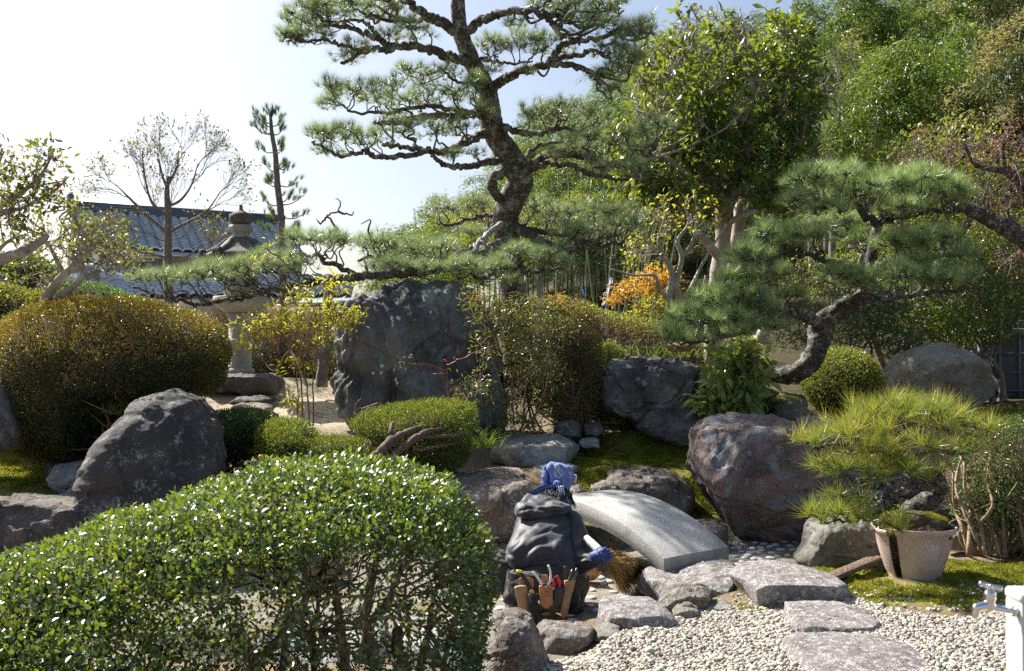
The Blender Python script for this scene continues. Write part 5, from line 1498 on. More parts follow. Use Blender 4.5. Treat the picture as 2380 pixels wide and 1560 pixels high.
# ---------------------------------------------------------------- narrow young pine
tr = [(656, 560, 15.5), (653, 500, 15.5), (645, 430, 15.5), (640, 360, 15.5), (632, 310, 15.5), (628, 262, 15.5)]
YP = thing('young_pine_tree', 'slender young pine with short tiered branches against the pale sky', 'pine tree', P(660, 860, 15.5))
q = catmull(np.array([P(660, 860, 15.5)] + [P(*c) for c in tr]), 6)
mb = MB(); tube(mb, q, (.06, .05, .022), 10, rough=.2); mb.build('trunk', M['bark_grey'], YP)
mbb = MB(); tg = []; dd = []
for (v, wl, wr) in [(285, 36, 26), (312, 44, 30), (352, 42, 20), (392, 34, 34), (430, 34, 46), (468, 42, 62), (508, 32, 56), (540, 48, 40)]:
    for sd, wd_ in ((-1, wl), (1, wr), (RG.choice([-1, 1]), wl * .6)):
        u0 = np.interp(v, [c[1] for c in tr][::-1], [c[0] for c in tr][::-1])
        a = P(u0, v + RG.uniform(-4, 10), 15.5); b_ = P(u0 + sd * wd_ * RG.uniform(.8, 1.05), v - 14 + RG.uniform(-8, 8), 15.5 + RG.uniform(-.35, .35))
        c_ = catmull(np.array([a, (a + b_) / 2 - np.array([0, 0, .05]), b_]), 5); tube(mbb, c_, (.012, .006), 5, cap=False)
        for t in np.linspace(.5, 1, 6):
            p_ = a * (1 - t) + b_ * t + np.array([0, 0, -.05 * 4 * t * (1 - t) * .5]) + RG.normal(size=3) * .03
            e = p_ + np.array([sd * .03, RG.normal() * .05, .06]); tube(mbb, np.array([p_, e]), .003, 3, cap=False); tg.append(e); dd.append(nrm(np.array([sd * .5, 0, .7])))
for k_ in range(7):
    e = P(628 + RG.uniform(-16, 20), 256 + RG.uniform(-14, 8), 15.5); tube(mbb, np.array([P(630, 272, 15.5), e]), .005, 4); tg += [e, e * .6 + P(630, 272, 15.5) * .4]; dd += [np.array([0, 0, 1.])] * 2
mbb.build('branches', M['bark_grey'], YP)
nb = MB(); needles(nb, np.array(tg), np.array(dd), 56, .095, .0045, .5, (.1, 1.1), .07); nb.build('needles', M['needle_back'], YP, smooth=False)

# ---------------------------------------------------------------- potted pine
PPb = P(2125, 1225, 6.9)
BP = thing('potted_pine_tree', 'small trained pine with yellow tipped needles growing from the cracked pot', 'pine tree', PPb)
tr = [(2105, 1222, 6.92), (2120, 1190, 6.92), (2160, 1165, 6.92), (2182, 1140, 6.92), (2178, 1115, 6.92), (2150, 1095, 6.92), (2120, 1085, 6.92), (2098, 1065, 6.92), (2080, 1045, 6.92), (2075, 1020, 6.92), (2085, 1000, 6.92)]
q = catmull(np.array([P(*c) for c in tr]), 6)
mb = MB(); tube(mb, q, (.075, .062, .055, .04, .025), 18, rough=.3); mb.build('trunk', M['bark_old'], BP)
kw = dict(bark='bark_old', mat='needle_pot', L=.16, wd=.0036, per=30, rt=.0035, upb=.45, cone=(.05, 1.2))
def bl(c, r0, r1, pads, **k):
    pads = [(p_[0], p_[1] + 4, p_[2], p_[3], p_[4] * 1.35, p_[5] * 1.3, max(4, int(p_[6] * .55))) for p_ in pads]
    limb(BP, c, r0, r1, pads, **{**kw, **k})
bl([(2090, 1040, 6.9), (2060, 1020, 6.8), (2020, 1010, 6.75), (1980, 1025, 6.7), (1930, 1035, 6.7), (1890, 1038, 6.65), (1860, 1032, 6.65)], .024, .007, [(1880, 1020, 6.65, 40, 14, .14, 22), (1950, 1010, 6.7, 46, 22, .2, 32), (2020, 995, 6.75, 50, 26, .22, 36)], nh=9, rh=.008)
bl([(2085, 1005, 6.9), (2110, 990, 6.9), (2150, 990, 6.85), (2190, 1000, 6.8), (2230, 1015, 6.8), (2262, 1012, 6.8)], .024, .007, [(2140, 965, 6.9, 60, 30, .25, 46), (2220, 985, 6.85, 50, 30, .22, 40), (2275, 990, 6.8, 26, 22, .15, 18), (2080, 965, 6.9, 50, 30, .25, 40)], nh=11, rh=.008)
bl([(2080, 1010, 6.95), (2060, 985, 7.0), (2030, 975, 7.0), (1990, 985, 7.0), (1955, 1000, 7.0)], .018, .006, [(2010, 960, 7.0, 50, 24, .2, 34), (1960, 985, 7.0, 34, 20, .2, 22), (2090, 945, 7.05, 60, 18, .2, 26), (2180, 948, 7.05, 40, 16, .2, 18)], nh=8, rh=.007)
bl([(2100, 1070, 6.9), (2065, 1080, 6.75), (2030, 1105, 6.7), (1990, 1115, 6.65), (1950, 1105, 6.65), (1920, 1090, 6.65)], .022, .007, [(1930, 1082, 6.65, 40, 20, .18, 26), (1995, 1085, 6.65, 46, 24, .2, 32), (2060, 1075, 6.7, 40, 22, .2, 24)], nh=8, rh=.007)
bl([(2150, 1098, 6.9), (2130, 1110, 6.75), (2095, 1115, 6.65), (2060, 1120, 6.65)], .016, .006, [(2100, 1090, 6.65, 44, 22, .18, 26), (2160, 1095, 6.7, 34, 18, .15, 16), (2050, 1112, 6.65, 30, 12, .15, 10)], nh=5, rh=.007)
bl([(2175, 1130, 6.9), (2120, 1135, 6.75), (2070, 1150, 6.65), (2040, 1175, 6.6), (2000, 1200, 6.55), (1980, 1212, 6.55), (1940, 1205, 6.5)], .032, .008, [(1910, 1200, 6.5, 34, 20, .15, 26), (1960, 1200, 6.5, 40, 20, .18, 26), (2020, 1205, 6.5, 40, 14, .15, 18), (2075, 1225, 6.5, 30, 10, .1, 10)], nh=8, rh=.007)
bl([(2090, 1140, 6.7), (2040, 1160, 6.65), (1990, 1150, 6.6), (1950, 1152, 6.6)], .014, .006, [(1955, 1150, 6.6, 36, 12, .12, 10), (2010, 1165, 6.6, 40, 10, .1, 8)], nh=3, rh=.006)

bl([(2100, 1060, 6.9), (2060, 1055, 6.75), (2010, 1050, 6.65), (1965, 1055, 6.6)], .014, .006, [(1985, 1040, 6.6, 50, 18, .15, 18), (2050, 1035, 6.65, 50, 20, .15, 20), (2130, 1030, 6.65, 50, 20, .15, 20)], nh=6, rh=.006)
bl([(2110, 1060, 6.9), (2160, 1050, 6.75), (2210, 1050, 6.7), (2250, 1055, 6.7)], .014, .006, [(2190, 1040, 6.7, 40, 18, .15, 16), (2250, 1040, 6.7, 36, 18, .14, 14)], nh=4, rh=.006)
# ---------------------------------------------------------------- broadleaf evergreen
Y = 15.0
tr = [(1668, 720, Y), (1672, 640, Y), (1676, 560, Y), (1680, 500, Y), (1676, 450, Y), (1652, 415, Y)]
base = P(1668, 760, Y)
BT = thing('broadleaf_tree', 'tall glossy leaved evergreen tree with several pale trunks right of the large pine', 'evergreen tree', (base[0], base[1], float(ground_z(base[0], base[1]))))
mb = MB()
sk = []
def st(c, r, per=6, k=12):
    q = catmull(np.array([P(*x) for x in c]), per); tube(mb, q, r, k, rough=.12); sk.append(q[len(q) // 3:])
gz0 = P(1668, 850, Y)
st([(1655, 860, Y), (1658, 720, Y), (1668, 640, Y), (1680, 560, Y), (1680, 490, Y), (1665, 440, Y), (1640, 420, Y), (1655, 408, Y)], (.13, .12, .11, .10))
st([(1700, 860, Y + .3), (1702, 640, Y + .3), (1715, 540, Y + .3), (1725, 470, Y + .3), (1770, 430, Y + .2), (1830, 400, Y)], (.10, .09, .05))
st([(1684, 490, Y), (1700, 440, Y), (1720, 380, Y), (1735, 330, Y), (1728, 290, Y), (1740, 250, Y), (1750, 180, Y), (1735, 110, Y), (1700, 60, Y)], (.12, .10, .08, .03))
st([(1650, 412, Y), (1625, 380, Y), (1610, 320, Y), (1590, 270, Y), (1575, 200, Y), (1560, 130, Y)], (.08, .07, .03))
st([(1640, 420, Y), (1590, 400, Y - .4), (1550, 370, Y - .6), (1510, 360, Y - .8), (1470, 380, Y - .8)], (.06, .04, .02))
st([(1735, 300, Y), (1780, 265, Y - .3), (1830, 220, Y - .4), (1860, 170, Y - .4)], (.07, .05, .02))
st([(1728, 290, Y), (1690, 240, Y), (1650, 190, Y + .3), (1630, 120, Y + .3)], (.06, .05, .02))
st([(1672, 600, Y), (1640, 560, Y - .4), (1600, 520, Y - .5), (1560, 490, Y - .6), (1530, 440, Y - .6)], (.07, .05, .02))
st([(1690, 520, Y), (1730, 500, Y - .4), (1790, 480, Y - .5), (1850, 440, Y - .5)], (.05, .04, .015))
mb.build('trunk', M['bark_pale'], BT)
sk = np.vstack(sk)
tg = np.vstack([ell(1560, 150, Y, 90, 110, .9, 170), ell(1650, 90, Y, 110, 75, 1.0, 200), ell(1760, 110, Y, 110, 80, 1.0, 190), ell(1830, 210, Y, 70, 100, .9, 140), ell(1700, 220, Y, 130, 100, 1.0, 260),
                ell(1560, 290, Y - .3, 100, 90, .8, 170), ell(1640, 370, Y, 120, 70, .9, 180), ell(1780, 340, Y, 100, 70, .8, 120), ell(1500, 400, Y - .6, 60, 50, .6, 60), ell(1820, 450, Y - .4, 80, 40, .6, 60), ell(1560, 460, Y - .5, 60, 40, .6, 50), ell(1500, 200, Y - .2, 50, 80, .6, 60), ell(1610, 45, Y, 60, 30, .6, 50), ell(1480, 320, Y - .5, 60, 70, .6, 90), ell(1460, 420, Y - .8, 50, 46, .5, 50), ell(1860, 330, Y - .3, 60, 80, .6, 100), ell(1850, 470, Y - .5, 70, 30, .5, 50), ell(1740, 450, Y - .3, 70, 36, .5, 50), ell(1600, 470, Y - .4, 70, 36, .5, 40), ell(1880, 200, Y - .2, 46, 60, .5, 50)])
mbb = MB(); d = colonize(mbb, sk, tg, 90, .022, .006, .02, .1, .0, 5, 6)
mbb.build('branches', M['bark_pale'], BT)
ml = MB(); kk = fbm(tg * 1.1 + 5, 3) > -.03; leaves(ml, tg[kk], (d * .6 + np.array([0, 0, -.2]))[kk], 7, .145, .40, .75, .08, LEAF8, .5, .35)
ml.build('foliage', M['broad'], BT, smooth=False)

# ---------------------------------------------------------------- pale multi stem small tree (bare) with a few leaves
Y = 13.2
b0 = P(1570, 760, Y)
CM = thing('crape_myrtle_tree', 'small bare tree with smooth pale forking stems beside the orange shrub', 'tree', b0)
mb = MB(); sk = []
st([(1566, 765, Y), (1562, 730, Y), (1555, 690, Y), (1562, 640, Y), (1545, 600, Y), (1505, 560, Y), (1480, 510, Y), (1470, 450, Y)], (.06, .05, .035, .012), k=9)
st([(1575, 765, Y), (1578, 720, Y), (1572, 660, Y), (1585, 600, Y), (1575, 560, Y), (1600, 520, Y), (1590, 470, Y)], (.05, .04, .03, .01), k=9)
st([(1570, 740, Y), (1600, 715, Y), (1630, 690, Y), (1640, 640, Y)], (.045, .03, .012), k=8)
st([(1556, 700, Y), (1530, 665, Y - .2), (1520, 640, Y - .2), (1470, 640, Y - .3), (1420, 626, Y - .4)], (.035, .028, .016, .012), k=8)
st([(1585, 600, Y), (1610, 560, Y), (1620, 500, Y), (1610, 440, Y)], (.03, .02, .008), k=7)
st([(1560, 650, Y), (1590, 690, Y), (1640, 600, Y + .2), (1690, 520, Y + .2)], (.03, .025, .01), k=7)
st([(1545, 600, Y), (1530, 560, Y), (1545, 500, Y), (1530, 450, Y)], (.028, .018, .008), k=7)
mb.build('trunk', M['bark_pale'], CM)
sk = np.vstack(sk)
tg = np.vstack([ell(1500, 520, Y, 70, 60, .5, 60), ell(1560, 500, Y, 60, 60, .5, 50), ell(1620, 500, Y, 50, 50, .5, 40), ell(1500, 590, Y, 50, 30, .4, 30)])
mbb = MB(); d = colonize(mbb, sk, tg, 26, .008, .003, .05, .1, -.02, 4); mbb.build('branches', M['bark_pale'], CM)
ml = MB(); kk = RG.random(len(tg)) < .6; leaves(ml, tg[kk], d[kk], 5, .06, .5, .8, .05, LEAF5); ml.build('foliage', M['nandina_y'], CM, smooth=False)

# ---------------------------------------------------------------- bare winter tree in front of the house
Y = 17.0
tr = [P(392, 860, Y), P(392, 700, Y), P(390, 620, Y), P(390, 560, Y), P(391, 500, Y), P(388, 450, Y), P(392, 410, Y)]
WT = thing('winter_tree', 'nearly leafless fan shaped tree with a pale straight trunk before the tiled roof', 'tree', tr[0])
mb = MB(); sk = []
q = catmull(np.array(tr), 6); tube(mb, q, (.085, .075, .06, .03), 12, rough=.15); sk.append(q[24:])
for c, r in [([(390, 500, Y), (360, 480, Y), (345, 450, Y), (335, 400, Y), (330, 350, Y)], (.035, .02, .008)), ([(391, 480, Y), (420, 465, Y), (445, 430, Y), (460, 380, Y)], (.03, .02, .008)),
             ([(388, 540, Y), (340, 500, Y), (310, 470, Y), (270, 430, Y)], (.04, .03, .008)), ([(389, 540, Y), (430, 520, Y), (480, 490, Y), (510, 450, Y)], (.035, .02, .008)),
             ([(390, 440, Y), (378, 410, Y), (370, 370, Y)], (.03, .02, .008)), ([(390, 430, Y), (410, 390, Y), (415, 350, Y)], (.03, .02, .008)),
             ([(391, 600, Y), (350, 590, Y - .3), (300, 580, Y - .3), (260, 560, Y - .4)], (.03, .02, .008)), ([(391, 610, Y), (430, 600, Y - .3), (470, 570, Y - .3)], (.025, .018, .008))]:
    st(c, r, k=7)
mb.build('trunk', M['bark_grey'], WT)
sk = np.vstack(sk)
th = RG.uniform(.12, 3.0, 420); rr = RG.uniform(.55, 1.0, 420)
mbb = MB(); ends = []
def fan(p, d, L_, r, lev):
    e = p + d * L_; m_ = (p + e) / 2 + RG.normal(size=3) * L_ * .05
    tube(mbb, np.array([p, m_, e]), (r, r * .7), 5 if r > .006 else 3, cap=False)
    if lev == 0: ends.append((e, d)); return
    for c_ in range(3 if lev > 1 else 2):
        nd_ = nrm(d + rdir(1)[0] * .52 + np.array([0, 0, .10])); s0 = p + (e - p) * (1.0 if c_ == 0 else RG.uniform(.5, 1.0))
        fan(s0, nd_, L_ * RG.uniform(.68, .92), r * .62, lev - 1)
for (u, v, du, dv, L_) in [(388, 450, 0, -1, .34), (350, 460, -.6, -.9, .34), (335, 410, -.4, -1, .3), (372, 400, -.2, -1, .3), (412, 390, .2, -1, .3), (445, 430, .6, -.8, .32), (458, 390, .5, -1, .28), (300, 460, -1, -.5, .32), (275, 435, -.9, -.6, .26), (480, 490, 1, -.5, .30), (505, 455, .8, -.7, .24), (390, 500, .4, -1, .3), (380, 510, -.6, -.8, .32), (300, 580, -1, -.3, .26), (340, 590, -.7, .1, .26), (440, 600, .8, -.2, .26), (470, 570, 1, -.4, .24), (390, 560, -.8, -.2, .3), (392, 560, .8, -.2, .3), (262, 560, -.6, -.5, .22)]:
    fan(P(u, v, Y + RG.uniform(-.2, .2)), nrm(np.array([du, RG.uniform(-.5, .5), -dv])), L_ * .92, .011, 5)
mbb.build('branches', M['bark_grey'], WT)
tg = np.array([e_[0] for e_ in ends]); d = np.array([e_[1] for e_ in ends]); kk = RG.random(len(tg)) < .3
ml = MB(); leaves(ml, tg[kk], d[kk], 2, .065, .42, .7, .04, LEAF5); ml.build('foliage', M['winterleaf'], WT, smooth=False)

# ---------------------------------------------------------------- camellias at the left
def stems(T_, mat, paths, k=9):
    global mb, sk
    mb = MB(); sk = []
    for c, r in paths: st(c, r, k=k)
    mb.build('trunk', mat, T_)
    return np.vstack(sk)


Y = 9.6
C1 = thing('camellia_tree', 'camellia with twisted pale stems and sparse dark leaves behind the azalea', 'camellia', P(115, 800, Y))
sk_ = stems(C1, M['bark_pale'], [([(112, 800, Y), (108, 740, Y), (105, 700, Y), (130, 660, Y), (160, 630, Y), (190, 622, Y), (175, 600, Y), (180, 585, Y), (220, 570, Y), (260, 540, Y)], (.055, .05, .04, .035, .012)),
    ([(122, 800, Y), (125, 710, Y), (165, 670, Y), (200, 640, Y), (235, 630, Y), (300, 622, Y)], (.04, .035, .02, .008)),
    ([(160, 630, Y), (200, 560, Y), (170, 500, Y), (185, 470, Y)], (.03, .02, .008)), ([(150, 640, Y), (110, 560, Y), (100, 520, Y)], (.025, .015, .007))])
tg = np.vstack([ell(130, 560, Y, 80, 60, .6, 90), ell(230, 560, Y, 90, 50, .6, 110), ell(190, 510, Y, 50, 30, .4, 40), ell(280, 600, Y, 60, 36, .5, 60), ell(60, 640, Y, 60, 50, .5, 50)])
mbb = MB(); d = colonize(mbb, sk_, tg, 34, .010, .0035, .2, .12, .0, 5, 5); mbb.build('branches', M['bark_pale'], C1)
ml = MB(); leaves(ml, tg, d, 3, .052, .45, .8, .04, LEAF8, .4); ml.build('foliage', M['camellia'], C1, smooth=False)
Y = 7.6
C2 = thing('camellia_tree', 'camellia at the left edge with curved pointed leaves and magenta flowers against the sky', 'camellia', P(-140, 900, Y))
sk_ = stems(C2, M['bark_pale'], [([(-140, 900, Y), (-100, 700, Y), (-40, 620, Y), (10, 600, Y), (60, 582, Y), (95, 560, Y), (110, 545, Y)], (.05, .045, .04, .022)),
    ([(-60, 640, Y), (-20, 520, Y), (20, 470, Y), (60, 440, Y), (100, 400, Y), (125, 350, Y)], (.03, .02, .006)), ([(-40, 560, Y), (0, 500, Y), (60, 480, Y), (130, 440, Y), (160, 410, Y)], (.025, .015, .005)), ([(-60, 500, Y), (-20, 420, Y), (10, 350, Y)], (.02, .012, .005)), ([(-20, 600, Y), (20, 560, Y), (60, 545, Y)], (.02, .012, .005))])
tg = np.vstack([ell(105, 370, Y, 36, 36, .3, 40), ell(40, 450, Y, 70, 60, .5, 90), ell(110, 440, Y, 46, 30, .3, 34), ell(10, 360, Y, 36, 26, .3, 22), ell(30, 530, Y, 60, 40, .4, 50), ell(-10, 440, Y, 40, 60, .4, 30)])
mbb = MB(); d = colonize(mbb, sk_, tg, 22, .007, .003, .15, .1, .0, 4, 5); mbb.build('branches', M['bark_grey'], C2)
ml = MB(); leaves(ml, tg, d, 3, .055, .45, .8, .045, LEAF8, .4); ml.build('foliage', M['camellia'], C2, smooth=False)
M['petal'] = plain('magenta_petal', (.55, .03, .13), .5)
mb = MB()
for (u, v) in [(122, 326), (130, 371), (137, 430), (30, 492)]:
    c = P(u, v, Y)
    for k_ in range(11):
        dd_ = nrm(RG.normal(size=3) + np.array([0, -.3, .5])); inst(mb, LEAF5[0], LEAF5[1], c[None], frames(dd_[None], rdir(1)), np.array([[.022, .026, .026]]))
mb.build('flowers', M['petal'], C2, smooth=False)

# ---------------------------------------------------------------- plum at the right edge
Y = 10.6
PL = thing('plum_tree', 'gnarled plum tree with lichen grey limbs and pink budded twigs at the right edge', 'plum tree', P(2470, 900, Y))
sk_ = stems(PL, M['bark_old'], [([(2470, 900, Y), (2450, 700, Y), (2400, 580, Y), (2350, 535, Y), (2300, 510, Y), (2260, 490, Y), (2225, 476, Y)], (.13, .11, .09, .055)),
    ([(2420, 610, Y), (2420, 480, Y), (2390, 440, Y), (2350, 405, Y), (2330, 395, Y), (2300, 392, Y), (2262, 378, Y), (2240, 330, Y)], (.09, .06, .035, .012)),
    ([(2335, 396, Y), (2330, 340, Y), (2340, 300, Y)], (.028, .015, .006)), ([(2390, 440, Y), (2385, 380, Y), (2375, 310, Y)], (.03, .015, .006)), ([(2300, 510, Y), (2290, 450, Y), (2270, 400, Y)], (.02, .012, .006)),
    ([(2350, 535, Y), (2340, 470, Y), (2345, 430, Y)], (.02, .012, .006)), ([(2240, 480, Y), (2180, 450, Y + .4), (2140, 400, Y + .5), (2130, 330, Y + .5)], (.03, .02, .007)), ([(2260, 490, Y), (2220, 420, Y + .3), (2200, 340, Y + .4)], (.025, .015, .007))])
tg = np.vstack([ell(2320, 340, Y, 50, 60, .4, 50), ell(2370, 330, Y, 30, 60, .4, 36), ell(2260, 350, Y, 50, 60, .4, 50), ell(2150, 350, Y + .4, 70, 60, .4, 60), ell(2310, 450, Y, 60, 60, .4, 60), ell(2370, 470, Y, 30, 60, .4, 30), ell(2350, 600, Y, 40, 50, .4, 26)])
mbb = MB(); d = colonize(mbb, sk_, tg, 46, .008, .0038, .05, .07, -.08, 4); mbb.build('branches', M['bark_grey'], PL)
ml = MB(); kk = RG.random(len(tg)) < .75; leaves(ml, tg[kk], d[kk], 7, .018, .8, .9, .035, LEAF4); ml.build('buds', M['bud'], PL, smooth=False)
# ---------------------------------------------------------------- clipped shrubs
def dome(name, label, cat, outline, Y, depth, mat, n=30000, size=.03, wd=.5, lean=.15, p=2.3, thick=.10, core=.80, T=LEAF4, stem=24, wob=.04, group=None, bare=None, flat=.5, base_v=None, bark='bark_brown', botcut=None, twigs=300, noise_s=1.6, trans=None, toplit=0.0, bias=(0, 0, .3)):
    v, F, C = inflate(outline, Y, depth, lean, 6, p)
    nn = vnormals(v, F)
    v = v + nn * (wob * fbm(v * noise_s, 4))[:, None]
    base = np.array([C[0], C[1], min(v[:, 2].min(), float(ground_z(C[0], C[1])))])
    T_ = thing(name, label, cat, base, group)
    pts, nr = sample(v, F, n)
    dep = RG.random(n) ** 1.8 * thick
    pts = pts - nr * dep[:, None] + RG.normal(size=pts.shape) * .012
    if bare is not None:
        k = RG.random(n) > bare(pts, nr)
        pts, nr = pts[k], nr[k]
    d = nr * 1.0 + RG.normal(size=nr.shape) * .75 + np.array([0, 0, .2])
    up = nr * flat + RG.normal(size=nr.shape) * (.6 if flat < 1 else .5) + np.array(bias)
    s = size * RG.uniform(.65, 1.25, len(pts))
    cl = np.clip(.45 + .7 * fbm(pts * 5, 3) * .6 + RG.normal(size=len(pts)) * .2 + np.where(nr[:, 2] > .3, .12, -.1) + toplit * np.clip(nr[:, 2] * 2 - .6, -1, 1), 0, 1)  # upward faces toned lighter, sides darker: top light put into leaf colour
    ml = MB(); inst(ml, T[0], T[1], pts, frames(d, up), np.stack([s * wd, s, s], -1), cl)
    ml.build('foliage', M[mat], T_, smooth=False)
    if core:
        mc = MB(); vc = C + (v - C) * core - np.array([0, 0, .02]); mc.add(vc, [F]); mc.build('dark_inner_core', M['innercore'], T_)  # solid dark shell added to stand for the dense shaded inside
    if stem:
        ms = MB()
        low = v[:, 2].min(); 
        roots = [base + np.array([RG.uniform(-1, 1) * np.ptp(v[:, 0]) * .22, RG.uniform(-.5, .5) * depth * .3, 0]) for _ in range(max(1, stem // 4))]
        tg_, tn = sample(v, F, stem)
        for i in range(stem):
            r0 = roots[RG.integers(len(roots))]
            e = tg_[i] - tn[i] * thick * .4
            q = catmull(crook(r0, e, 5, .07, -.06), 3); tube(ms, q, (.016, .010, .004), 5, cap=False, rough=.2)
        tg_, tn = sample(v, F, twigs)
        for i in range(twigs):
            e = tg_[i] - tn[i] * .02; s0 = e - tn[i] * thick * 1.6 + RG.normal(size=3) * .06 - np.array([0, 0, .05]); tube(ms, crook(s0, e, 4, .12), (.004, .002), 3, cap=False)
        ms.build('stems', M[bark], T_)
    return T_, v, F


M['innercore'] = barkmat('dark_inner_core', (.035, .03, .018), (.09, .07, .045), None, 30, 1.0)

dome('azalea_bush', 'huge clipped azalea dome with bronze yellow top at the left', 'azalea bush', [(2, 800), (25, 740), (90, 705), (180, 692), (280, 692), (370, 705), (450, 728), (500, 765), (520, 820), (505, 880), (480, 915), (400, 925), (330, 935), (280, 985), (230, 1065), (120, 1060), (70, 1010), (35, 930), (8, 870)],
     9.7, 2.2, 'azalea', 80000, .027, .42, .28, 2.3, .09, .88, stem=60, wob=.025, twigs=1400, toplit=.25)
dome('azalea_bush', 'round clipped yellow green azalea ball below the curved pine trunk', 'azalea bush', [(1868, 900), (1875, 860), (1905, 825), (1950, 808), (2000, 815), (2035, 845), (2048, 890), (2030, 930), (1990, 950), (1930, 965), (1890, 945)], 11.2, .9, 'azalea_green', 16000, .028, .45, .2, 2.2, .08, .86, stem=14, wob=.025)
dome('clipped_bush', 'dark round clipped bush behind the camellia at the left edge', 'bush', [(-60, 680), (-50, 610), (20, 590), (80, 596), (125, 625), (130, 670), (60, 700)], 13.5, 1.4, 'boxgreen', 12000, .04, .5, .2, stem=6, twigs=40)
dome('hedge', 'grey green clipped hedge sloping down behind the azalea dome', 'hedge', [(90, 760), (110, 665), (150, 648), (200, 652), (260, 670), (300, 690), (420, 720), (500, 760), (300, 800)], 12.6, 1.0, 'boxgreen', 16000, .035, .5, .3, 2.6, .1, .85, stem=20, wob=.05)
dome('hedge', 'leafy evergreen bush filling the left edge beside the azalea', 'hedge', [(-120, 860), (-110, 680), (-20, 655), (60, 668), (110, 690), (100, 740), (20, 780), (0, 900)], 10.9, 1.2, 'camellia', 9000, .05, .5, .2, stem=10, wob=.1)
dome('hedge', 'brown winter hedge behind the stone lantern', 'hedge', [(420, 880), (430, 745), (500, 720), (600, 728), (700, 720), (800, 728), (860, 760), (860, 870), (700, 880), (560, 885)], 15.6, 1.0, 'brownhedge', 17000, .04, .5, .1, 3.5, .2, .0, stem=120, wob=.08, twigs=1200)
dome('hedge', 'wavy clipped hedge with golden rim and twiggy brown face behind the rocks', 'hedge', [(1180, 900), (1190, 720), (1240, 690), (1300, 688), (1350, 705), (1400, 730), (1450, 748), (1520, 765), (1620, 775), (1640, 870), (1500, 880), (1300, 900)], 13.0, .8, 'brownhedge', 14000, .032, .5, .15, 3.2, .14, .0, stem=160, wob=.04, twigs=1800)
dome('hedge', 'golden green clipped top of the wavy hedge', 'hedge', [(1180, 712), (1200, 700), (1300, 684), (1350, 698), (1400, 724), (1450, 742), (1520, 758), (1640, 770), (1640, 784), (1500, 778), (1400, 748), (1300, 712)], 13.0, .9, 'azalea_green', 6000, .03, .5, .1, 2.6, .05, .0, stem=0)
dome('bush', 'small bright green azalea cushion left of the folded black boulder', 'azalea bush', [(1350, 960), (1352, 830), (1380, 800), (1420, 795), (1450, 815), (1458, 845), (1400, 870), (1390, 960)], 12.1, .6, 'azalea_green', 7500, .028, .5, .15, 2.4, .12, .0, stem=14, wob=.05)
dome('bush', 'dense upright twiggy shrub right of the thin stemmed nandina', 'bush', [(1290, 980), (1285, 800), (1290, 740), (1340, 745), (1385, 775), (1398, 850), (1395, 940), (1360, 985), (1320, 1000)], 11.3, .6, 'nandina_g', 12000, .026, .5, .05, 2.6, .2, .0, stem=60, wob=.06, twigs=900)
dome('bush', 'dark small leaved clipped bush behind the lantern step stones', 'bush', [(435, 1040), (432, 1010), (460, 975), (520, 955), (580, 955), (620, 970), (635, 1010), (620, 1050), (560, 1065), (500, 1075)], 9.4, .8, 'boxgreen', 17000, .026, .5, .2, 2.4, .1, .75, stem=30, wob=.05)
dome('conifer_shrub', 'low yew like shrub with upright green shoots beside the dark clipped bush', 'bush', [(590, 1080), (600, 1000), (640, 975), (690, 985), (720, 1020), (790, 1020), (850, 1030), (870, 1080), (800, 1110), (650, 1105)], 9.1, .8, 'yew', 26000, .034, .16, .2, 2.4, .14, .75, stem=30, wob=.06)
YW = dome('yew_tree', 'spreading clipped yew with layered flat crown beside the tall black rock', 'yew', [(810, 985), (840, 965), (900, 945), (980, 930), (1060, 928), (1100, 945), (1108, 985), (1095, 1020), (1100, 1060), (1060, 1095), (980, 1110), (900, 1095), (870, 1060), (880, 1020), (850, 1000)], 8.9, .9, 'yew', 30000, .034, .16, .3, 2.4, .14, .72, stem=10, wob=.05)[0]
mb = MB()
for c, r in [([(845, 1090, 8.2), (880, 1055, 8.25), (915, 1020, 8.35), (960, 1000, 8.5), (1000, 990, 8.6), (1050, 985, 8.7)], (.042, .04, .026, .01)), ([(850, 1105, 8.2), (900, 1070, 8.25), (950, 1030, 8.35), (990, 1005, 8.4), (1030, 995, 8.5)], (.035, .035, .025, .012)),
             ([(975, 1018, 8.4), (1010, 1015, 8.4), (1060, 1012, 8.5), (1090, 1005, 8.6)], (.016, .012, .006)), ([(915, 1022, 8.35), (908, 1000, 8.4), (912, 985, 8.5)], (.022, .014)), ([(960, 1045, 8.35), (1010, 1040, 8.4), (1060, 1030, 8.5)], (.014, .006))]:
    tube(mb, limbpts(c, 6, .004), r, 10, rough=.3)
mb.build('branch', M['bark_dkbrown'], YW)
dome('bush', 'dark small leaved bush on bare forked stems at the right edge', 'bush', [(2210, 1190), (2240, 1060), (2290, 990), (2330, 975), (2440, 965), (2480, 1100), (2460, 1200), (2380, 1130), (2320, 1110), (2290, 1150), (2240, 1200)], 7.9, .9, 'boxgreen', 17000, .024, .5, .1, 2.4, .14, .0, stem=60, wob=.07, twigs=700)
mb = MB()
SH = thing('shrub_trunks', 'cluster of bare forked brown shrub stems right of the flower pot', 'shrub', P(2300, 1300, 7.5))
for i in range(26):
    u0 = RG.uniform(2250, 2400); u1 = u0 + RG.uniform(-60, 60)
    a = P(u0, 1290, 7.6 + RG.uniform(-.2, .2)); b_ = P(u1, 1080 + RG.uniform(-40, 40), 7.8 + RG.uniform(-.2, .3))
    q = catmull(crook(a, b_, 5, .08), 3); tube(mb, q, (.016, .009), 6, rough=.2)
    for k_ in range(3):
        s0 = q[RG.integers(4, len(q))]; tube(mb, crook(s0, s0 + RG.normal(size=3) * .12 + np.array([0, 0, .1]), 4, .12), (.005, .002), 4, cap=False)
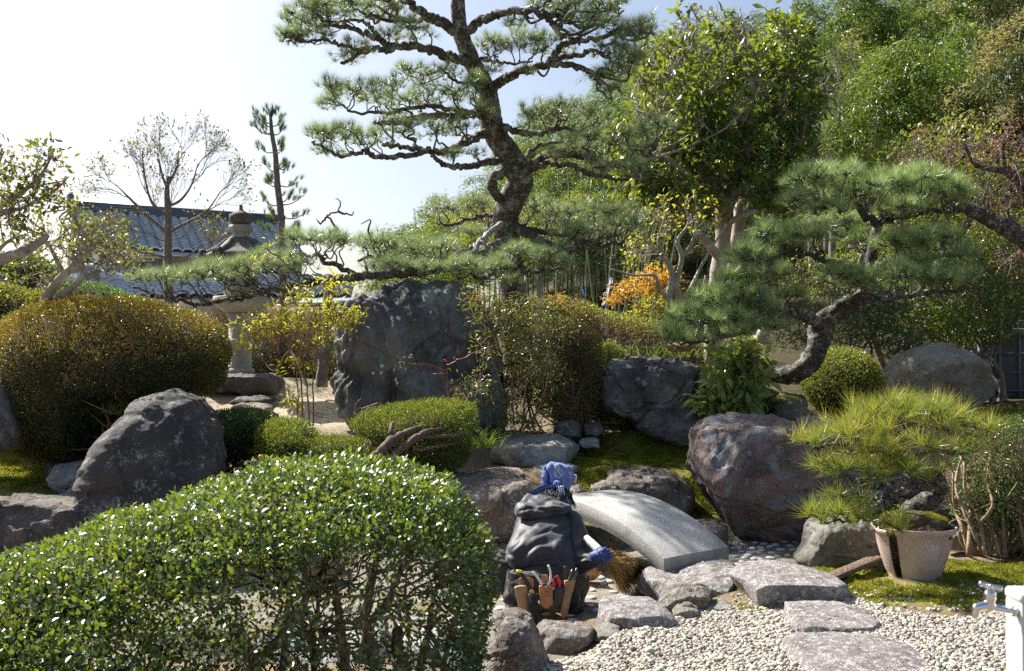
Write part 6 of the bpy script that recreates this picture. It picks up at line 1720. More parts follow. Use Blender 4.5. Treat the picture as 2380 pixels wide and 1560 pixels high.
mb.build('stems', M['bark_brown'], SH)
ml = MB(); pos = ell(2310, 1200, 7.6, 90, 80, .3, 240, 0); leaves(ml, pos, rdir(240), 4, .022, .55, .8, .03); ml.build('foliage', M['boxgreen'], SH, smooth=False)

# masses behind on the right
def mass(name, label, cat, blobs, mat, size, wd, per, T=LEAF5, bark='bark_grey', nh=30, droop=.0, basev=850, spread=.8, rnd=None, tr_=.05):
    u, v, Y = blobs[0][:3]
    b_ = P(u, basev, Y); b_[2] = float(ground_z(b_[0], b_[1]))
    T_ = thing(name, label, cat, b_)
    mb_ = MB(); sk_ = []
    for (u, v, Y, hu, hv, hy, n) in blobs[:5]:
        q = catmull(crook(b_ + np.array([RG.uniform(-.2, .2), 0, 0]), P(u, v, Y), 5, .06), 5); tube(mb_, q, (tr_, tr_ * .3), 8, rough=.2); sk_.append(q[5:])
    mb_.build('trunk', M[bark], T_)
    tg_ = np.vstack([ell(u, v, Y, hu, hv, hy, n, .35) for (u, v, Y, hu, hv, hy, n) in blobs])
    mbb_ = MB(); d_ = colonize(mbb_, np.vstack(sk_), tg_, nh, .010, .004, .05, .09, 0, 4, 6); mbb_.build('branches', M[bark], T_)
    ml_ = MB(); leaves(ml_, tg_, d_ + np.array([0, 0, -droop]), per, size, wd, spread, size * .9, T); ml_.build('foliage', M[mat], T_, smooth=False)
    return T_


mass('persimmon_tree', 'yellow green small leaved tree behind the top pads of the leaning pine', 'tree', [(2080, 380, 14.5, 120, 60, .9, 220), (2200, 340, 14.5, 120, 60, .9, 220), (1980, 420, 14.5, 80, 60, .8, 120), (2300, 420, 14.5, 90, 90, .8, 180), (2200, 450, 14.5, 150, 60, .8, 200)], 'azalea_green', .07, .42, 6, nh=50)
mass('evergreen_shrub', 'dark green osmanthus like shrub behind the grey boulder at the right', 'shrub', [(2300, 620, 14, 100, 60, .8, 240), (2220, 700, 14, 120, 50, .8, 240), (2360, 690, 14, 90, 60, .8, 200), (2150, 760, 14, 90, 40, .7, 150), (2260, 770, 14, 100, 30, .6, 150)], 'broad', .075, .34, 8, nh=44)
mass('evergreen_shrub', 'dark shaded shrub mass behind the curved trunk of the leaning pine', 'shrub', [(1980, 760, 13.6, 80, 50, .6, 260), (1850, 760, 13.8, 80, 50, .6, 200), (2060, 720, 13.6, 60, 60, .6, 200), (2000, 690, 14, 100, 40, .6, 160), (2090, 800, 13.4, 60, 40, .5, 140)], 'boxgreen', .04, .5, 10, nh=50, tr_=.035)
mass('evergreen_shrub', 'pale green small leaved growth above the dark fence', 'shrub', [(2230, 540, 15, 130, 50, .6, 220), (2120, 520, 15, 120, 60, .6, 200), (2350, 540, 15, 80, 60, .6, 150), (1900, 640, 16, 100, 60, .6, 160), (2030, 620, 16, 100, 60, .6, 160)], 'azalea_green', .05, .4, 8, nh=44)
mass('climbing_shrub', 'yellow green leafy twigs hanging before the grove left of the pale stems', 'shrub', [(1475, 560, 14.2, 36, 60, .4, 50), (1500, 500, 14.2, 40, 40, .4, 40), (1470, 640, 14, 20, 40, .3, 20)], 'azalea_green', .06, .45, 4, nh=10, tr_=.012, basev=780)
mass('camellia_shrub', 'low leafy evergreen behind the azalea cushion and the hedge foot', 'shrub', [(1250, 880, 12.2, 60, 50, .4, 90), (1180, 930, 11.8, 40, 40, .3, 60), (1320, 950, 11.6, 50, 40, .3, 60)], 'nandina_y', .045, .4, 4, nh=10, tr_=.012, basev=980)
mass('evergreen_shrub', 'dull olive shrubbery filling the gap behind the thin stemmed nandina', 'shrub', [(1230, 800, 11.9, 60, 60, .4, 170), (1190, 880, 11.7, 60, 60, .4, 150), (1260, 900, 11.7, 50, 60, .4, 120), (1170, 740, 11.9, 50, 40, .4, 80), (1330, 900, 11.6, 50, 60, .3, 90)], 'nandina_g', .05, .36, 7, nh=44, tr_=.014, basev=990)
mass('evergreen_shrub', 'round green shrub beside the tree trunk behind the yellow nandina', 'shrub', [(795, 830, 13.6, 30, 50, .3, 90), (600, 820, 15, 60, 30, .4, 60)], 'boxgreen', .035, .5, 6, nh=8, tr_=.02, basev=880)
mb = MB(); q = catmull(np.array([P(748, 900, 13.6), P(752, 840, 13.6), P(762, 780, 13.6), P(760, 720, 13.6), P(770, 640, 13.6)]), 6)
tube(mb, q, (.085, .07, .06), 12, rough=.2); OT = thing('garden_tree', 'mossy dark trunked tree standing behind the yellow nandina left of the big rock', 'tree', q[0]); mb.build('trunk', M['bark_grey'], OT)
# plank screen / fence pieces under the pine
# ---------------------------------------------------------------- nandinas
def nandina(label, stems_, blobs, mat, size=.055, per=5, nh=20, bark='bark_brown', wd=.26, name='nandina', r=.010, spread=.6, droop=.15, out=.035, berries=None):
    base = P(*stems_[0][0]); T_ = thing(name, label, 'nandina', base)
    mb_ = MB(); sk_ = []
    for c in stems_:
        q = limbpts(c, 5, .006); tube(mb_, q, (r, r * .6), 6, rough=.15); sk_.append(q[len(q) // 3:])
    mb_.build('stems', M[bark], T_)
    tg_ = np.vstack([ell(*b_, .3) for b_ in blobs])
    mbb_ = MB(); d_ = colonize(mbb_, np.vstack(sk_), tg_, nh, r * .4, .0016, .05, .06, -.02, 4, 5); mbb_.build('twigs', M[bark], T_)
    ml_ = MB(); leaves(ml_, tg_, d_ + np.array([0, 0, -droop]), per, size, wd, spread, out, LEAF5, .7); ml_.build('foliage', M[mat], T_, smooth=False)
    return T_


nandina('yellow green nandina on thin bare stems before the lantern and the standing rock', [[(705, 985, 10.4), (700, 900, 10.4), (695, 820, 10.4), (690, 740, 10.4), (700, 650, 10.4)], [(720, 1000, 10.4), (714, 900, 10.4), (705, 830, 10.4), (730, 740, 10.4), (760, 700, 10.3)], [(692, 975, 10.4), (688, 860, 10.4), (650, 780, 10.3), (600, 755, 10.3)], [(728, 990, 10.4), (728, 880, 10.4), (735, 800, 10.4)], [(700, 660, 10.4), (650, 600, 10.4), (612, 575, 10.4)]],
        [(590, 762, 10.2, 60, 18, .25, 36), (650, 740, 10.3, 70, 36, .35, 52), (720, 700, 10.3, 70, 36, .35, 56), (790, 740, 10.2, 50, 34, .3, 40), (730, 770, 10.3, 60, 30, .35, 34), (640, 590, 10.3, 40, 26, .2, 7), (570, 800, 10.2, 30, 10, .2, 10), (680, 925, 10.3, 20, 16, .15, 16), (690, 850, 10.3, 40, 20, .2, 14), (780, 660, 10.3, 36, 20, .25, 20), (820, 735, 10.2, 26, 10, .15, 14)], 'nandina_y', .068, 5, 34, wd=.27)
nandina('dark nandina with dull leaves standing at the right side of the standing rock', [[(1195, 985, 10.9), (1190, 900, 10.9), (1200, 820, 10.9), (1180, 740, 10.9)], [(1215, 990, 10.9), (1225, 880, 10.9), (1245, 800, 10.9), (1250, 720, 10.9)], [(1235, 995, 10.9), (1270, 900, 10.8), (1290, 820, 10.8)], [(1180, 985, 10.9), (1160, 880, 10.9), (1130, 800, 10.9)]],
        [(1150, 745, 10.8, 70, 50, .35, 110), (1230, 730, 10.8, 80, 50, .4, 120), (1200, 820, 10.8, 70, 60, .35, 100), (1110, 700, 10.8, 46, 30, .25, 36), (1290, 760, 10.8, 50, 50, .35, 70), (1280, 860, 10.8, 50, 50, .35, 50), (1140, 930, 10.7, 60, 30, .3, 60), (1200, 990, 10.7, 60, 24, .3, 40)], 'nandina_g', .055, 5, 44, wd=.27)
nandina('reddish nandina top with orange leaves above the wavy hedge', [[(1120, 720, 11.3), (1140, 690, 11.2), (1180, 680, 11.1)], [(1250, 720, 11.3), (1290, 690, 11.3), (1340, 700, 11.3)]],
        [(1110, 690, 11.0, 50, 12, .25, 26), (1330, 700, 11.2, 50, 16, .25, 26), (1290, 690, 11.2, 46, 16, .25, 26)], 'nandina_o', .045, 3, 12)
nandina('orange leaved nandina glowing between the hedge and the pale stemmed tree', [[(1500, 760, 13.6), (1505, 690, 13.6), (1520, 640, 13.6)], [(1510, 760, 13.6), (1480, 700, 13.6), (1450, 680, 13.6)]],
        [(1525, 645, 13.6, 46, 26, .3, 70), (1480, 670, 13.6, 50, 20, .3, 70), (1430, 690, 13.6, 24, 10, .2, 24), (1560, 660, 13.6, 30, 26, .3, 30)], 'nandina_o', .075, 6, 16)
nandina('lime green nandina below the orange one at the hedge end', [[(1500, 790, 13.3), (1505, 730, 13.3), (1510, 710, 13.3)]], [(1510, 715, 13.3, 46, 30, .3, 80), (1480, 735, 13.3, 30, 16, .3, 30), (1550, 745, 13.3, 26, 20, .3, 24)], 'nandina_y', .06, 5, 10)
nandina('thin red stemmed nandina sprig with two berries in front of the black rock', [[(1042, 935, 10.0), (1040, 870, 10.0), (1038, 845, 10.0)], [(1040, 862, 10.0), (1000, 850, 9.95), (960, 845, 9.9), (930, 835, 9.9)], [(1038, 848, 10.0), (1070, 835, 10.0), (1100, 822, 10.0), (1140, 815, 10.0)], [(1040, 870, 10.0), (1020, 868, 10.0), (1005, 872, 10.0)]],
        [(1125, 818, 10.0, 34, 12, .12, 12), (1110, 795, 10, 16, 8, .1, 6), (1060, 925, 10.0, 40, 20, .2, 20), (1100, 900, 10.0, 50, 26, .25, 34), (1120, 880, 10.0, 30, 30, .2, 20), (945, 840, 9.9, 26, 8, .1, 4)], 'nandina_g', .05, 4, 9, bark='reds', r=.006)
mb = MB(); vv, ff = ico(2)
for (u, v) in [(1036, 838), (1057, 833)]:
    for k_ in range(3): mb.add(vv * .009 + P(u + RG.uniform(-2, 2), v + RG.uniform(-2, 2), 10.0), [ff])
bo = mb.build('berries', M['berry'], bpy.data.objects['nandina.005']) if 'nandina.005' in bpy.data.objects else None

# big soft leaved plant
Y = 10.7
HP = thing('leafy_plant', 'leafy plant with large soft green leaves covering the black upright rock', 'plant', P(1700, 970, Y))
mb_ = MB(); sk_ = []
for k_ in range(14):
    a = P(1660 + RG.uniform(0, 100), 975, Y); e = P(1690 + RG.uniform(-60, 70), 840 + RG.uniform(-20, 80), Y + RG.uniform(-.3, .2)); q = catmull(crook(a, e, 4, .06), 4); tube(mb_, q, (.007, .004), 5, cap=False); sk_.append(q[4:])
mb_.build('stems', M['bark_brown'], HP)
tg = np.vstack([ell(1720, 835, Y, 56, 36, .3, 80, .3), ell(1690, 880, Y, 60, 36, .3, 80, .3), ell(1740, 870, Y, 50, 50, .3, 60, .3), ell(1640, 935, Y - .1, 30, 16, .2, 20, .3), ell(1720, 935, Y - .1, 60, 24, .25, 50, .3)])
mbb = MB(); d = colonize(mbb, np.vstack(sk_), tg, 24, .004, .002, .05, .08, 0, 4); mbb.build('twigs', M['bark_brown'], HP)
ml = MB(); leaves(ml, tg, d, 3, .145, .42, .75, .035, LEAF8, .9, .25); ml.build('foliage', M['bigleaf'], HP, smooth=False)

# grass clumps
def clump(label, u, v, Y, n, L, sp):
    c = P(u, v, Y); mb = MB(); pos = c + np.stack([RG.normal(size=n) * sp, RG.normal(size=n) * sp * .6, np.zeros(n)], -1)
    for i in range(n):
        dd_ = nrm(np.array([RG.normal() * .5, RG.normal() * .4, 1.])); l = L * RG.uniform(.6, 1.2); t = np.linspace(0, 1, 5)[:, None]
        q = pos[i] + dd_ * t * l + np.array([dd_[0], dd_[1], -.7]) * t ** 2.3 * l * .45
        sd = nrm(np.cross(dd_, [0, 1, 0.1])) * .006
        V = np.vstack([q - sd * (1 - t * .9), q + sd * (1 - t * .9)]); j = np.arange(4)
        mb.add(V, [np.stack([j, j + 1, j + 6, j + 5], -1)], RG.random())
    o = mb.build('grass_tuft', M['grass'], org=c); tag(o, label, 'grass tuft')
clump('green strap leaved grass tuft at the foot of the standing rock', 1120, 1040, 10.0, 60, .3, .08)
clump('small grass tuft between the nandina stems', 1200, 985, 10.7, 40, .2, .12)
clump('grass tuft under the azalea dome in the shade', 260, 960, 9.0, 40, .3, .1)
clump('grass tuft behind the folded black boulder', 1560, 830, 12.2, 60, .35, .25)
clump('tiny weed tuft on the moss bank', 1430, 985, 11.2, 30, .1, .05)

# ---------------------------------------------------------------- foreground hedge
out = [(-260, 1460), (-200, 1370), (0, 1305), (120, 1258), (250, 1222), (350, 1175), (450, 1150), (560, 1110), (700, 1092), (780, 1088), (880, 1096), (960, 1112), (1030, 1140), (1065, 1180), (1080, 1220), (1118, 1250), (1138, 1300), (1140, 1360), (1128, 1440), (1112, 1520), (1080, 1640), (700, 1700), (0, 1760), (-250, 1700)]
Yh = 4.15
def bare(p_, n_):
    # leafless window in the lower right part of the front
    uu = p_[:, 0] / p_[:, 1] * FPX + 1190; vv_ = 820 - (p_[:, 2] - 1.6) / p_[:, 1] * FPX
    low = np.clip((vv_ - (1250 + np.clip(700 - uu, 0, 700) * .35)) / 60, 0, 1)
    rt = np.clip((uu - 250) / 350, 0, 1)
    return low * rt * .78 * (1 - .6 * np.clip((uu - 1050) / 40, 0, 1)) * (1 - .5 * np.clip((uu - 640) / 40, 0, 1) * np.clip((720 - uu) / 40, 0, 1))
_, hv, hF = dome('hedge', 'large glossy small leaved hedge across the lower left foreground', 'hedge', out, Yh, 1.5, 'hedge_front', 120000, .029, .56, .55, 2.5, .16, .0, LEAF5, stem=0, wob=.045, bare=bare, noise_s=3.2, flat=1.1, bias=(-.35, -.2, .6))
HG = [o for o in bpy.data.objects if o.get('label', '').startswith('large glossy')][0]
# dark inner core shell added, only in the leafy half
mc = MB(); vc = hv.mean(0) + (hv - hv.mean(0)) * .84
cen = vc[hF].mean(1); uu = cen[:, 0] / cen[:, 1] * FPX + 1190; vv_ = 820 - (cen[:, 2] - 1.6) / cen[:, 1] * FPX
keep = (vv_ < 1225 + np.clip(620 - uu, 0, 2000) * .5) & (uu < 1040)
mc.add(vc, [hF[keep]]); mc.build('dark_inner_core', M['innercore'], HG)
ms = MB(); tg = []
roots = [P(560, 1640, 4.2), P(640, 1660, 4.3), P(800, 1640, 4.3), P(930, 1620, 4.3), P(1000, 1620, 4.4), P(350, 1680, 4.1), P(1060, 1600, 4.5)]
trunks = [([(600, 1680, 4.0), (590, 1560, 4.0), (610, 1520, 4.0), (660, 1480, 4.0), (700, 1420, 4.05), (730, 1340, 4.1)], (.028, .024, .012)), ([(590, 1540, 4.0), (560, 1490, 4.0), (540, 1460, 4.05)], (.02, .012)),
          ([(800, 1680, 4.2), (800, 1560, 4.2), (790, 1450, 4.2), (780, 1340, 4.25)], (.026, .022, .014)), ([(880, 1680, 4.2), (870, 1540, 4.2), (850, 1440, 4.2), (860, 1380, 4.2), (880, 1280, 4.25)], (.028, .024, .012)),
          ([(865, 1440, 4.2), (900, 1400, 4.2), (930, 1330, 4.25), (960, 1270, 4.3)], (.018, .01)), ([(940, 1680, 4.3), (935, 1560, 4.3), (925, 1500, 4.3), (925, 1465, 4.3)], (.03, .028, .024)),
          ([(960, 1680, 4.3), (980, 1540, 4.3), (1000, 1450, 4.3), (1010, 1380, 4.3), (1040, 1300, 4.3)], (.02, .014, .006)), ([(660, 1480, 4.0), (720, 1470, 4.0), (780, 1460, 4.05)], (.012, .006)), ([(1020, 1640, 4.4), (1040, 1500, 4.4), (1070, 1400, 4.4), (1090, 1330, 4.4)], (.014, .006)),
          ([(650, 1700, 4.4), (660, 1500, 4.4), (670, 1380, 4.4), (650, 1280, 4.4)], (.018, .008)), ([(720, 1700, 4.5), (730, 1500, 4.5), (750, 1300, 4.5)], (.016, .007))]
sk_ = []
for c, r in trunks:
    q = limbpts(c, 6, .004); tube(ms, q, r, 9, rough=.25); sk_.append(q[3:])
sk_ = np.vstack(sk_)
pts, nr = sample(hv, hF, 5200)
uu = pts[:, 0] / pts[:, 1] * FPX + 1190; vv_ = 820 - (pts[:, 2] - 1.6) / pts[:, 1] * FPX
k = (uu > 480) & (vv_ < 1600) & (vv_ > 1150)
pts = (pts - nr * (.03 + .22 * RG.random(len(pts)) ** 2)[:, None])[k]
colonize(ms, sk_, pts, 170, .006, .0017, .02, .1, -.02, 4, 7)
ms.build('stems', M['bark_brown'], HG)
# ---------------------------------------------------------------- stone lantern
YL = 14.0; uL = 558
SL = thing('stone_lantern', 'tall carved stone lantern with onion shaped finial and lotus base behind the long pine limb', 'stone lantern', P(uL, 893, YL))
def zL(v): return P(uL, v, YL)[2]
kL = YL / FPX
M['lstone'] = rockmat('weathered_lantern_granite', (.26, .25, .21), (.44, .42, .36), (.5, .5, .45), .2, 3, 70, (.3, .34, .27), .25, 0, .5)
M['ldark'] = rockmat('blackened_lantern_stone', (.06, .055, .05), (.16, .14, .12), (.32, .36, .30), .25, 4, 60, (.30, .36, .30), .25, 0, .6)
cL = P(uL, 893, YL); cL = np.array([cL[0], YL, 0])
def lp(name, mat, prof, k=48, **kw_):
    mb = MB(); lathe(mb, [(r * kL, zL(v)) for r, v in prof], cL, k, **kw_); return mb.build(name, M[mat], SL)
lotus = lambda n_, a_: (lambda th, z_: 1 + a_ * np.abs(np.sin(th * n_ / 2)))
lp('lotus_base', 'ldark', [(0, 895), (60, 895), (62, 884), (56, 876), (44, 870), (36, 868), (0, 868)], mod=lotus(8, .06))
lp('pillar', 'lstone', [(0, 871), (32, 871), (33, 866), (33, 860), (30, 857), (26.5, 855), (26, 815), (27, 807), (31, 805), (33, 799), (33, 793), (30, 788), (26.5, 786), (26, 745), (28, 738), (31, 736), (32, 728), (0, 727)])
lp('platform', 'lstone', [(0, 730), (33, 727), (40, 722), (50, 714), (58, 706), (60, 704), (62, 702), (62, 692), (60, 690), (0, 690)], mod=lambda th, z_: 1 + .05 * np.abs(np.sin(th * 6)) * (z_ < zL(705)) * (z_ > zL(728)))
mb = MB(); lathe(mb, [(0, zL(690)), (38 * kL, zL(690)), (36 * kL, zL(640)), (37 * kL, zL(606)), (0, zL(606))], cL, 48, sides=6)
fb = mb.build('fire_box', M['lstone'], SL)
mb = MB()
for a in (-.5, .9, 2.2):
    R_a = rotz(a); box(mb, cL + R_a @ np.array([0, -34 * kL, 0]) + np.array([0, 0, zL(648)]), (14 * kL, 3 * kL, 18 * kL), R=R_a)
mb.build('window', M['dark'], fb, smooth=False)
rf = lp('roof', 'ldark', [(0, 610), (60, 608), (76, 604), (82, 598), (80, 592), (66, 586), (52, 578), (42, 568), (34, 560), (26, 553), (0, 552)], mod=lambda th, z_: 1 + .05 * np.cos(th * 6) + .02 * np.cos(th * 36))
mb = MB()
for k_ in range(6):
    a = k_ * math.pi / 3 + .15; d = np.array([math.cos(a), math.sin(a), 0])
    th = np.linspace(0, 5.0, 26); rr = .075 * np.exp(-th * .22)
    cc = cL + d * (82 * kL) + np.array([0, 0, zL(590)])
    pts_ = np.array([cc + d * (r_ * math.cos(t_ - 2.0)) + np.array([0, 0, 1]) * (r_ * math.sin(t_ - 2.0)) for r_, t_ in zip(rr, th)])
    sd = np.array([-d[1], d[0], 0])
    for s_ in (-.035, 0, .035): tube(mb, pts_ + sd * s_, (.034, .014), 8)
    q = catmull(np.array([cL + d * 28 * kL + np.array([0, 0, zL(556)]), cL + d * 48 * kL + np.array([0, 0, zL(574)]), cL + d * 78 * kL + np.array([0, 0, zL(592)])]), 5); tube(mb, q, (.035, .045), 8)
mb.build('scroll', M['ldark'], rf)
lp('finial_collar', 'lstone', [(0, 556), (22, 556), (22, 551), (17, 548), (19, 542), (24, 538), (26, 530), (24, 524), (26, 522), (27, 540)][:8] + [(0, 522)], mod=lotus(8, .08))
lp('finial_jewel', 'ldark', [(0, 524), (20, 523), (25, 516), (27, 508), (26, 500), (20, 496), (11, 492), (6, 489), (4, 484), (3.6, 480), (4.4, 477), (0, 476)])
sb = P(uL, 905, 13.7); mb = MB()

# ---------------------------------------------------------------- right rear wall, pipe, small lantern, stakes, prop
def rectw(u0, v0, u1, v1, Y, d):
    a = P(u0, v1, Y); b_ = P(u1, v0, Y); return (a + b_) / 2, np.array([abs(b_[0] - a[0]) / 2, d, abs(b_[2] - a[2]) / 2])
BW = thing('block_wall', 'dark weathered panel wall behind the shrubs at the right edge', 'wall', P(2400, 935, 14.6))
mb = MB(); c, h_ = rectw(2275, 778, 2620, 950, 14.7, .07); box(mb, c, h_, bev=.01); wl_ = mb.build('wall', plain('charcoal_block', (.085, .09, .10), .8, var=.4, sc=6, bump=.5), BW, smooth=False)
mb = MB()
for v in (778, 822, 866, 908): c, h_ = rectw(2270, v - 2, 2620, v + 2, 14.62, .03); box(mb, c, h_)
for u in (2277, 2322, 2368, 2414, 2460): c, h_ = rectw(u - 2, 776, u + 2, 950, 14.63, .035); box(mb, c, h_)
mb.build('joint_frame', plain('dull_grey_batten', (.13, .14, .15), .7), BW, smooth=False)
mb = MB(); c, h_ = rectw(2270, 764, 2620, 776, 14.7, .12); box(mb, c, h_, bev=.01); mb.build('coping', plain('grey_coping', (.2, .21, .22), .8), BW, smooth=False)
mb = MB(); tube(mb, np.array([P(2352, 748, 14.3), P(2620, 742, 14.3)]), .022, 10)
tube(mb, np.array([P(2560, 743, 14.3), P(2560, 960, 14.3)]), .022, 10)
o = mb.build('railing', plain('white_pipe', (.75, .78, .8), .3), org=P(2480, 960, 14.3)); tag(o, 'white horizontal pipe rail above the dark panel wall', 'railing')
WS = thing('stone_lantern', 'small pale flat roofed stone lantern half hidden behind the evergreen trunks', 'stone lantern', P(1772, 700, 17))
mb = MB(); c = P(1772, 545, 17); cc = np.array([c[0], 17, 0]); z_ = lambda v: P(1772, v, 17)[2]
lathe(mb, [(0, z_(536)), (.28, z_(538)), (.30, z_(534)), (.12, z_(527)), (.02, z_(524)), (0, z_(524))], cc, 24); mb.build('roof', M['ldark'], WS)
mb = MB(); lathe(mb, [(0, z_(570)), (.20, z_(570)), (.19, z_(537)), (0, z_(537))], cc, 6); mb.build('fire_box', M['lstone'], WS, smooth=False)
mb = MB(); lathe(mb, [(0, z_(800)), (.18, z_(800)), (.09, z_(770)), (.08, z_(590)), (.2, z_(570)), (0, z_(569))], cc, 20); mb.build('pillar', M['lstone'], WS)
mb = MB(); tube(mb, np.array([P(1253, 960, 12.3), P(1254, 860, 12.3), P(1256, 740, 12.3), P(1254, 640, 12.2)]), (.045, .042, .038), 12, rough=.1)
o = mb.build('wooden_prop', M['bark_pale'], org=P(1253, 960, 12.3)); tag(o, 'pale wooden prop post standing under the low pine branch', 'post')
M['blue'] = plain('blue_stake', (.08, .2, .6), .4)
for i, (a, b_, lab) in enumerate([((1408, 722, 15.5), (1420, 646, 15.5), 'taller blue garden stake standing by the wavy hedge'), ((1360, 690, 15.8), (1352, 668, 15.8), 'short blue stake tip left of the taller stake')]):
    mb = MB(); p0 = P(*a); p1 = P(*b_); p0 = p0 + (p0 - p1) * 1.2; tube(mb, np.array([p0, p1]), .011, 8); box(mb, p1, (.013, .013, .02)); o = mb.build('garden_stake', M['blue'], org=p0); tag(o, lab, 'stake')
mb = MB(); q = limbpts([(1398, 712, 15.3), (1405, 690, 15.3), (1414, 670, 15.3), (1420, 648, 15.4)]); tube(mb, q, .006, 4); tube(mb, q + np.array([.03, 0, 0]), .006, 4)
o = mb.build('rope', plain('white_rope', (.7, .7, .7)), org=q[0]); tag(o, 'white guy rope tied to the blue stake', 'rope')
mb = MB(); q = limbpts([(1555, 806, 12.0), (1590, 806, 11.9), (1612, 800, 11.8)], 5, .003); tube(mb, q, (.055, .06, .05), 14, rough=.1)
o = mb.build('log', plain('orange_brown_log', (.35, .20, .09), .8, bump=.4), org=q[0]); tag(o, 'short orange brown log lying behind the folded black boulder', 'log')
for i, (u, v, Y) in enumerate([(1955, 690, 13.4), (1990, 640, 14.6), (2100, 690, 14)]): pass
mb = MB(); q = limbpts([(1690, 880, 11.9), (1700, 820, 11.9), (1712, 790, 11.9)], 5, .01); tube(mb, q, (.11, .09, .07), 14, rough=.3); o = mb.build('tree_stump', M['bark_old'], org=q[0]); tag(o, 'old broken stump at the foot of the leaning pine behind the leafy plant', 'stump')
mb = MB(); a = P(1850, 1120, 8.9); b_ = P(2030, 1130, 9.1); t = np.linspace(0, 1, 12)[:, None]; tube(mb, a * (1 - t) + b_ * t, (.10, .12, .09), 14, rough=.12)
tube(mb, P(1870, 1165, 8.8) * (1 - t) + P(2060, 1168, 9.0) * t, (.09, .11, .10), 14, rough=.12)
for i, (u0, v0, u1, v1, Y) in enumerate([(1850, 1118, 2030, 1128, 8.9), (1875, 1165, 2060, 1168, 8.6)]):
    mb = MB(); a = P(u0, v0, Y); b_ = P(u1, v1, Y + .2); tube(mb, a * (1 - t) + b_ * t, (.10, .13, .10), 16, rough=.15); o = mb.build('log', M['r_brown'], org=a); tag(o, ['dark weathered upper log lying behind the potted pine', 'dark weathered lower log lying behind the potted pine'][i], 'log')

# ---------------------------------------------------------------- flower pot
Yp = 6.85; up_ = 2124; kp = Yp / FPX
gz = float(ground_z(P(up_, 1340, Yp)[0], Yp)); 
FP = thing('flower_pot', 'large pinkish plastic flower pot split open at its left side', 'flower pot', (P(up_, 1340, Yp)[0], Yp, gz))
zr = P(up_, 1219, Yp)[2]; Hp = zr - (gz + .015)
cp = np.array([P(up_, 1340, Yp)[0], Yp, gz + .015])
m, nt, N, L, b = newmat('weathered_pink_plastic')
g = nd(nt, 'ShaderNodeTexCoord').outputs['Object']; n1 = noise(nt, 7, 8, .7, g); n2 = noise(nt, 40, 5, .7, g)
wv = nd(nt, 'ShaderNodeTexWave', Scale=32.0, Distortion=.6); wv.wave_type = 'BANDS'; wv.bands_direction = 'Z'; L.new(g, wv.inputs['Vector'])
sp = nd(nt, 'ShaderNodeSeparateXYZ'); L.new(g, sp.inputs[0])
c1 = ramp(nt, [(.35, (.44, .32, .28)), (.62, (.56, .43, .38))], n1.outputs['Fac']).outputs[0]
lowtone = ramp(nt, [(.42, (0, 0, 0)), (.6, (1, 1, 1))], math_(nt, 'ADD', math_(nt, 'MULTIPLY', n1.outputs['Fac'], .9), math_(nt, 'SUBTRACT', .12, math_(nt, 'MULTIPLY', sp.outputs['Z'], 2.2))))  # darker towards the bottom, broken up by noise
c1 = mixc(nt, math_(nt, 'MULTIPLY', lowtone.outputs[0], .75), c1, (.16, .14, .11))
sp2 = ramp(nt, [(.63, (0, 0, 0)), (.66, (.7, .7, .7))], n2.outputs['Fac'])
c1 = mixc(nt, sp2.outputs[0], c1, (.62, .56, .5))
L.new(c1, b.inputs['Base Color']); b.inputs['Roughness'].default_value = .6
bp = nd(nt, 'ShaderNodeBump', Strength=.35, Distance=.004); L.new(wv.outputs['Fac'], bp.inputs['Height']); L.new(bp.outputs[0], b.inputs['Normal'])
M['pot'] = m
prof = np.array([(.175, 0), (.182, .01), (.176, .03), (.19, .06), (.215, .14), (.238, .22), (.25, Hp - .05), (.254, Hp - .045), (.268, Hp - .04), (.273, Hp - .02), (.278, Hp - .004), (.274, Hp), (.262, Hp - .003), (.25, Hp - .04), (.20, .1), (.165, .03)])
def potshell(a0, a1, k, off=0.0, jag=0):
    th = np.linspace(a0, a1, k)
    V = np.stack([prof[:, 0][:, None] * np.cos(th), prof[:, 0][:, None] * np.sin(th), np.repeat(prof[:, 1:], k, 1)], -1)
    if jag:
        j_ = .09 * perlin(np.stack([prof[:, 1] * 12, 0 * prof[:, 1], 0 * prof[:, 1]], -1)) + .10 * (1 - prof[:, 1] / Hp) * 0
        ang = np.linspace(1, 0, k) ** 6
        dth = j_[:, None] * ang[None] * 1.0
        c_, s_ = np.cos(dth), np.sin(dth); X_, Y_ = V[..., 0].copy(), V[..., 1].copy(); V[..., 0] = c_ * X_ - s_ * Y_; V[..., 1] = s_ * X_ + c_ * Y_
    n_ = len(prof); i = np.arange(n_)[:, None] * k; j = np.arange(k - 1)[None]; i2 = (np.arange(n_)[:, None] + 1) % n_ * k
    F_ = np.stack([i + j, i + j + 1, i2 + j + 1, i2 + j], -1).reshape(-1, 4)
    return V.reshape(-1, 3), F_
a_c = math.radians(220)
V, F_ = potshell(a_c + .08, a_c + 2 * math.pi - .42, 90, jag=1); mb = MB(); mb.add(V + cp, [F_])
pb = mb.build('pot_body', M['pot'], FP)
V, F_ = potshell(a_c - .40, a_c - .05, 14); V = (V @ rotz(-.06).T) * np.array([1, 1, .98]) + np.array([-.022, -.018, -.004]); mb = MB(); mb.add(V + cp, [F_]); mb.build('broken_shard', M['pot'], FP)
mb = MB()
for a in (-1.9, -.9, .3, 1.4, 2.5): box(mb, cp + np.array([.15 * math.cos(a), .15 * math.sin(a), -.004]), (.028, .02, .016), R=rotz(a), bev=.006)
mb.build('foot', M['pot'], FP)
mb = MB(); th = np.linspace(0, 2 * np.pi, 20, endpoint=False)
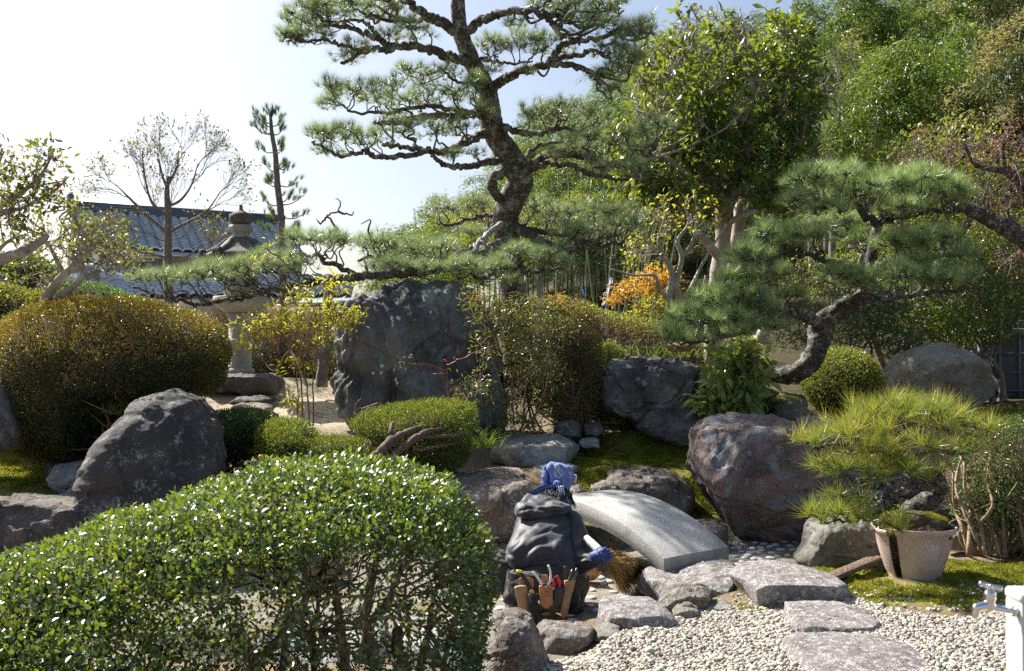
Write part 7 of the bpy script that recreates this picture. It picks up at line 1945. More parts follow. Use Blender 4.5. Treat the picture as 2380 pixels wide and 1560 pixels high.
# oval sticker lying on the curved wall
def on_pot(u, v, off=.0016):
    d = P(u, v, 1.0) - CAM
    for t_ in np.linspace(6.3, 6.9, 1200):
        q = CAM + d * t_; rr = math.hypot(q[0] - cp[0], q[1] - cp[1]); r_ = np.interp(q[2] - cp[2], prof[:11, 1], prof[:11, 0])
        if rr < r_ + off: return q
    return q
ring = np.array([on_pot(2167 + 13 * math.cos(a), 1274 + 8 * math.sin(a) + (2 * math.cos(a)) * -.4) for a in th]); cc_ = on_pot(2167, 1274, .0022)
mb.add(np.vstack([ring, cc_]), [np.array([[i, (i + 1) % 20, 20] for i in range(20)])]); lb = mb.build('sticker', plain('white_sticker', (.7, .72, .7), .6), FP)
mb = MB()
for k_ in range(-3, 4):
    hw = 11.0 * math.sqrt(max(0, 1 - (k_ * 2.1 / 8.5) ** 2)); q = np.array([on_pot(2167 + x_, 1274 + k_ * 2.1, .003) for x_ in np.linspace(-hw, hw, 9)]); tube(mb, q, .0011, 4)
mb.build('sticker_lines', plain('grey_print', (.25, .26, .28)), lb)
mb = MB(); vv, ff = ico(5); ms_ = vv * np.array([.235, .225, .13]) * (1 + .18 * fbm(vv * 2.2, 4))[:, None]; ms_[:, 2] = np.maximum(ms_[:, 2], -.06)
mb.add(ms_ + cp + np.array([.0, 0, Hp - .03]), [ff]); o = mb.build('root_mound', plain('dark_root_soil', (.07, .055, .03), .95, bump=1, sc=40), org=cp + np.array([0, 0, Hp - .03])); tag(o, 'mossy root mound filling the top of the split flower pot', 'soil')
p_, n_ = sample(ms_ + cp + np.array([0, 0, Hp - .03]), ff, 26000); k = (n_[:, 2] > .1) & (fbm(p_ * 7, 3) > -.15); p_, n_ = p_[k], n_[k]
mb = MB(); s = RG.uniform(.006, .014, len(p_)); inst(mb, BLADE[0], BLADE[1], p_, frames(n_ + RG.normal(size=n_.shape) * .5, rdir(len(p_))), np.stack([s * .45, s, s], -1), np.clip(.4 + fbm(p_ * 14, 3), 0, 1))
mo = mb.build('moss', M['moss'], org=(0, 0, 0)); tag(mo, 'moss covering the root mound of the potted pine', kind='stuff')
pos = P(2095, 1205, 6.75) + RG.normal(size=(260, 3)) * np.array([.04, .04, .05]); mb = MB(); leaves(mb, pos, rdir(260), 3, .012, .7, .8, .01, LEAF4)
o = mb.build('small_weed', M['grass'], org=pos.mean(0), smooth=False); tag(o, 'small round leaved weed cushion at the left of the pine root mound', 'weed')

mb = MB(); a = P(1928, 1335, 6.6); b_ = P(2040, 1306, 7.0); d = b_ - a; a[2] = float(ground_z(a[0], a[1])) + .05; b_[2] = float(ground_z(b_[0], b_[1])) + .11; d = nrm(b_ - a); R_ = np.stack([d, nrm(np.cross([0, 0, 1], d)), np.cross(d, nrm(np.cross([0, 0, 1], d)))], -1)
box(mb, (a + b_) / 2, (np.linalg.norm(b_ - a) / 2, .045, .017), R=R_, bev=.004); o = mb.build('wooden_plank', M['bark_dkbrown'], org=a, smooth=False); tag(o, 'short dark weathered plank lying against the flower pot', 'plank')

# ---------------------------------------------------------------- garden tap
Yt = 2.3
TP = thing('water_tap_post', 'white standpipe post cut by the right edge of the frame', 'post', (P(2402, 1380, Yt)[0], Yt, .08))
ct = P(2403, 1385, Yt); mb = MB(); hw = 40 * Yt / FPX
box(mb, np.array([ct[0], Yt + .02, (P(0, 1400, Yt)[2] + .08) / 2]), (hw * .94, hw * .94, (P(0, 1400, Yt)[2] - .08) / 2), bev=.003)
M['white'] = plain('cream_white_resin', (.60, .59, .55), .45, var=.08); mb.build('post', M['white'], TP, smooth=False)
mb = MB(); box(mb, np.array([ct[0], Yt + .02, P(0, 1388, Yt)[2]]), (hw, hw, 13 * Yt / FPX), bev=.006); mb.build('cap', M['white'], TP, smooth=False)
def T3(u, v, dy=0.0): return P(u, v, Yt + dy)
kt = Yt / FPX
v_, f_ = blob([('c', T3(2362, 1422), 8.5 * kt, T3(2312, 1414), 8.5 * kt), ('c', T3(2312, 1414), 9 * kt, T3(2290, 1408), 11 * kt), ('c', T3(2300, 1412), 12 * kt, T3(2301, 1388), 11 * kt), ('c', T3(2290, 1408), 11 * kt, T3(2270, 1412), 10 * kt), ('c', T3(2270, 1412), 10 * kt, T3(2267, 1430), 9 * kt), ('c', T3(2301, 1388), 13.5 * kt, T3(2301, 1382), 13.5 * kt)], .0016, 6)
M['chrome'] = plain('brushed_chrome', (.75, .77, .8), .16, 1.0, var=.1, sc=60)
TAP = thing('tap', 'blurred chrome garden tap with cross bar handle on the white post', 'tap', T3(2362, 1422))
mb = MB(); mb.add(v_, [f_]); mb.build('spout', M['chrome'], TAP)
mb = MB(); tube(mb, np.array([T3(2301, 1380), T3(2302, 1366)]), 6 * kt, 14); tube(mb, np.array([T3(2301, 1386), T3(2301, 1380)]), 12.5 * kt, 6); tube(mb, np.array([T3(2361, 1422), T3(2356, 1421)]), 13 * kt, 20); mb.build('bonnet', M['chrome'], TAP)
v_, f_ = blob([('c', T3(2281, 1357), 7 * kt, T3(2302, 1363), 6 * kt), ('c', T3(2302, 1363), 6 * kt, T3(2324, 1367), 6.5 * kt), ('c', T3(2302, 1363, -.02), 5.5 * kt, T3(2302, 1361, .02), 5.5 * kt)], .0015, 5)
mb = MB(); mb.add(v_, [f_]); mb.build('handle', M['chrome'], TAP)

# ---------------------------------------------------------------- frog statue
Yf = 8.0; kf = Yf / FPX
rock('rock hidden behind the hedge that carries the frog statue', [(540, 1250), (545, 1150), (600, 1135), (680, 1135), (710, 1160), (715, 1250), (630, 1270)], 8.1, .7, M['r_brown'], .3, 5, seed=80)
def F3(u, v, dy=0.0): return P(u, v, Yf + dy)
FR = thing('frog_statue', 'brown ceramic frog statue with black eyes peering over the front hedge', 'statue', F3(630, 1138))
pr = [('s', F3(618, 1088, .0), (42 * kf, .10, 13 * kf)), ('s', F3(640, 1102, .06), (46 * kf, .15, 22 * kf)), ('s', F3(640, 1120, .06), (50 * kf, .16, 22 * kf)), ('s', F3(591, 1076, -.03), (9 * kf, .035, 9 * kf)), ('s', F3(638, 1077, -.04), (12 * kf, .04, 12 * kf)),
      ('c', F3(600, 1094, -.04), 10 * kf, F3(584, 1091, -.05), 7 * kf), ('c', F3(610, 1074, 0), 6 * kf, F3(600, 1080, -.02), 5 * kf), ('c', F3(660, 1090, .02), 12 * kf, F3(690, 1120, .04), 10 * kf), ('c', F3(600, 1110, -.04), 8 * kf, F3(596, 1134, -.05), 9 * kf), ('c', F3(668, 1112, -.03), 9 * kf, F3(672, 1134, -.05), 9 * kf)]
v_, f_ = blob(pr, .006, 6)
v_ = v_ + vnormals(v_, f_) * (.003 * fbm(v_ * 60, 2))[:, None]
M['frog'] = rockmat('brown_ceramic_glaze', (.20, .12, .08), (.42, .33, .25), (.55, .45, .36), .2, 9, 90, (.5, .45, .4), .2, 0, .4); 
mb = MB(); mb.add(v_, [f_]); fo = mb.build('frog_body', M['frog'], FR)
mb = MB(); vv, ff = ico(3)
for (u, v, r, dy) in [(588, 1075, 5.5, -.06), (636, 1077, 7.5, -.075)]: mb.add(vv * r * kf + F3(u, v, dy), [ff])
mb.build('eyes', plain('black_glass', (.01, .01, .012), .08), FR)
mb = MB(); 
for (u, v, r, dy) in [(606, 1063, 6.5, .05), (669, 1080, 9, .05)]: mb.add(vv * r * kf + F3(u, v, dy), [ff])
mb.build('round_knobs', plain('red_brown_ceramic', (.35, .16, .10), .4), FR)
mb = MB(); tube(mb, catmull(np.array([F3(579, 1095, -.12), F3(600, 1101, -.13), F3(630, 1103, -.14), F3(655, 1098, -.12)]), 5), .004, 5); mb.build('mouth_line', plain('dark_groove', (.05, .03, .02)), FR)

# ---------------------------------------------------------------- gardener
def Q(u, v, Y): return P(u, v, Y)
PE = thing('person', 'crouching gardener in black hooded jacket and blue headscarf sweeping the dry pond', 'person', np.array([*P(1262, 1438, 6.4)[:2], -.1]))
M['skin'] = plain('skin', (.48, .28, .19), .5, var=.06)
body = [('s', Q(1299, 1120, 6.92), (.078, .098, .105)), ('s', Q(1302, 1136, 6.99), (.055, .06, .06)), ('c', Q(1296, 1145, 6.86), .052, Q(1288, 1178, 6.80), .052), ('s', Q(1280, 1225, 6.74), (.15, .08, .09)), ('s', Q(1264, 1280, 6.56), (.12, .08, .14)), ('s', Q(1262, 1345, 6.40), (.14, .10, .10)),
        ('c', Q(1340, 1222, 6.7), .055, Q(1356, 1304, 6.5), .042), ('c', Q(1356, 1304, 6.5), .042, Q(1398, 1292, 6.34), .03), ('c', Q(1228, 1218, 6.75), .055, Q(1215, 1290, 6.85), .042), ('c', Q(1215, 1290, 6.85), .042, Q(1262, 1320, 7.05), .03), ('s', Q(1268, 1322, 7.08), (.035, .05, .03)),
        ('c', Q(1225, 1355, 6.4), .085, Q(1195, 1352, 6.85), .06), ('c', Q(1195, 1352, 6.85), .055, Q(1205, 1425, 6.6), .04), ('c', Q(1300, 1355, 6.4), .085, Q(1345, 1350, 6.83), .06), ('c', Q(1345, 1350, 6.83), .055, Q(1330, 1425, 6.55), .04),
        ('c', Q(1303, 1122, 7.01), .012, Q(1304, 1128, 7.035), .014), ('s', Q(1325, 1127, 6.93), (.010, .02, .03)), ('s', Q(1272, 1124, 6.93), (.010, .02, .03)), ('c', Q(1326, 1150, 6.92), .018, Q(1322, 1158, 6.90), .022)]
v_, f_ = blob(body, .010, 6); mb = MB(); mb.add(v_, [f_]); bd = mb.build('body', M['skin'], PE)
mb = MB()
for u in (1294, 1312): mb.add(ico(2)[0] * .011 + Q(u, 1116, 7.005), [ico(2)[1]])
mb.build('eyes', plain('dark_eye', (.03, .02, .02), .2), PE)
# jacket
jk = [('c', Q(1236, 1212, 6.76), .09, Q(1212, 1285, 6.45), .105), ('c', Q(1262, 1205, 6.74), .10, Q(1240, 1292, 6.44), .13), ('c', Q(1285, 1205, 6.74), .10, Q(1272, 1298, 6.45), .135), ('c', Q(1312, 1212, 6.74), .085, Q(1300, 1305, 6.48), .115), ('c', Q(1208, 1296, 6.42), .085, Q(1300, 1322, 6.42), .105), ('c', Q(1186, 1289, 6.44), .032, Q(1230, 1300, 6.40), .07),
      ('s', Q(1290, 1182, 6.79), (.12, .11, .075))]
v_, f_ = blob(jk, .010, 26, .8)
def creases(v_, f_, paths, Yc=6.5):
    nn = vnormals(v_, f_); front = np.clip(-nn[:, 1] * 3 + .6, 0, 1)
    u_ = 1190 + (v_[:, 0] / v_[:, 1]) * FPX; w_ = 820 - (v_[:, 2] - 1.6) / v_[:, 1] * FPX
    dsp = np.zeros(len(v_))
    for pth, a_, sg in paths:
        q = catmull(np.array([(x, y, 0) for x, y in pth], float), 6)[:, :2]
        best = np.full(len(v_), 1e9); sd_ = np.zeros(len(v_)); tt = np.zeros(len(v_))
        for i in range(len(q) - 1):
            ab = q[i + 1] - q[i]; ap = np.stack([u_ - q[i][0], w_ - q[i][1]], -1); t = np.clip((ap @ ab) / (ab @ ab), 0, 1)
            dv = ap - t[:, None] * ab; d = np.hypot(dv[:, 0], dv[:, 1]); s2 = np.sign(ab[0] * ap[:, 1] - ab[1] * ap[:, 0])
            k = d < best; best[k] = d[k]; sd_[k] = s2[k]; tt[k] = (i + t[k]) / (len(q) - 1)
        taper = np.sin(np.pi * np.clip(tt * .9 + .05, 0, 1)) ** .6
        dsp += .7 * a_ * taper * (-np.exp(-(best / sg) ** 2) + .9 * np.exp(-((best * sd_ - sg * 1.9) / (sg * 1.3)) ** 2))
    return v_ + nn * (dsp * front)[:, None]


v_ = creases(v_, f_, [([(1325, 1222), (1300, 1232), (1270, 1236)], .016, 5), ([(1330, 1240), (1310, 1262), (1302, 1290), (1312, 1318)], .018, 6), ([(1202, 1212), (1230, 1208), (1262, 1212)], .010, 4), ([(1215, 1300), (1226, 1280), (1252, 1262), (1282, 1258)], .020, 7), ([(1172, 1282), (1192, 1290), (1212, 1306)], .016, 5),
    ([(1228, 1322), (1250, 1300), (1290, 1296), (1318, 1304)], .020, 6), ([(1195, 1262), (1215, 1240), (1245, 1222)], .009, 4), ([(1232, 1250), (1262, 1238), (1296, 1218)], .008, 4), ([(1280, 1335), (1290, 1312), (1310, 1296)], .012, 5), ([(1190, 1275), (1206, 1262), (1214, 1248)], .010, 4), ([(1240, 1335), (1246, 1318), (1262, 1306)], .012, 4)])
nn = vnormals(v_, f_)
# cloth folds: long soft creases running from the shoulders to the waist and around the sleeve
q_ = v_ - P(1262, 1260, 6.5)
w1 = fbm(np.stack([q_[:, 0] * 5 + q_[:, 2] * 2.0, q_[:, 1] * 3, q_[:, 2] * 2.2], -1), 3)
w2 = ridged(np.stack([q_[:, 0] * 4.5 - q_[:, 2] * 3.5, q_[:, 1] * 2, q_[:, 2] * 2.5 + q_[:, 0] * 2], -1) + 3, 3) - .9
w3 = ridged(q_ * 9 + 8, 2) - .8
v_ = v_ + nn * (.006 * w1 + .004 * w2 + .002 * w3)[:, None]
m, nt, N, L, b = newmat('black_soft_shell_cloth')
g = nd(nt, 'ShaderNodeTexCoord').outputs['Object']; n1 = noise(nt, 5, 5, .6, g); n2 = noise(nt, 300, 2, .5, g)
r = ramp(nt, [(.3, (.013, .0135, .016)), (.7, (.022, .023, .027))], n1.outputs['Fac']); L.new(r.outputs[0], b.inputs['Base Color']); b.inputs['Roughness'].default_value = .62; b.inputs['Sheen Weight'].default_value = .35; b.inputs['Sheen Roughness'].default_value = .4; b.inputs['Specular IOR Level'].default_value = .6
b.inputs['Sheen Tint'].default_value = (.8, .85, 1, 1)
bp = nd(nt, 'ShaderNodeBump', Strength=.2, Distance=.002); L.new(n2.outputs['Fac'], bp.inputs['Height']); L.new(bp.outputs[0], b.inputs['Normal']); M['jacket'] = m
JV, JF = v_, f_
mb = MB(); mb.add(v_, [f_]); jo = mb.build('jacket', M['jacket'], PE)
# sleeves are pieces of their own, set into the shoulders
for prims, cr in (([('c', Q(1328, 1214, 6.72), .082, Q(1346, 1262, 6.58), .078), ('c', Q(1346, 1262, 6.58), .078, Q(1350, 1312, 6.46), .070), ('c', Q(1350, 1312, 6.46), .068, Q(1390, 1299, 6.36), .043)], [([(1372, 1262), (1352, 1270), (1338, 1284)], .014, 5), ([(1368, 1300), (1356, 1296), (1340, 1302)], .014, 4), ([(1380, 1318), (1366, 1308), (1352, 1310)], .012, 4), ([(1345, 1225), (1340, 1245), (1342, 1262)], .008, 4), ([(1388, 1290), (1384, 1300), (1386, 1312)], .008, 3)]),
                  ([('c', Q(1226, 1214, 6.78), .08, Q(1200, 1290, 6.84), .065), ('c', Q(1200, 1290, 6.84), .06, Q(1250, 1322, 7.0), .045)], [])):
    v_, f_ = blob(prims, .009, 10, .6)
    if cr: v_ = creases(v_, f_, cr)
    v_ = v_ + vnormals(v_, f_) * (.004 * fbm(v_ * 9, 3))[:, None]
    mb = MB(); mb.add(v_, [f_]); mb.build('sleeve', M['jacket'], jo)
# hood lying on the shoulders
hd = [('s', Q(1250, 1184, 6.67), (.13, .10, .05), rotx(.5)), ('s', Q(1292, 1168, 6.80), (.12, .10, .05)), ('s', Q(1222, 1186, 6.66), (.075, .09, .05)), ('s', Q(1290, 1180, 6.68), (.11, .09, .045)), ('s', Q(1268, 1166, 6.76), (.15, .08, .05)), ('c', Q(1212, 1180, 6.68), .04, Q(1232, 1160, 6.78), .04)]
v_, f_ = blob(hd, .008, 12, .6); nn = vnormals(v_, f_); q_ = v_ - P(1262, 1180, 6.7)
v_ = v_ + nn * (.009 * (ridged(np.stack([q_[:, 0] * 4 + q_[:, 2] * 6, q_[:, 1] * 4, q_[:, 2] * 6 - q_[:, 0] * 4], -1) + 2, 2) - .8) + .003 * fbm(q_ * 10, 2))[:, None]
v_ = creases(v_, f_, [([(1200, 1190), (1230, 1180), (1270, 1184)], .014, 5), ([(1225, 1166), (1250, 1172), (1290, 1170), (1320, 1178)], .012, 4), ([(1212, 1170), (1222, 1180), (1220, 1192)], .008, 4)])
mb = MB(); mb.add(v_, [f_]); mb.build('hood', M['jacket'], jo)
# seam and hem ribbons
mb = MB(); decal(mb, [[(1246, 1196), (1275, 1190), (1310, 1192), (1336, 1205)], [(1172, 1290), (1200, 1308), (1240, 1322), (1300, 1330)]], JV, JF, 6.6, 1.2, .0005); mb.build('seam', M['jacket'], jo)
# trousers and boots
tq = [('s', Q(1262, 1350, 6.36), (.20, .15, .12)), ('c', Q(1225, 1358, 6.38), .115, Q(1190, 1356, 6.84), .085), ('c', Q(1190, 1358, 6.84), .085, Q(1204, 1418, 6.60), .068), ('c', Q(1300, 1358, 6.38), .115, Q(1343, 1356, 6.80), .085), ('c', Q(1343, 1356, 6.80), .085, Q(1328, 1418, 6.52), .07), ('s', Q(1190, 1385, 6.5), (.06, .10, .06)), ('s', Q(1318, 1390, 6.45), (.08, .10, .08))]
v_, f_ = blob(tq, .010, 6); nn = vnormals(v_, f_); v_ = v_ + nn * (.010 * (ridged(v_ * np.array([5, 5, 9]), 3) - .9))[:, None]
mb = MB(); mb.add(v_, [f_]); mb.build('trousers', plain('black_work_trousers', (.018, .018, .021), .75, var=.2, bump=.2), PE)
M['boot'] = plain('black_rubber_boot', (.03, .03, .032), .45)
for (u, v, Y, du) in [(1200, 1432, 6.6, -8), (1328, 1432, 6.52, 14)]:
    f0 = Q(u, v, Y); z0_ = -.1 + .035
    a = np.array([f0[0], f0[1] - .07, z0_ + .01]); b_ = np.array([f0[0] + du * .004, f0[1] + .17, z0_])
    v_, f_ = blob([('c', a, .047, b_, .042), ('c', a, .05, a + np.array([0, 0, .10]), .055), ('s', (a + b_) / 2 + np.array([0, 0, .012]), (.05, .10, .04))], .008, 5); v_[:, 2] = np.maximum(v_[:, 2], -.098)
    mb = MB(); mb.add(v_, [f_]); mb.build('boot', M['boot'], PE)
# headscarf
sc = [('s', Q(1300, 1110, 6.93), (.098, .112, .098)), ('s', Q(1297, 1132, 6.91), (.088, .095, .035)), ('s', Q(1286, 1094, 6.90), (.062, .055, .062), roty(.5)), ('s', Q(1309, 1098, 6.89), (.06, .06, .05), roty(-.5)), ('s', Q(1316, 1118, 6.90), (.048, .07, .05)), ('c', Q(1282, 1080, 6.87), .016, Q(1300, 1088, 6.84), .030), ('c', Q(1282, 1078, 6.87), .014, Q(1284, 1118, 6.84), .018)]
v_, f_ = blob(sc, .006, 5); nn = vnormals(v_, f_); q_ = v_ - P(1300, 1110, 6.9)
v_ = v_ + nn * (.007 * (ridged(np.stack([q_[:, 0] * 9, q_[:, 1] * 6, q_[:, 2] * 5], -1) + 4, 3) - .8) + .004 * fbm(q_ * 22, 2))[:, None]
M['scarf'] = plain('faded_blue_cotton', (.115, .17, .40), .85, var=.18, sc=25, bump=.3)
M['print'] = plain('white_print', (.68, .70, .74), .85)
SV, SF = v_, f_
mb = MB(); mb.add(v_, [f_]); so = mb.build('headscarf', M['scarf'], PE)
v_, f_ = blob([('c', Q(1266, 1088, 6.88), .013, Q(1264, 1112, 6.86), .016), ('c', Q(1264, 1112, 6.86), .016, Q(1268, 1130, 6.85), .020), ('c', Q(1266, 1088, 6.88), .013, Q(1276, 1084, 6.92), .012), ('s', Q(1267, 1108, 6.89), (.022, .055, .06))], .005, 4)
mb = MB(); mb.add(v_ + vnormals(v_, f_) * (.004 * fbm(v_ * 30, 2))[:, None], [f_]); mb.build('scarf_flap', M['scarf'], so)
# knot and two tails
def ribbon(mb, pts, wd_, side, th=.004, wav=.010, ph=0.0):
    q = catmull(np.array(pts), 8); n_ = len(q); t = np.linspace(0, 1, n_)
    wd_ = np.interp(t, np.linspace(0, 1, len(wd_)), wd_)
    K = 13; s_ = np.linspace(-1, 1, K)
    tg_ = nrm(np.gradient(q, axis=0)); sd = nrm(np.array(side, float) - tg_ * (tg_ @ np.array(side, float))[:, None]); nm = np.cross(tg_, sd)
    V = q[:, None] + sd[:, None] * (s_[None, :, None] * wd_[:, None, None]) + nm[:, None] * (wav * np.cos(s_ * 7 + ph + t[:, None] * 2.5))[..., None]
    Vb = V + nm[:, None] * th
    i = np.arange(n_ - 1)[:, None] * K; j = np.arange(K - 1)[None]; F_ = np.stack([i + j, i + j + 1, i + K + j + 1, i + K + j], -1).reshape(-1, 4)
    m0 = n_ * K; mb.add(np.vstack([V.reshape(-1, 3), Vb.reshape(-1, 3)]), [F_, F_[:, ::-1] + m0])
    bl_ = np.concatenate([np.arange(K), np.arange(1, n_) * K + K - 1, (n_ - 1) * K + np.arange(K - 2, -1, -1), np.arange(n_ - 2, 0, -1) * K]); j2 = np.roll(bl_, -1)
    mb.add(np.vstack([V.reshape(-1, 3), Vb.reshape(-1, 3)]), [np.stack([bl_, bl_ + m0, j2 + m0, j2], -1)])
    return V
mb = MB(); vv, ff = ico(4); mb.add(vv * np.array([.026, .024, .022]) * (1 + .18 * fbm(vv * 2, 2))[:, None] + Q(1295, 1124, 6.80), [ff])
ribbon(mb, [Q(1295, 1124, 6.80), Q(1300, 1134, 6.775), Q(1307, 1152, 6.75), Q(1317, 1175, 6.72)], (.016, .024, .030, .034), (1, .3, 0))
ribbon(mb, [Q(1293, 1126, 6.80), Q(1278, 1134, 6.80), Q(1258, 1138, 6.80), Q(1236, 1148, 6.78), Q(1228, 1154, 6.77)], (.016, .022, .022, .016, .008), (.2, .4, 1), ph=1)
mb.build('scarf_tail', M['scarf'], so)
mb = MB()
pat = [[(1289, 1080), (1291, 1090), (1288, 1100), (1290, 1108)], [(1290, 1082), (1296, 1092), (1291, 1102), (1294, 1109)], [(1295, 1078), (1299, 1086), (1297, 1096), (1303, 1104), (1301, 1110), (1296, 1110), (1293, 1104)], [(1302, 1090), (1308, 1096), (1308, 1104), (1303, 1106)],
       [(1298, 1083), (1300, 1084)], [(1298, 1087), (1301, 1088)], [(1299, 1091), (1302, 1092)], [(1300, 1095), (1303, 1096)], [(1300, 1099), (1303, 1100)], [(1322, 1098), (1326, 1104), (1324, 1110), (1329, 1112)], [(1324, 1097), (1330, 1103), (1332, 1110)],
       [(1272, 1126), (1276, 1130), (1281, 1131)], [(1276, 1127), (1282, 1132), (1288, 1133)], [(1284, 1129), (1289, 1130)]]
decal(mb, pat, SV, SF, 6.85, 1.3, .0006)
for (a, b_) in [((1298, 1132), (1308, 1130)), ((1299, 1137), (1309, 1135)), ((1300, 1142), (1310, 1140)), ((1303, 1128), (1306, 1148)), ((1298, 1129), (1301, 1146)), ((1308, 1128), (1312, 1150))]:
    t = np.linspace(0, 1, 5)[:, None]; 
    pa = Q(a[0], a[1], 6.755 - (a[1] - 1130) * .0012); pb_ = Q(b_[0], b_[1], 6.755 - (b_[1] - 1130) * .0012); tube(mb, pa * (1 - t) + pb_ * t - np.array([0, .012, 0]), .0022, 4)
mb.build('white_pattern', M['print'], so)
# cap visor strap / clear clip
mb = MB(); box(mb, Q(1336, 1112, 6.93), (.008, .02, .026), R=rotz(.3) @ roty(.2), bev=.004); mb.build('clear_clip', plain('milky_plastic', (.6, .62, .66), .2), PE, smooth=False)
mb = MB()
for (a, b_) in [((1335, 1107), (1335, 1117)), ((1338, 1107), (1338, 1117)), ((1335, 1112), (1338, 1112))]: tube(mb, np.array([Q(*a, 6.905), Q(*b_, 6.905)]), .0012, 4)
mb.build('clip_mark', M['print'], PE)
mb = MB(); q = catmull(np.array([Q(1326, 1118, 6.86), Q(1320, 1130, 6.86), Q(1325, 1148, 6.87)]), 5); tube(mb, q, .007, 8); mb.build('mask_strap', plain('grey_strap', (.07, .08, .10)), PE)
# hair
mb = MB()
for i in range(520):
    u = RG.uniform(1266, 1318); a = Q(u, 1137 + RG.uniform(-4, 4), 6.87 + RG.uniform(-.07, .0)); l = RG.uniform(12, 30); du = RG.normal() * 9 - 5
    e = Q(u + du, 1140 + l, 6.80 - l * .0032 + RG.uniform(-.03, .02)); mid_ = (a + e) / 2 + np.array([RG.normal() * .008, -.022, .006]); tube(mb, catmull(np.array([a, mid_, e]), 3), (.0016, .0005), 3, cap=False)
for i in range(60):
    a = Q(1325 + RG.uniform(-6, 3), 1150 + RG.uniform(-4, 4), 6.88); e = Q(1335 + RG.uniform(-8, 6), 1176 + RG.uniform(-6, 8), 6.82); tube(mb, crook(a, e, 4, .05), (.0016, .0005), 3, cap=False)
v_, f_ = blob([('s', Q(1292, 1142, 6.88), (.062, .05, .035)), ('s', Q(1300, 1150, 6.84), (.05, .04, .03))], .008, 4); mb.add(v_, [f_])
mb.build('hair', plain('black_hair', (.012, .010, .010), .4), PE)
# glove: palm, four bent fingers and a thumb around the broom handle
gl = [('s', Q(1399, 1286, 6.33), (.036, .034, .040), roty(.6)), ('c', Q(1384, 1294, 6.35), .038, Q(1394, 1290, 6.335), .034)]
ax = nrm(Q(1412, 1298, 6.33) - Q(1391, 1278, 6.38)); pv = np.array([0, -1, 0.]); up2 = np.cross(ax, pv); up2 = up2 * np.sign(up2[2])
hc = Q(1405, 1289, 6.36)
for i in range(4):
    s_ = (i - 1.3) * .0205; r_ = [.0105, .011, .0105, .009][i]; L_ = [1.0, 1.08, 1.0, .85][i]
    k0 = hc + ax * s_ + up2 * .022 + pv * .030; k1 = hc + ax * (s_ + .004) + up2 * .040 * L_ + pv * -.002; k2 = hc + ax * (s_ + .006) + up2 * .026 - pv * .030 * L_; 
    k1b = hc + ax * (s_ + .003) + up2 * .036 * L_ + pv * .018
    gl += [('c', hc + ax * s_ * .8 + pv * .034 - up2 * .01, r_ * 1.15, k0, r_ * 1.1), ('c', k0, r_ * 1.1, k1b, r_), ('c', k1b, r_, k1, r_ * .95), ('c', k1, r_ * .95, k2, r_ * .85)]
gl += [('c', Q(1394, 1295, 6.32), .015, Q(1404, 1303, 6.315), .012), ('c', Q(1404, 1303, 6.315), .012, Q(1413, 1304, 6.34), .010)]
v_, f_ = blob(gl, .0035, 3)
mb = MB(); mb.add(v_, [f_]); go = mb.build('glove', plain('navy_blue_glove', (.02, .045, .19), .6, var=.25, sc=60, bump=.4), PE)
mb = MB(); decal(mb, [[(1391, 1280), (1394, 1282)], [(1394, 1278), (1398, 1281)], [(1397, 1276), (1401, 1279)], [(1400, 1276), (1403, 1279)], [(1389, 1286), (1390, 1290), (1392, 1290)], [(1395, 1285), (1400, 1287)]], v_, f_, 6.33, .9, .0006); mb.build('white_print', M['print'], go)
mb = MB(); tube(mb, np.array([Q(1378, 1300, 6.38), Q(1390, 1292, 6.35)]), (.043, .040), 18, rough=.05); mb.build('glove_cuff', plain('grey_blue_knit', (.06, .08, .14), .9, bump=.4), PE)

# belt and holsters
BT_ = MB(); th = np.linspace(math.pi * .9, math.pi * 2.1, 30)
cb = P(1262, 1330, 6.42)
q = np.stack([cb[0] + .225 * np.cos(th), cb[1] + .175 * np.sin(th) - .01, cb[2] + .0 * th + .01 * np.cos(th)], -1)
ribbon(BT_, q[::3], (.022, .022), (0, 0, 1), .005, 0)
belt = BT_.build('tool_belt', plain('black_web_belt', (.02, .02, .022), .6), PE)
M['leather_tan'] = plain('worn_tan_leather', (.34, .20, .10), .6, var=.3, sc=18, bump=.3)
M['leather_cop'] = plain('copper_brown_leather', (.40, .17, .07), .5, var=.25, sc=30, bump=.3)
M['leather_blk'] = plain('worn_black_leather', (.035, .028, .024), .45, var=.5, sc=20, bump=.3)
M['nylon'] = plain('black_nylon', (.02, .021, .024), .7, var=.2, bump=.2)
def pouch(name, mat, outl, Y, dep=.035, p=3.5, lean=0.0, parent=None):
    v_, f_, C_ = inflate(outl, Y, dep, lean, 5, p); mb = MB(); mb.add(v_, [f_]); return mb.build(name, M[mat], parent or belt), v_, f_
def stitch(parent, path, Y, r=.0012, mat='leather_tan'):
    mb = MB(); q = catmull(np.array([Q(a, b_, Y) for a, b_ in path]), 6); tube(mb, q, r, 4); mb.build('stitching', M[mat], parent)
Yh_ = 6.12
pouch('tool_bag', 'nylon', [(1141, 1300), (1162, 1303), (1181, 1308), (1176, 1345), (1169, 1382), (1150, 1382), (1139, 1378), (1138, 1340)], 6.3, .07, 4)
mb = MB(); th = np.linspace(0, 2 * np.pi, 17); tube(mb, np.array([Q(1161 + 3 * math.cos(a), 1314 + 3 * math.sin(a), 6.262) for a in th]), .002, 5); mb.build('grommet', M['print'], belt)
pouch('bag_lip', 'nylon', [(1137, 1296), (1160, 1299), (1182, 1306), (1180, 1312), (1160, 1307), (1138, 1304)], 6.29, .09, 3)
tab_, _, _ = pouch('holster_back', 'leather_tan', [(1207, 1366), (1206, 1346), (1214, 1340), (1232, 1342), (1240, 1348), (1240, 1368)], Yh_ + .035, .012, 4)
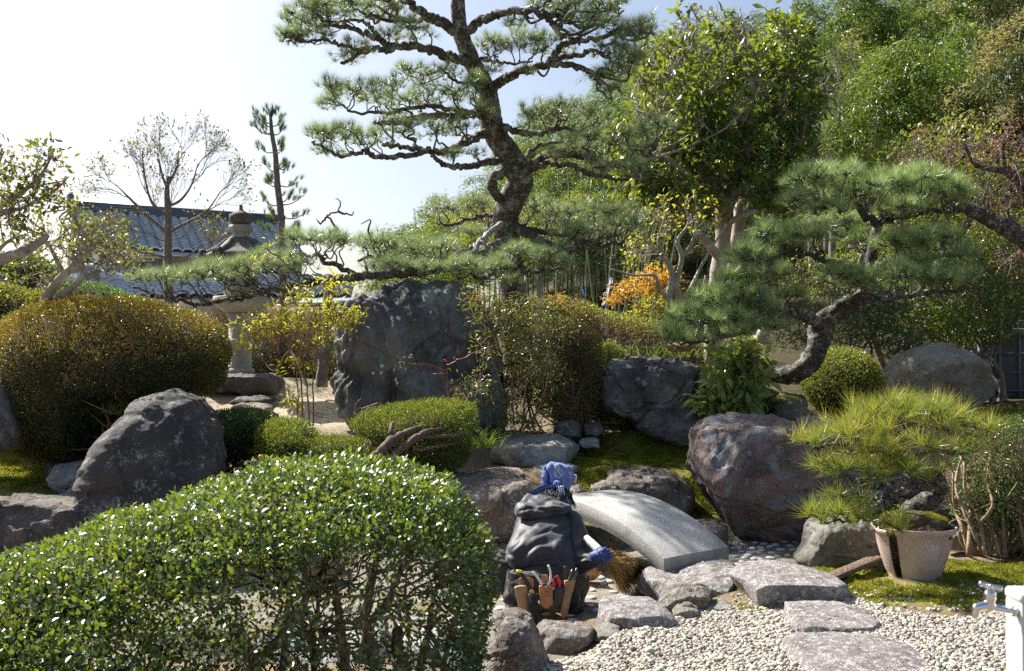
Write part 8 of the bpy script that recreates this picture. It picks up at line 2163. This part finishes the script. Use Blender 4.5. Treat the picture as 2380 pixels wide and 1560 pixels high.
hol, hv_, hf_ = pouch('holster', 'leather_tan', [(1195, 1364), (1206, 1361), (1218, 1360), (1227, 1362), (1229, 1400), (1229, 1430), (1215, 1424), (1206, 1416), (1200, 1390)], Yh_ + .01, .045, 3.6)
pouch('saw_sheath', 'nylon', [(1227, 1380), (1250, 1380), (1250.5, 1420), (1250, 1451), (1229, 1451), (1228, 1420)], Yh_ - .03, .032, 7)
mb = MB()
for k_ in range(7): tube(mb, np.array([Q(1230.5 + k_ * 2.9, 1384, Yh_ - .047), Q(1231 + k_ * 2.9, 1448, Yh_ - .047)]), .0018, 4)
mb.build('sheath_rib', M['nylon'], belt)['kind'] = 'stuff'
pouch('strap_tab', 'leather_cop', [(1259, 1336), (1272, 1336), (1274, 1350), (1276, 1362), (1257, 1362), (1258, 1350)], Yh_ + .0, .010, 5)
cp_o, cv, cf = pouch('shear_pouch', 'leather_cop', [(1253, 1361), (1268, 1362), (1284, 1359), (1285, 1380), (1285, 1401), (1280, 1410), (1271, 1415), (1261, 1411), (1254, 1401), (1253, 1380)], Yh_ - .02, .036, 4.5)
stitch(cp_o, [(1255, 1362), (1255.5, 1400), (1262, 1409), (1271, 1413), (1279, 1408), (1283.5, 1400), (1282.5, 1361)], Yh_ - .036)
mb = MB(); vv, ff = ico(2)
for (u, v) in [(1261, 1351), (1266, 1351), (1271, 1351)]: mb.add(vv * np.array([.0035, .0025, .0035]) + Q(u, v, Yh_ - .006), [ff])
for (u, v) in [(1257, 1406), (1268, 1412), (1275, 1411), (1282, 1404), (1285, 1371)]: mb.add(vv * np.array([.0028, .002, .0028]) + Q(u, v, Yh_ - .036), [ff])
mb.build('rivet', plain('steel_rivet', (.7, .7, .68), .3, 1.0), cp_o)
M['stamp'] = plain('dark_leather_stamp', (.20, .075, .03), .6)
mb = MB(); sts = []
for k_ in range(9):
    a = math.radians(200 + k_ * 17.5); sts.append([(1269.5 + 1.6 * math.cos(a), 1378 + 1.6 * math.sin(a)), (1269.5 + 5 * math.cos(a), 1377 + 5 * math.sin(a))])
sts.append([(1265, 1379.5), (1267, 1381), (1269.5, 1379.8), (1272, 1381), (1274, 1379.5)])
# letters T E R R A
x0 = 1263.0
def ls(dx, segs): return [[(x0 + dx + a * 2.0, 1383.6 + b_ * 3.2) for a, b_ in s_] for s_ in segs]
sts += ls(0, [[(0, 0), (1, 0)], [(.5, 0), (.5, 1)]]) + ls(2.8, [[(0, 0), (0, 1)], [(0, 0), (.9, 0)], [(0, .5), (.8, .5)], [(0, 1), (.9, 1)]])
for dx in (5.5, 8.2): sts += ls(dx, [[(0, 0), (0, 1)], [(0, 0), (.9, .05), (.8, .5), (0, .5)], [(.4, .5), (1, 1)]])
sts += ls(10.9, [[(0, 1), (.5, 0), (1, 1)], [(.25, .65), (.75, .65)]])
decal(mb, sts, cv, cf, Yh_ - .04, .55, .0002)
mb.build('stamped_name', M['stamp'], cp_o)
pouch('pouch_back', 'leather_blk', [(1284, 1368), (1284, 1346), (1292, 1338), (1302, 1342), (1309, 1352), (1310, 1368)], Yh_ + .02, .012, 4)
bp_o, _, _ = pouch('black_pouch', 'leather_blk', [(1284, 1367), (1298, 1366), (1310, 1363), (1309, 1385), (1304, 1408), (1296, 1416), (1287, 1408), (1285, 1385)], Yh_ - .005, .034, 3.6)
pouch('sheath_back', 'leather_blk', [(1309, 1318), (1316, 1315), (1324, 1320), (1327, 1335), (1330, 1352), (1310, 1352), (1310, 1335)], Yh_ + .03, .012, 4)
ls_o, _, _ = pouch('long_sheath', 'leather_tan', [(1311, 1349), (1325, 1348), (1339, 1345), (1334, 1365), (1328, 1385), (1323, 1408), (1319, 1428), (1310, 1438), (1303, 1430), (1304, 1412), (1309, 1385), (1312, 1365)], Yh_, .034, 3.6)
stitch(ls_o, [(1314, 1352), (1313, 1370), (1309, 1390), (1306, 1412), (1306, 1428), (1310, 1434)], Yh_ - .018, .0012, 'leather_cop')
# tools resting in the holsters
def tool(name, label, cat, uvY): return thing(name, label, cat, Q(*uvY))
SW = tool('pruning_saw', 'black and yellow pistol grip pruning saw in the tan holster', 'saw', (1238, 1378, Yh_))
v_, f_ = blob([('c', Q(1237, 1376, Yh_), .014, Q(1226, 1358, Yh_), .013), ('c', Q(1226, 1358, Yh_), .013, Q(1216, 1340, Yh_), .013), ('c', Q(1216, 1340, Yh_), .013, Q(1208, 1330, Yh_), .012), ('c', Q(1208, 1330, Yh_), .012, Q(1202, 1332, Yh_), .009)], .003, 3); mb = MB(); mb.add(v_, [f_]); mb.build('grip', M['nylon'], SW)
M['yellow'] = plain('yellow_plastic', (.75, .48, .03), .4)
v_, f_ = blob([('s', Q(1236, 1378, Yh_ - .012), (.017, .011, .024), roty(-.3))], .003, 2); mb = MB(); mb.add(v_, [f_]); v_, f_ = blob([('c', Q(1203, 1328, Yh_ - .004), .0115, Q(1212, 1329, Yh_ - .004), .009)], .003, 2); mb.add(v_, [f_]); mb.build('yellow_plate', M['yellow'], SW)
mb = MB()
for (u, v) in [(1235, 1371), (1236, 1384), (1205, 1328)]: mb.add(vv * np.array([.0045, .003, .0045]) + Q(u, v, Yh_ - .022), [ff])
mb.build('screw', plain('steel_screw', (.6, .6, .6), .3, 1.0), SW)
PS = tool('pruning_shears', 'pruning shears with ivory white handles in the copper leather pouch', 'shears', (1267, 1358, Yh_))
M['ivory'] = plain('ivory_handle', (.75, .74, .68), .35, var=.05)
for pth, rr in [([(1238, 1330), (1245, 1336), (1252, 1346), (1260, 1360)], (.006, .0075, .009, .008)), ([(1274, 1314), (1278, 1324), (1280, 1338), (1278, 1350), (1273, 1360)], (.0075, .006, .009, .009))]:
    mb = MB(); tube(mb, catmull(np.array([Q(a, b_, Yh_ - .012) for a, b_ in pth]), 5), rr, 12); mb.build('handle', M['ivory'], PS)
mb = MB(); t = np.linspace(0, 1, 90); q = Q(1262, 1358, Yh_ - .012) * (1 - t)[:, None] + Q(1273, 1356, Yh_ - .012) * t[:, None]; q = q + np.stack([0 * t, .006 * np.cos(t * 44), .006 * np.sin(t * 44)], -1); tube(mb, q, .0012, 4); mb.build('spring', plain('steel_spring', (.5, .5, .5), .3, 1.0), PS)
RS = tool('pruning_shears', 'small shears with red handles in the black pouch', 'shears', (1296, 1368, Yh_))
M['redp'] = plain('red_plastic', (.62, .02, .04), .35, var=.08)
for pth in ([(1284, 1349), (1287, 1355), (1290, 1369)], [(1295, 1338), (1299, 1348), (1301, 1370)]):
    mb = MB(); tube(mb, catmull(np.array([Q(a, b_, Yh_ + .0) for a, b_ in pth]), 5), (.006, .009, .008), 10); mb.build('handle', M['redp'], RS)
for i, (a, b_, lab) in enumerate([((1322, 1350), (1331, 1323), 'slim knife with brass edged handle in the long sheath'), ((1332, 1349), (1341, 1320), 'black handled knife tilted right in the long sheath')]):
    KN = tool('knife', lab, 'knife', (*a, Yh_)); mb = MB(); t = np.linspace(0, 1, 7)[:, None]; tube(mb, Q(*a, Yh_) * (1 - t) + Q(*b_, Yh_) * t, (.008, .0095, .010, .006), 10); mb.build('handle', plain('dark_handle', (.04, .04, .045), .3), KN)
    mb = MB(); tube(mb, Q(a[0] - 2, a[1], Yh_ - .006) * (1 - t) + Q(b_[0] - 2, b_[1] + 2, Yh_ - .006) * t, .0018, 5); mb.build('handle_edge', plain('brass_edge', (.7, .6, .35) if i == 0 else (.5, .5, .5), .3, .8), KN)

# broom
BR = thing('broom', 'straw hand broom with white taped handle gripped in the blue glove', 'broom', Q(1412, 1297, 6.36))
mb = MB(); a = Q(1362, 1250, 6.50); b_ = Q(1394, 1281, 6.39); t = np.linspace(0, 1, 12)[:, None]; tube(mb, a * (1 - t) + b_ * t, (.022, .027, .027), 18, rough=.06)
mb.build('taped_handle', plain('white_cloth_tape', (.68, .67, .64), .8, var=.1, bump=.4), BR)
mb = MB(); h0 = Q(1412, 1297, 6.35); tube(mb, np.array([b_, h0]), (.031, .026), 14); mb.build('binding', M['bark_brown'], BR)
mb = MB(); straw = []
c0 = onground(1500, 1335, -.09); c1_ = onground(1450, 1390, -.09)
for i in range(1900):
    w_ = RG.random(); e2 = c0 * (1 - w_) + c1_ * w_ + RG.normal(size=2) * .018
    e = np.array([e2[0], e2[1], -.085 + .02 * RG.random() + .06 * (1 - w_) * RG.random()]); s0 = h0 + RG.normal(size=3) * .014 - nrm(h0 - b_) * .02
    t_ = RG.uniform(.72, 1.05); e = s0 + (e - s0) * t_
    q = catmull(np.array([s0, (s0 * .6 + e * .4) + RG.normal(size=3) * .014 + np.array([0, 0, .03]), e]), 3); tube(mb, q, (.0017, .0009), 3, cap=False, rnd=RG.random())
for i in range(14):
    s0 = h0; e = Q(1440 + RG.uniform(0, 40), 1292 + RG.uniform(-2, 30), 6.4); tube(mb, crook(s0, e, 5, .06), (.0014, .0006), 3, cap=False)
mb.build('straw', leafmat('broom_straw', [(0, (.40, .25, .09)), (.5, (.62, .42, .18)), (1, (.78, .58, .30))], .6, .3, (.5, .35, .12), .3), BR)
# woven scoop beside the right leg
SCP = thing('winnowing_scoop', 'tan woven bamboo scoop with orange rim lying right of the right leg', 'scoop', Q(1358, 1356, 6.85))
g0 = onground(1345, 1362, -.09)
mb = MB(); u_ = np.linspace(-1, 1, 15); w_ = np.linspace(0, 1, 10)
V = np.array([[(g0[0] + .02 + .17 * a * (.6 + .4 * b_), g0[1] + .02 + .26 * b_, -.085 + .16 * (abs(a) ** 3) * (1 - .3 * b_) + .20 * (1 - b_) ** 3) for a in u_] for b_ in w_])
V = ((V.reshape(-1, 3) - np.array([g0[0], g0[1], -.09])) * np.array([.5, .6, .5])) @ rotz(-.25).T + np.array([g0[0] + .045, g0[1] + .02, -.09])
i = np.arange(9)[:, None] * 15; j = np.arange(14)[None]; F_ = np.stack([i + j, i + j + 1, i + 15 + j + 1, i + 15 + j], -1).reshape(-1, 4)
mb.add(V, [F_]); mb.add(V + np.array([0, 0, .005]), [F_[:, ::-1]]); mb.build('basket', plain('woven_tan_bamboo', (.42, .27, .12), .6, var=.35, sc=60, bump=.6), SCP)
mb = MB(); rim = np.concatenate([V.reshape(10, 15, 3)[::-1, 0], V.reshape(10, 15, 3)[0, 1:], V.reshape(10, 15, 3)[1:, -1]]); tube(mb, rim, .008, 8); mb.build('rim', plain('orange_brown_rim', (.5, .18, .04), .5), SCP)

# ---------------------------------------------------------------- fallen leaves
mb = MB(); T8 = LEAF8; mb.add(T8[0] * np.array([.022, .045, .045]), [T8[1]]); fl = mb.build('fallen_leaf', plain('dry_brown_leaf', (.22, .10, .06), .6, var=.3), org=(0, 0, 0), smooth=False)
fls = [(1780, 1545), (1600, 1540), (2280, 1505), (1890, 1560), (2340, 1490), (1650, 1470), (1800, 1478), (2060, 1500), (2245, 1460), (2120, 1412), (1400, 1545), (1500, 1500), (2010, 1400), (2190, 1395), (2350, 1545), (1740, 1490), (1530, 1560), (2170, 1480)]
for i, (u, v) in enumerate(fls):
    q = onground(u, v, .09); o = fl if i == 0 else fl.copy()
    if i: COL.objects.link(o)
    o.location = (q[0], q[1], float(ground_z(q[0], q[1])) + .02); s = RG.uniform(.5, 1.0); o.scale = (s, s, s); o.rotation_euler = (RG.uniform(-.4, .4), RG.uniform(-.4, .4), RG.uniform(0, 6.3)); tag(o, 'small dry brown leaf lying on the gravel or moss', 'leaf', 'dry leaves fallen on the gravel')
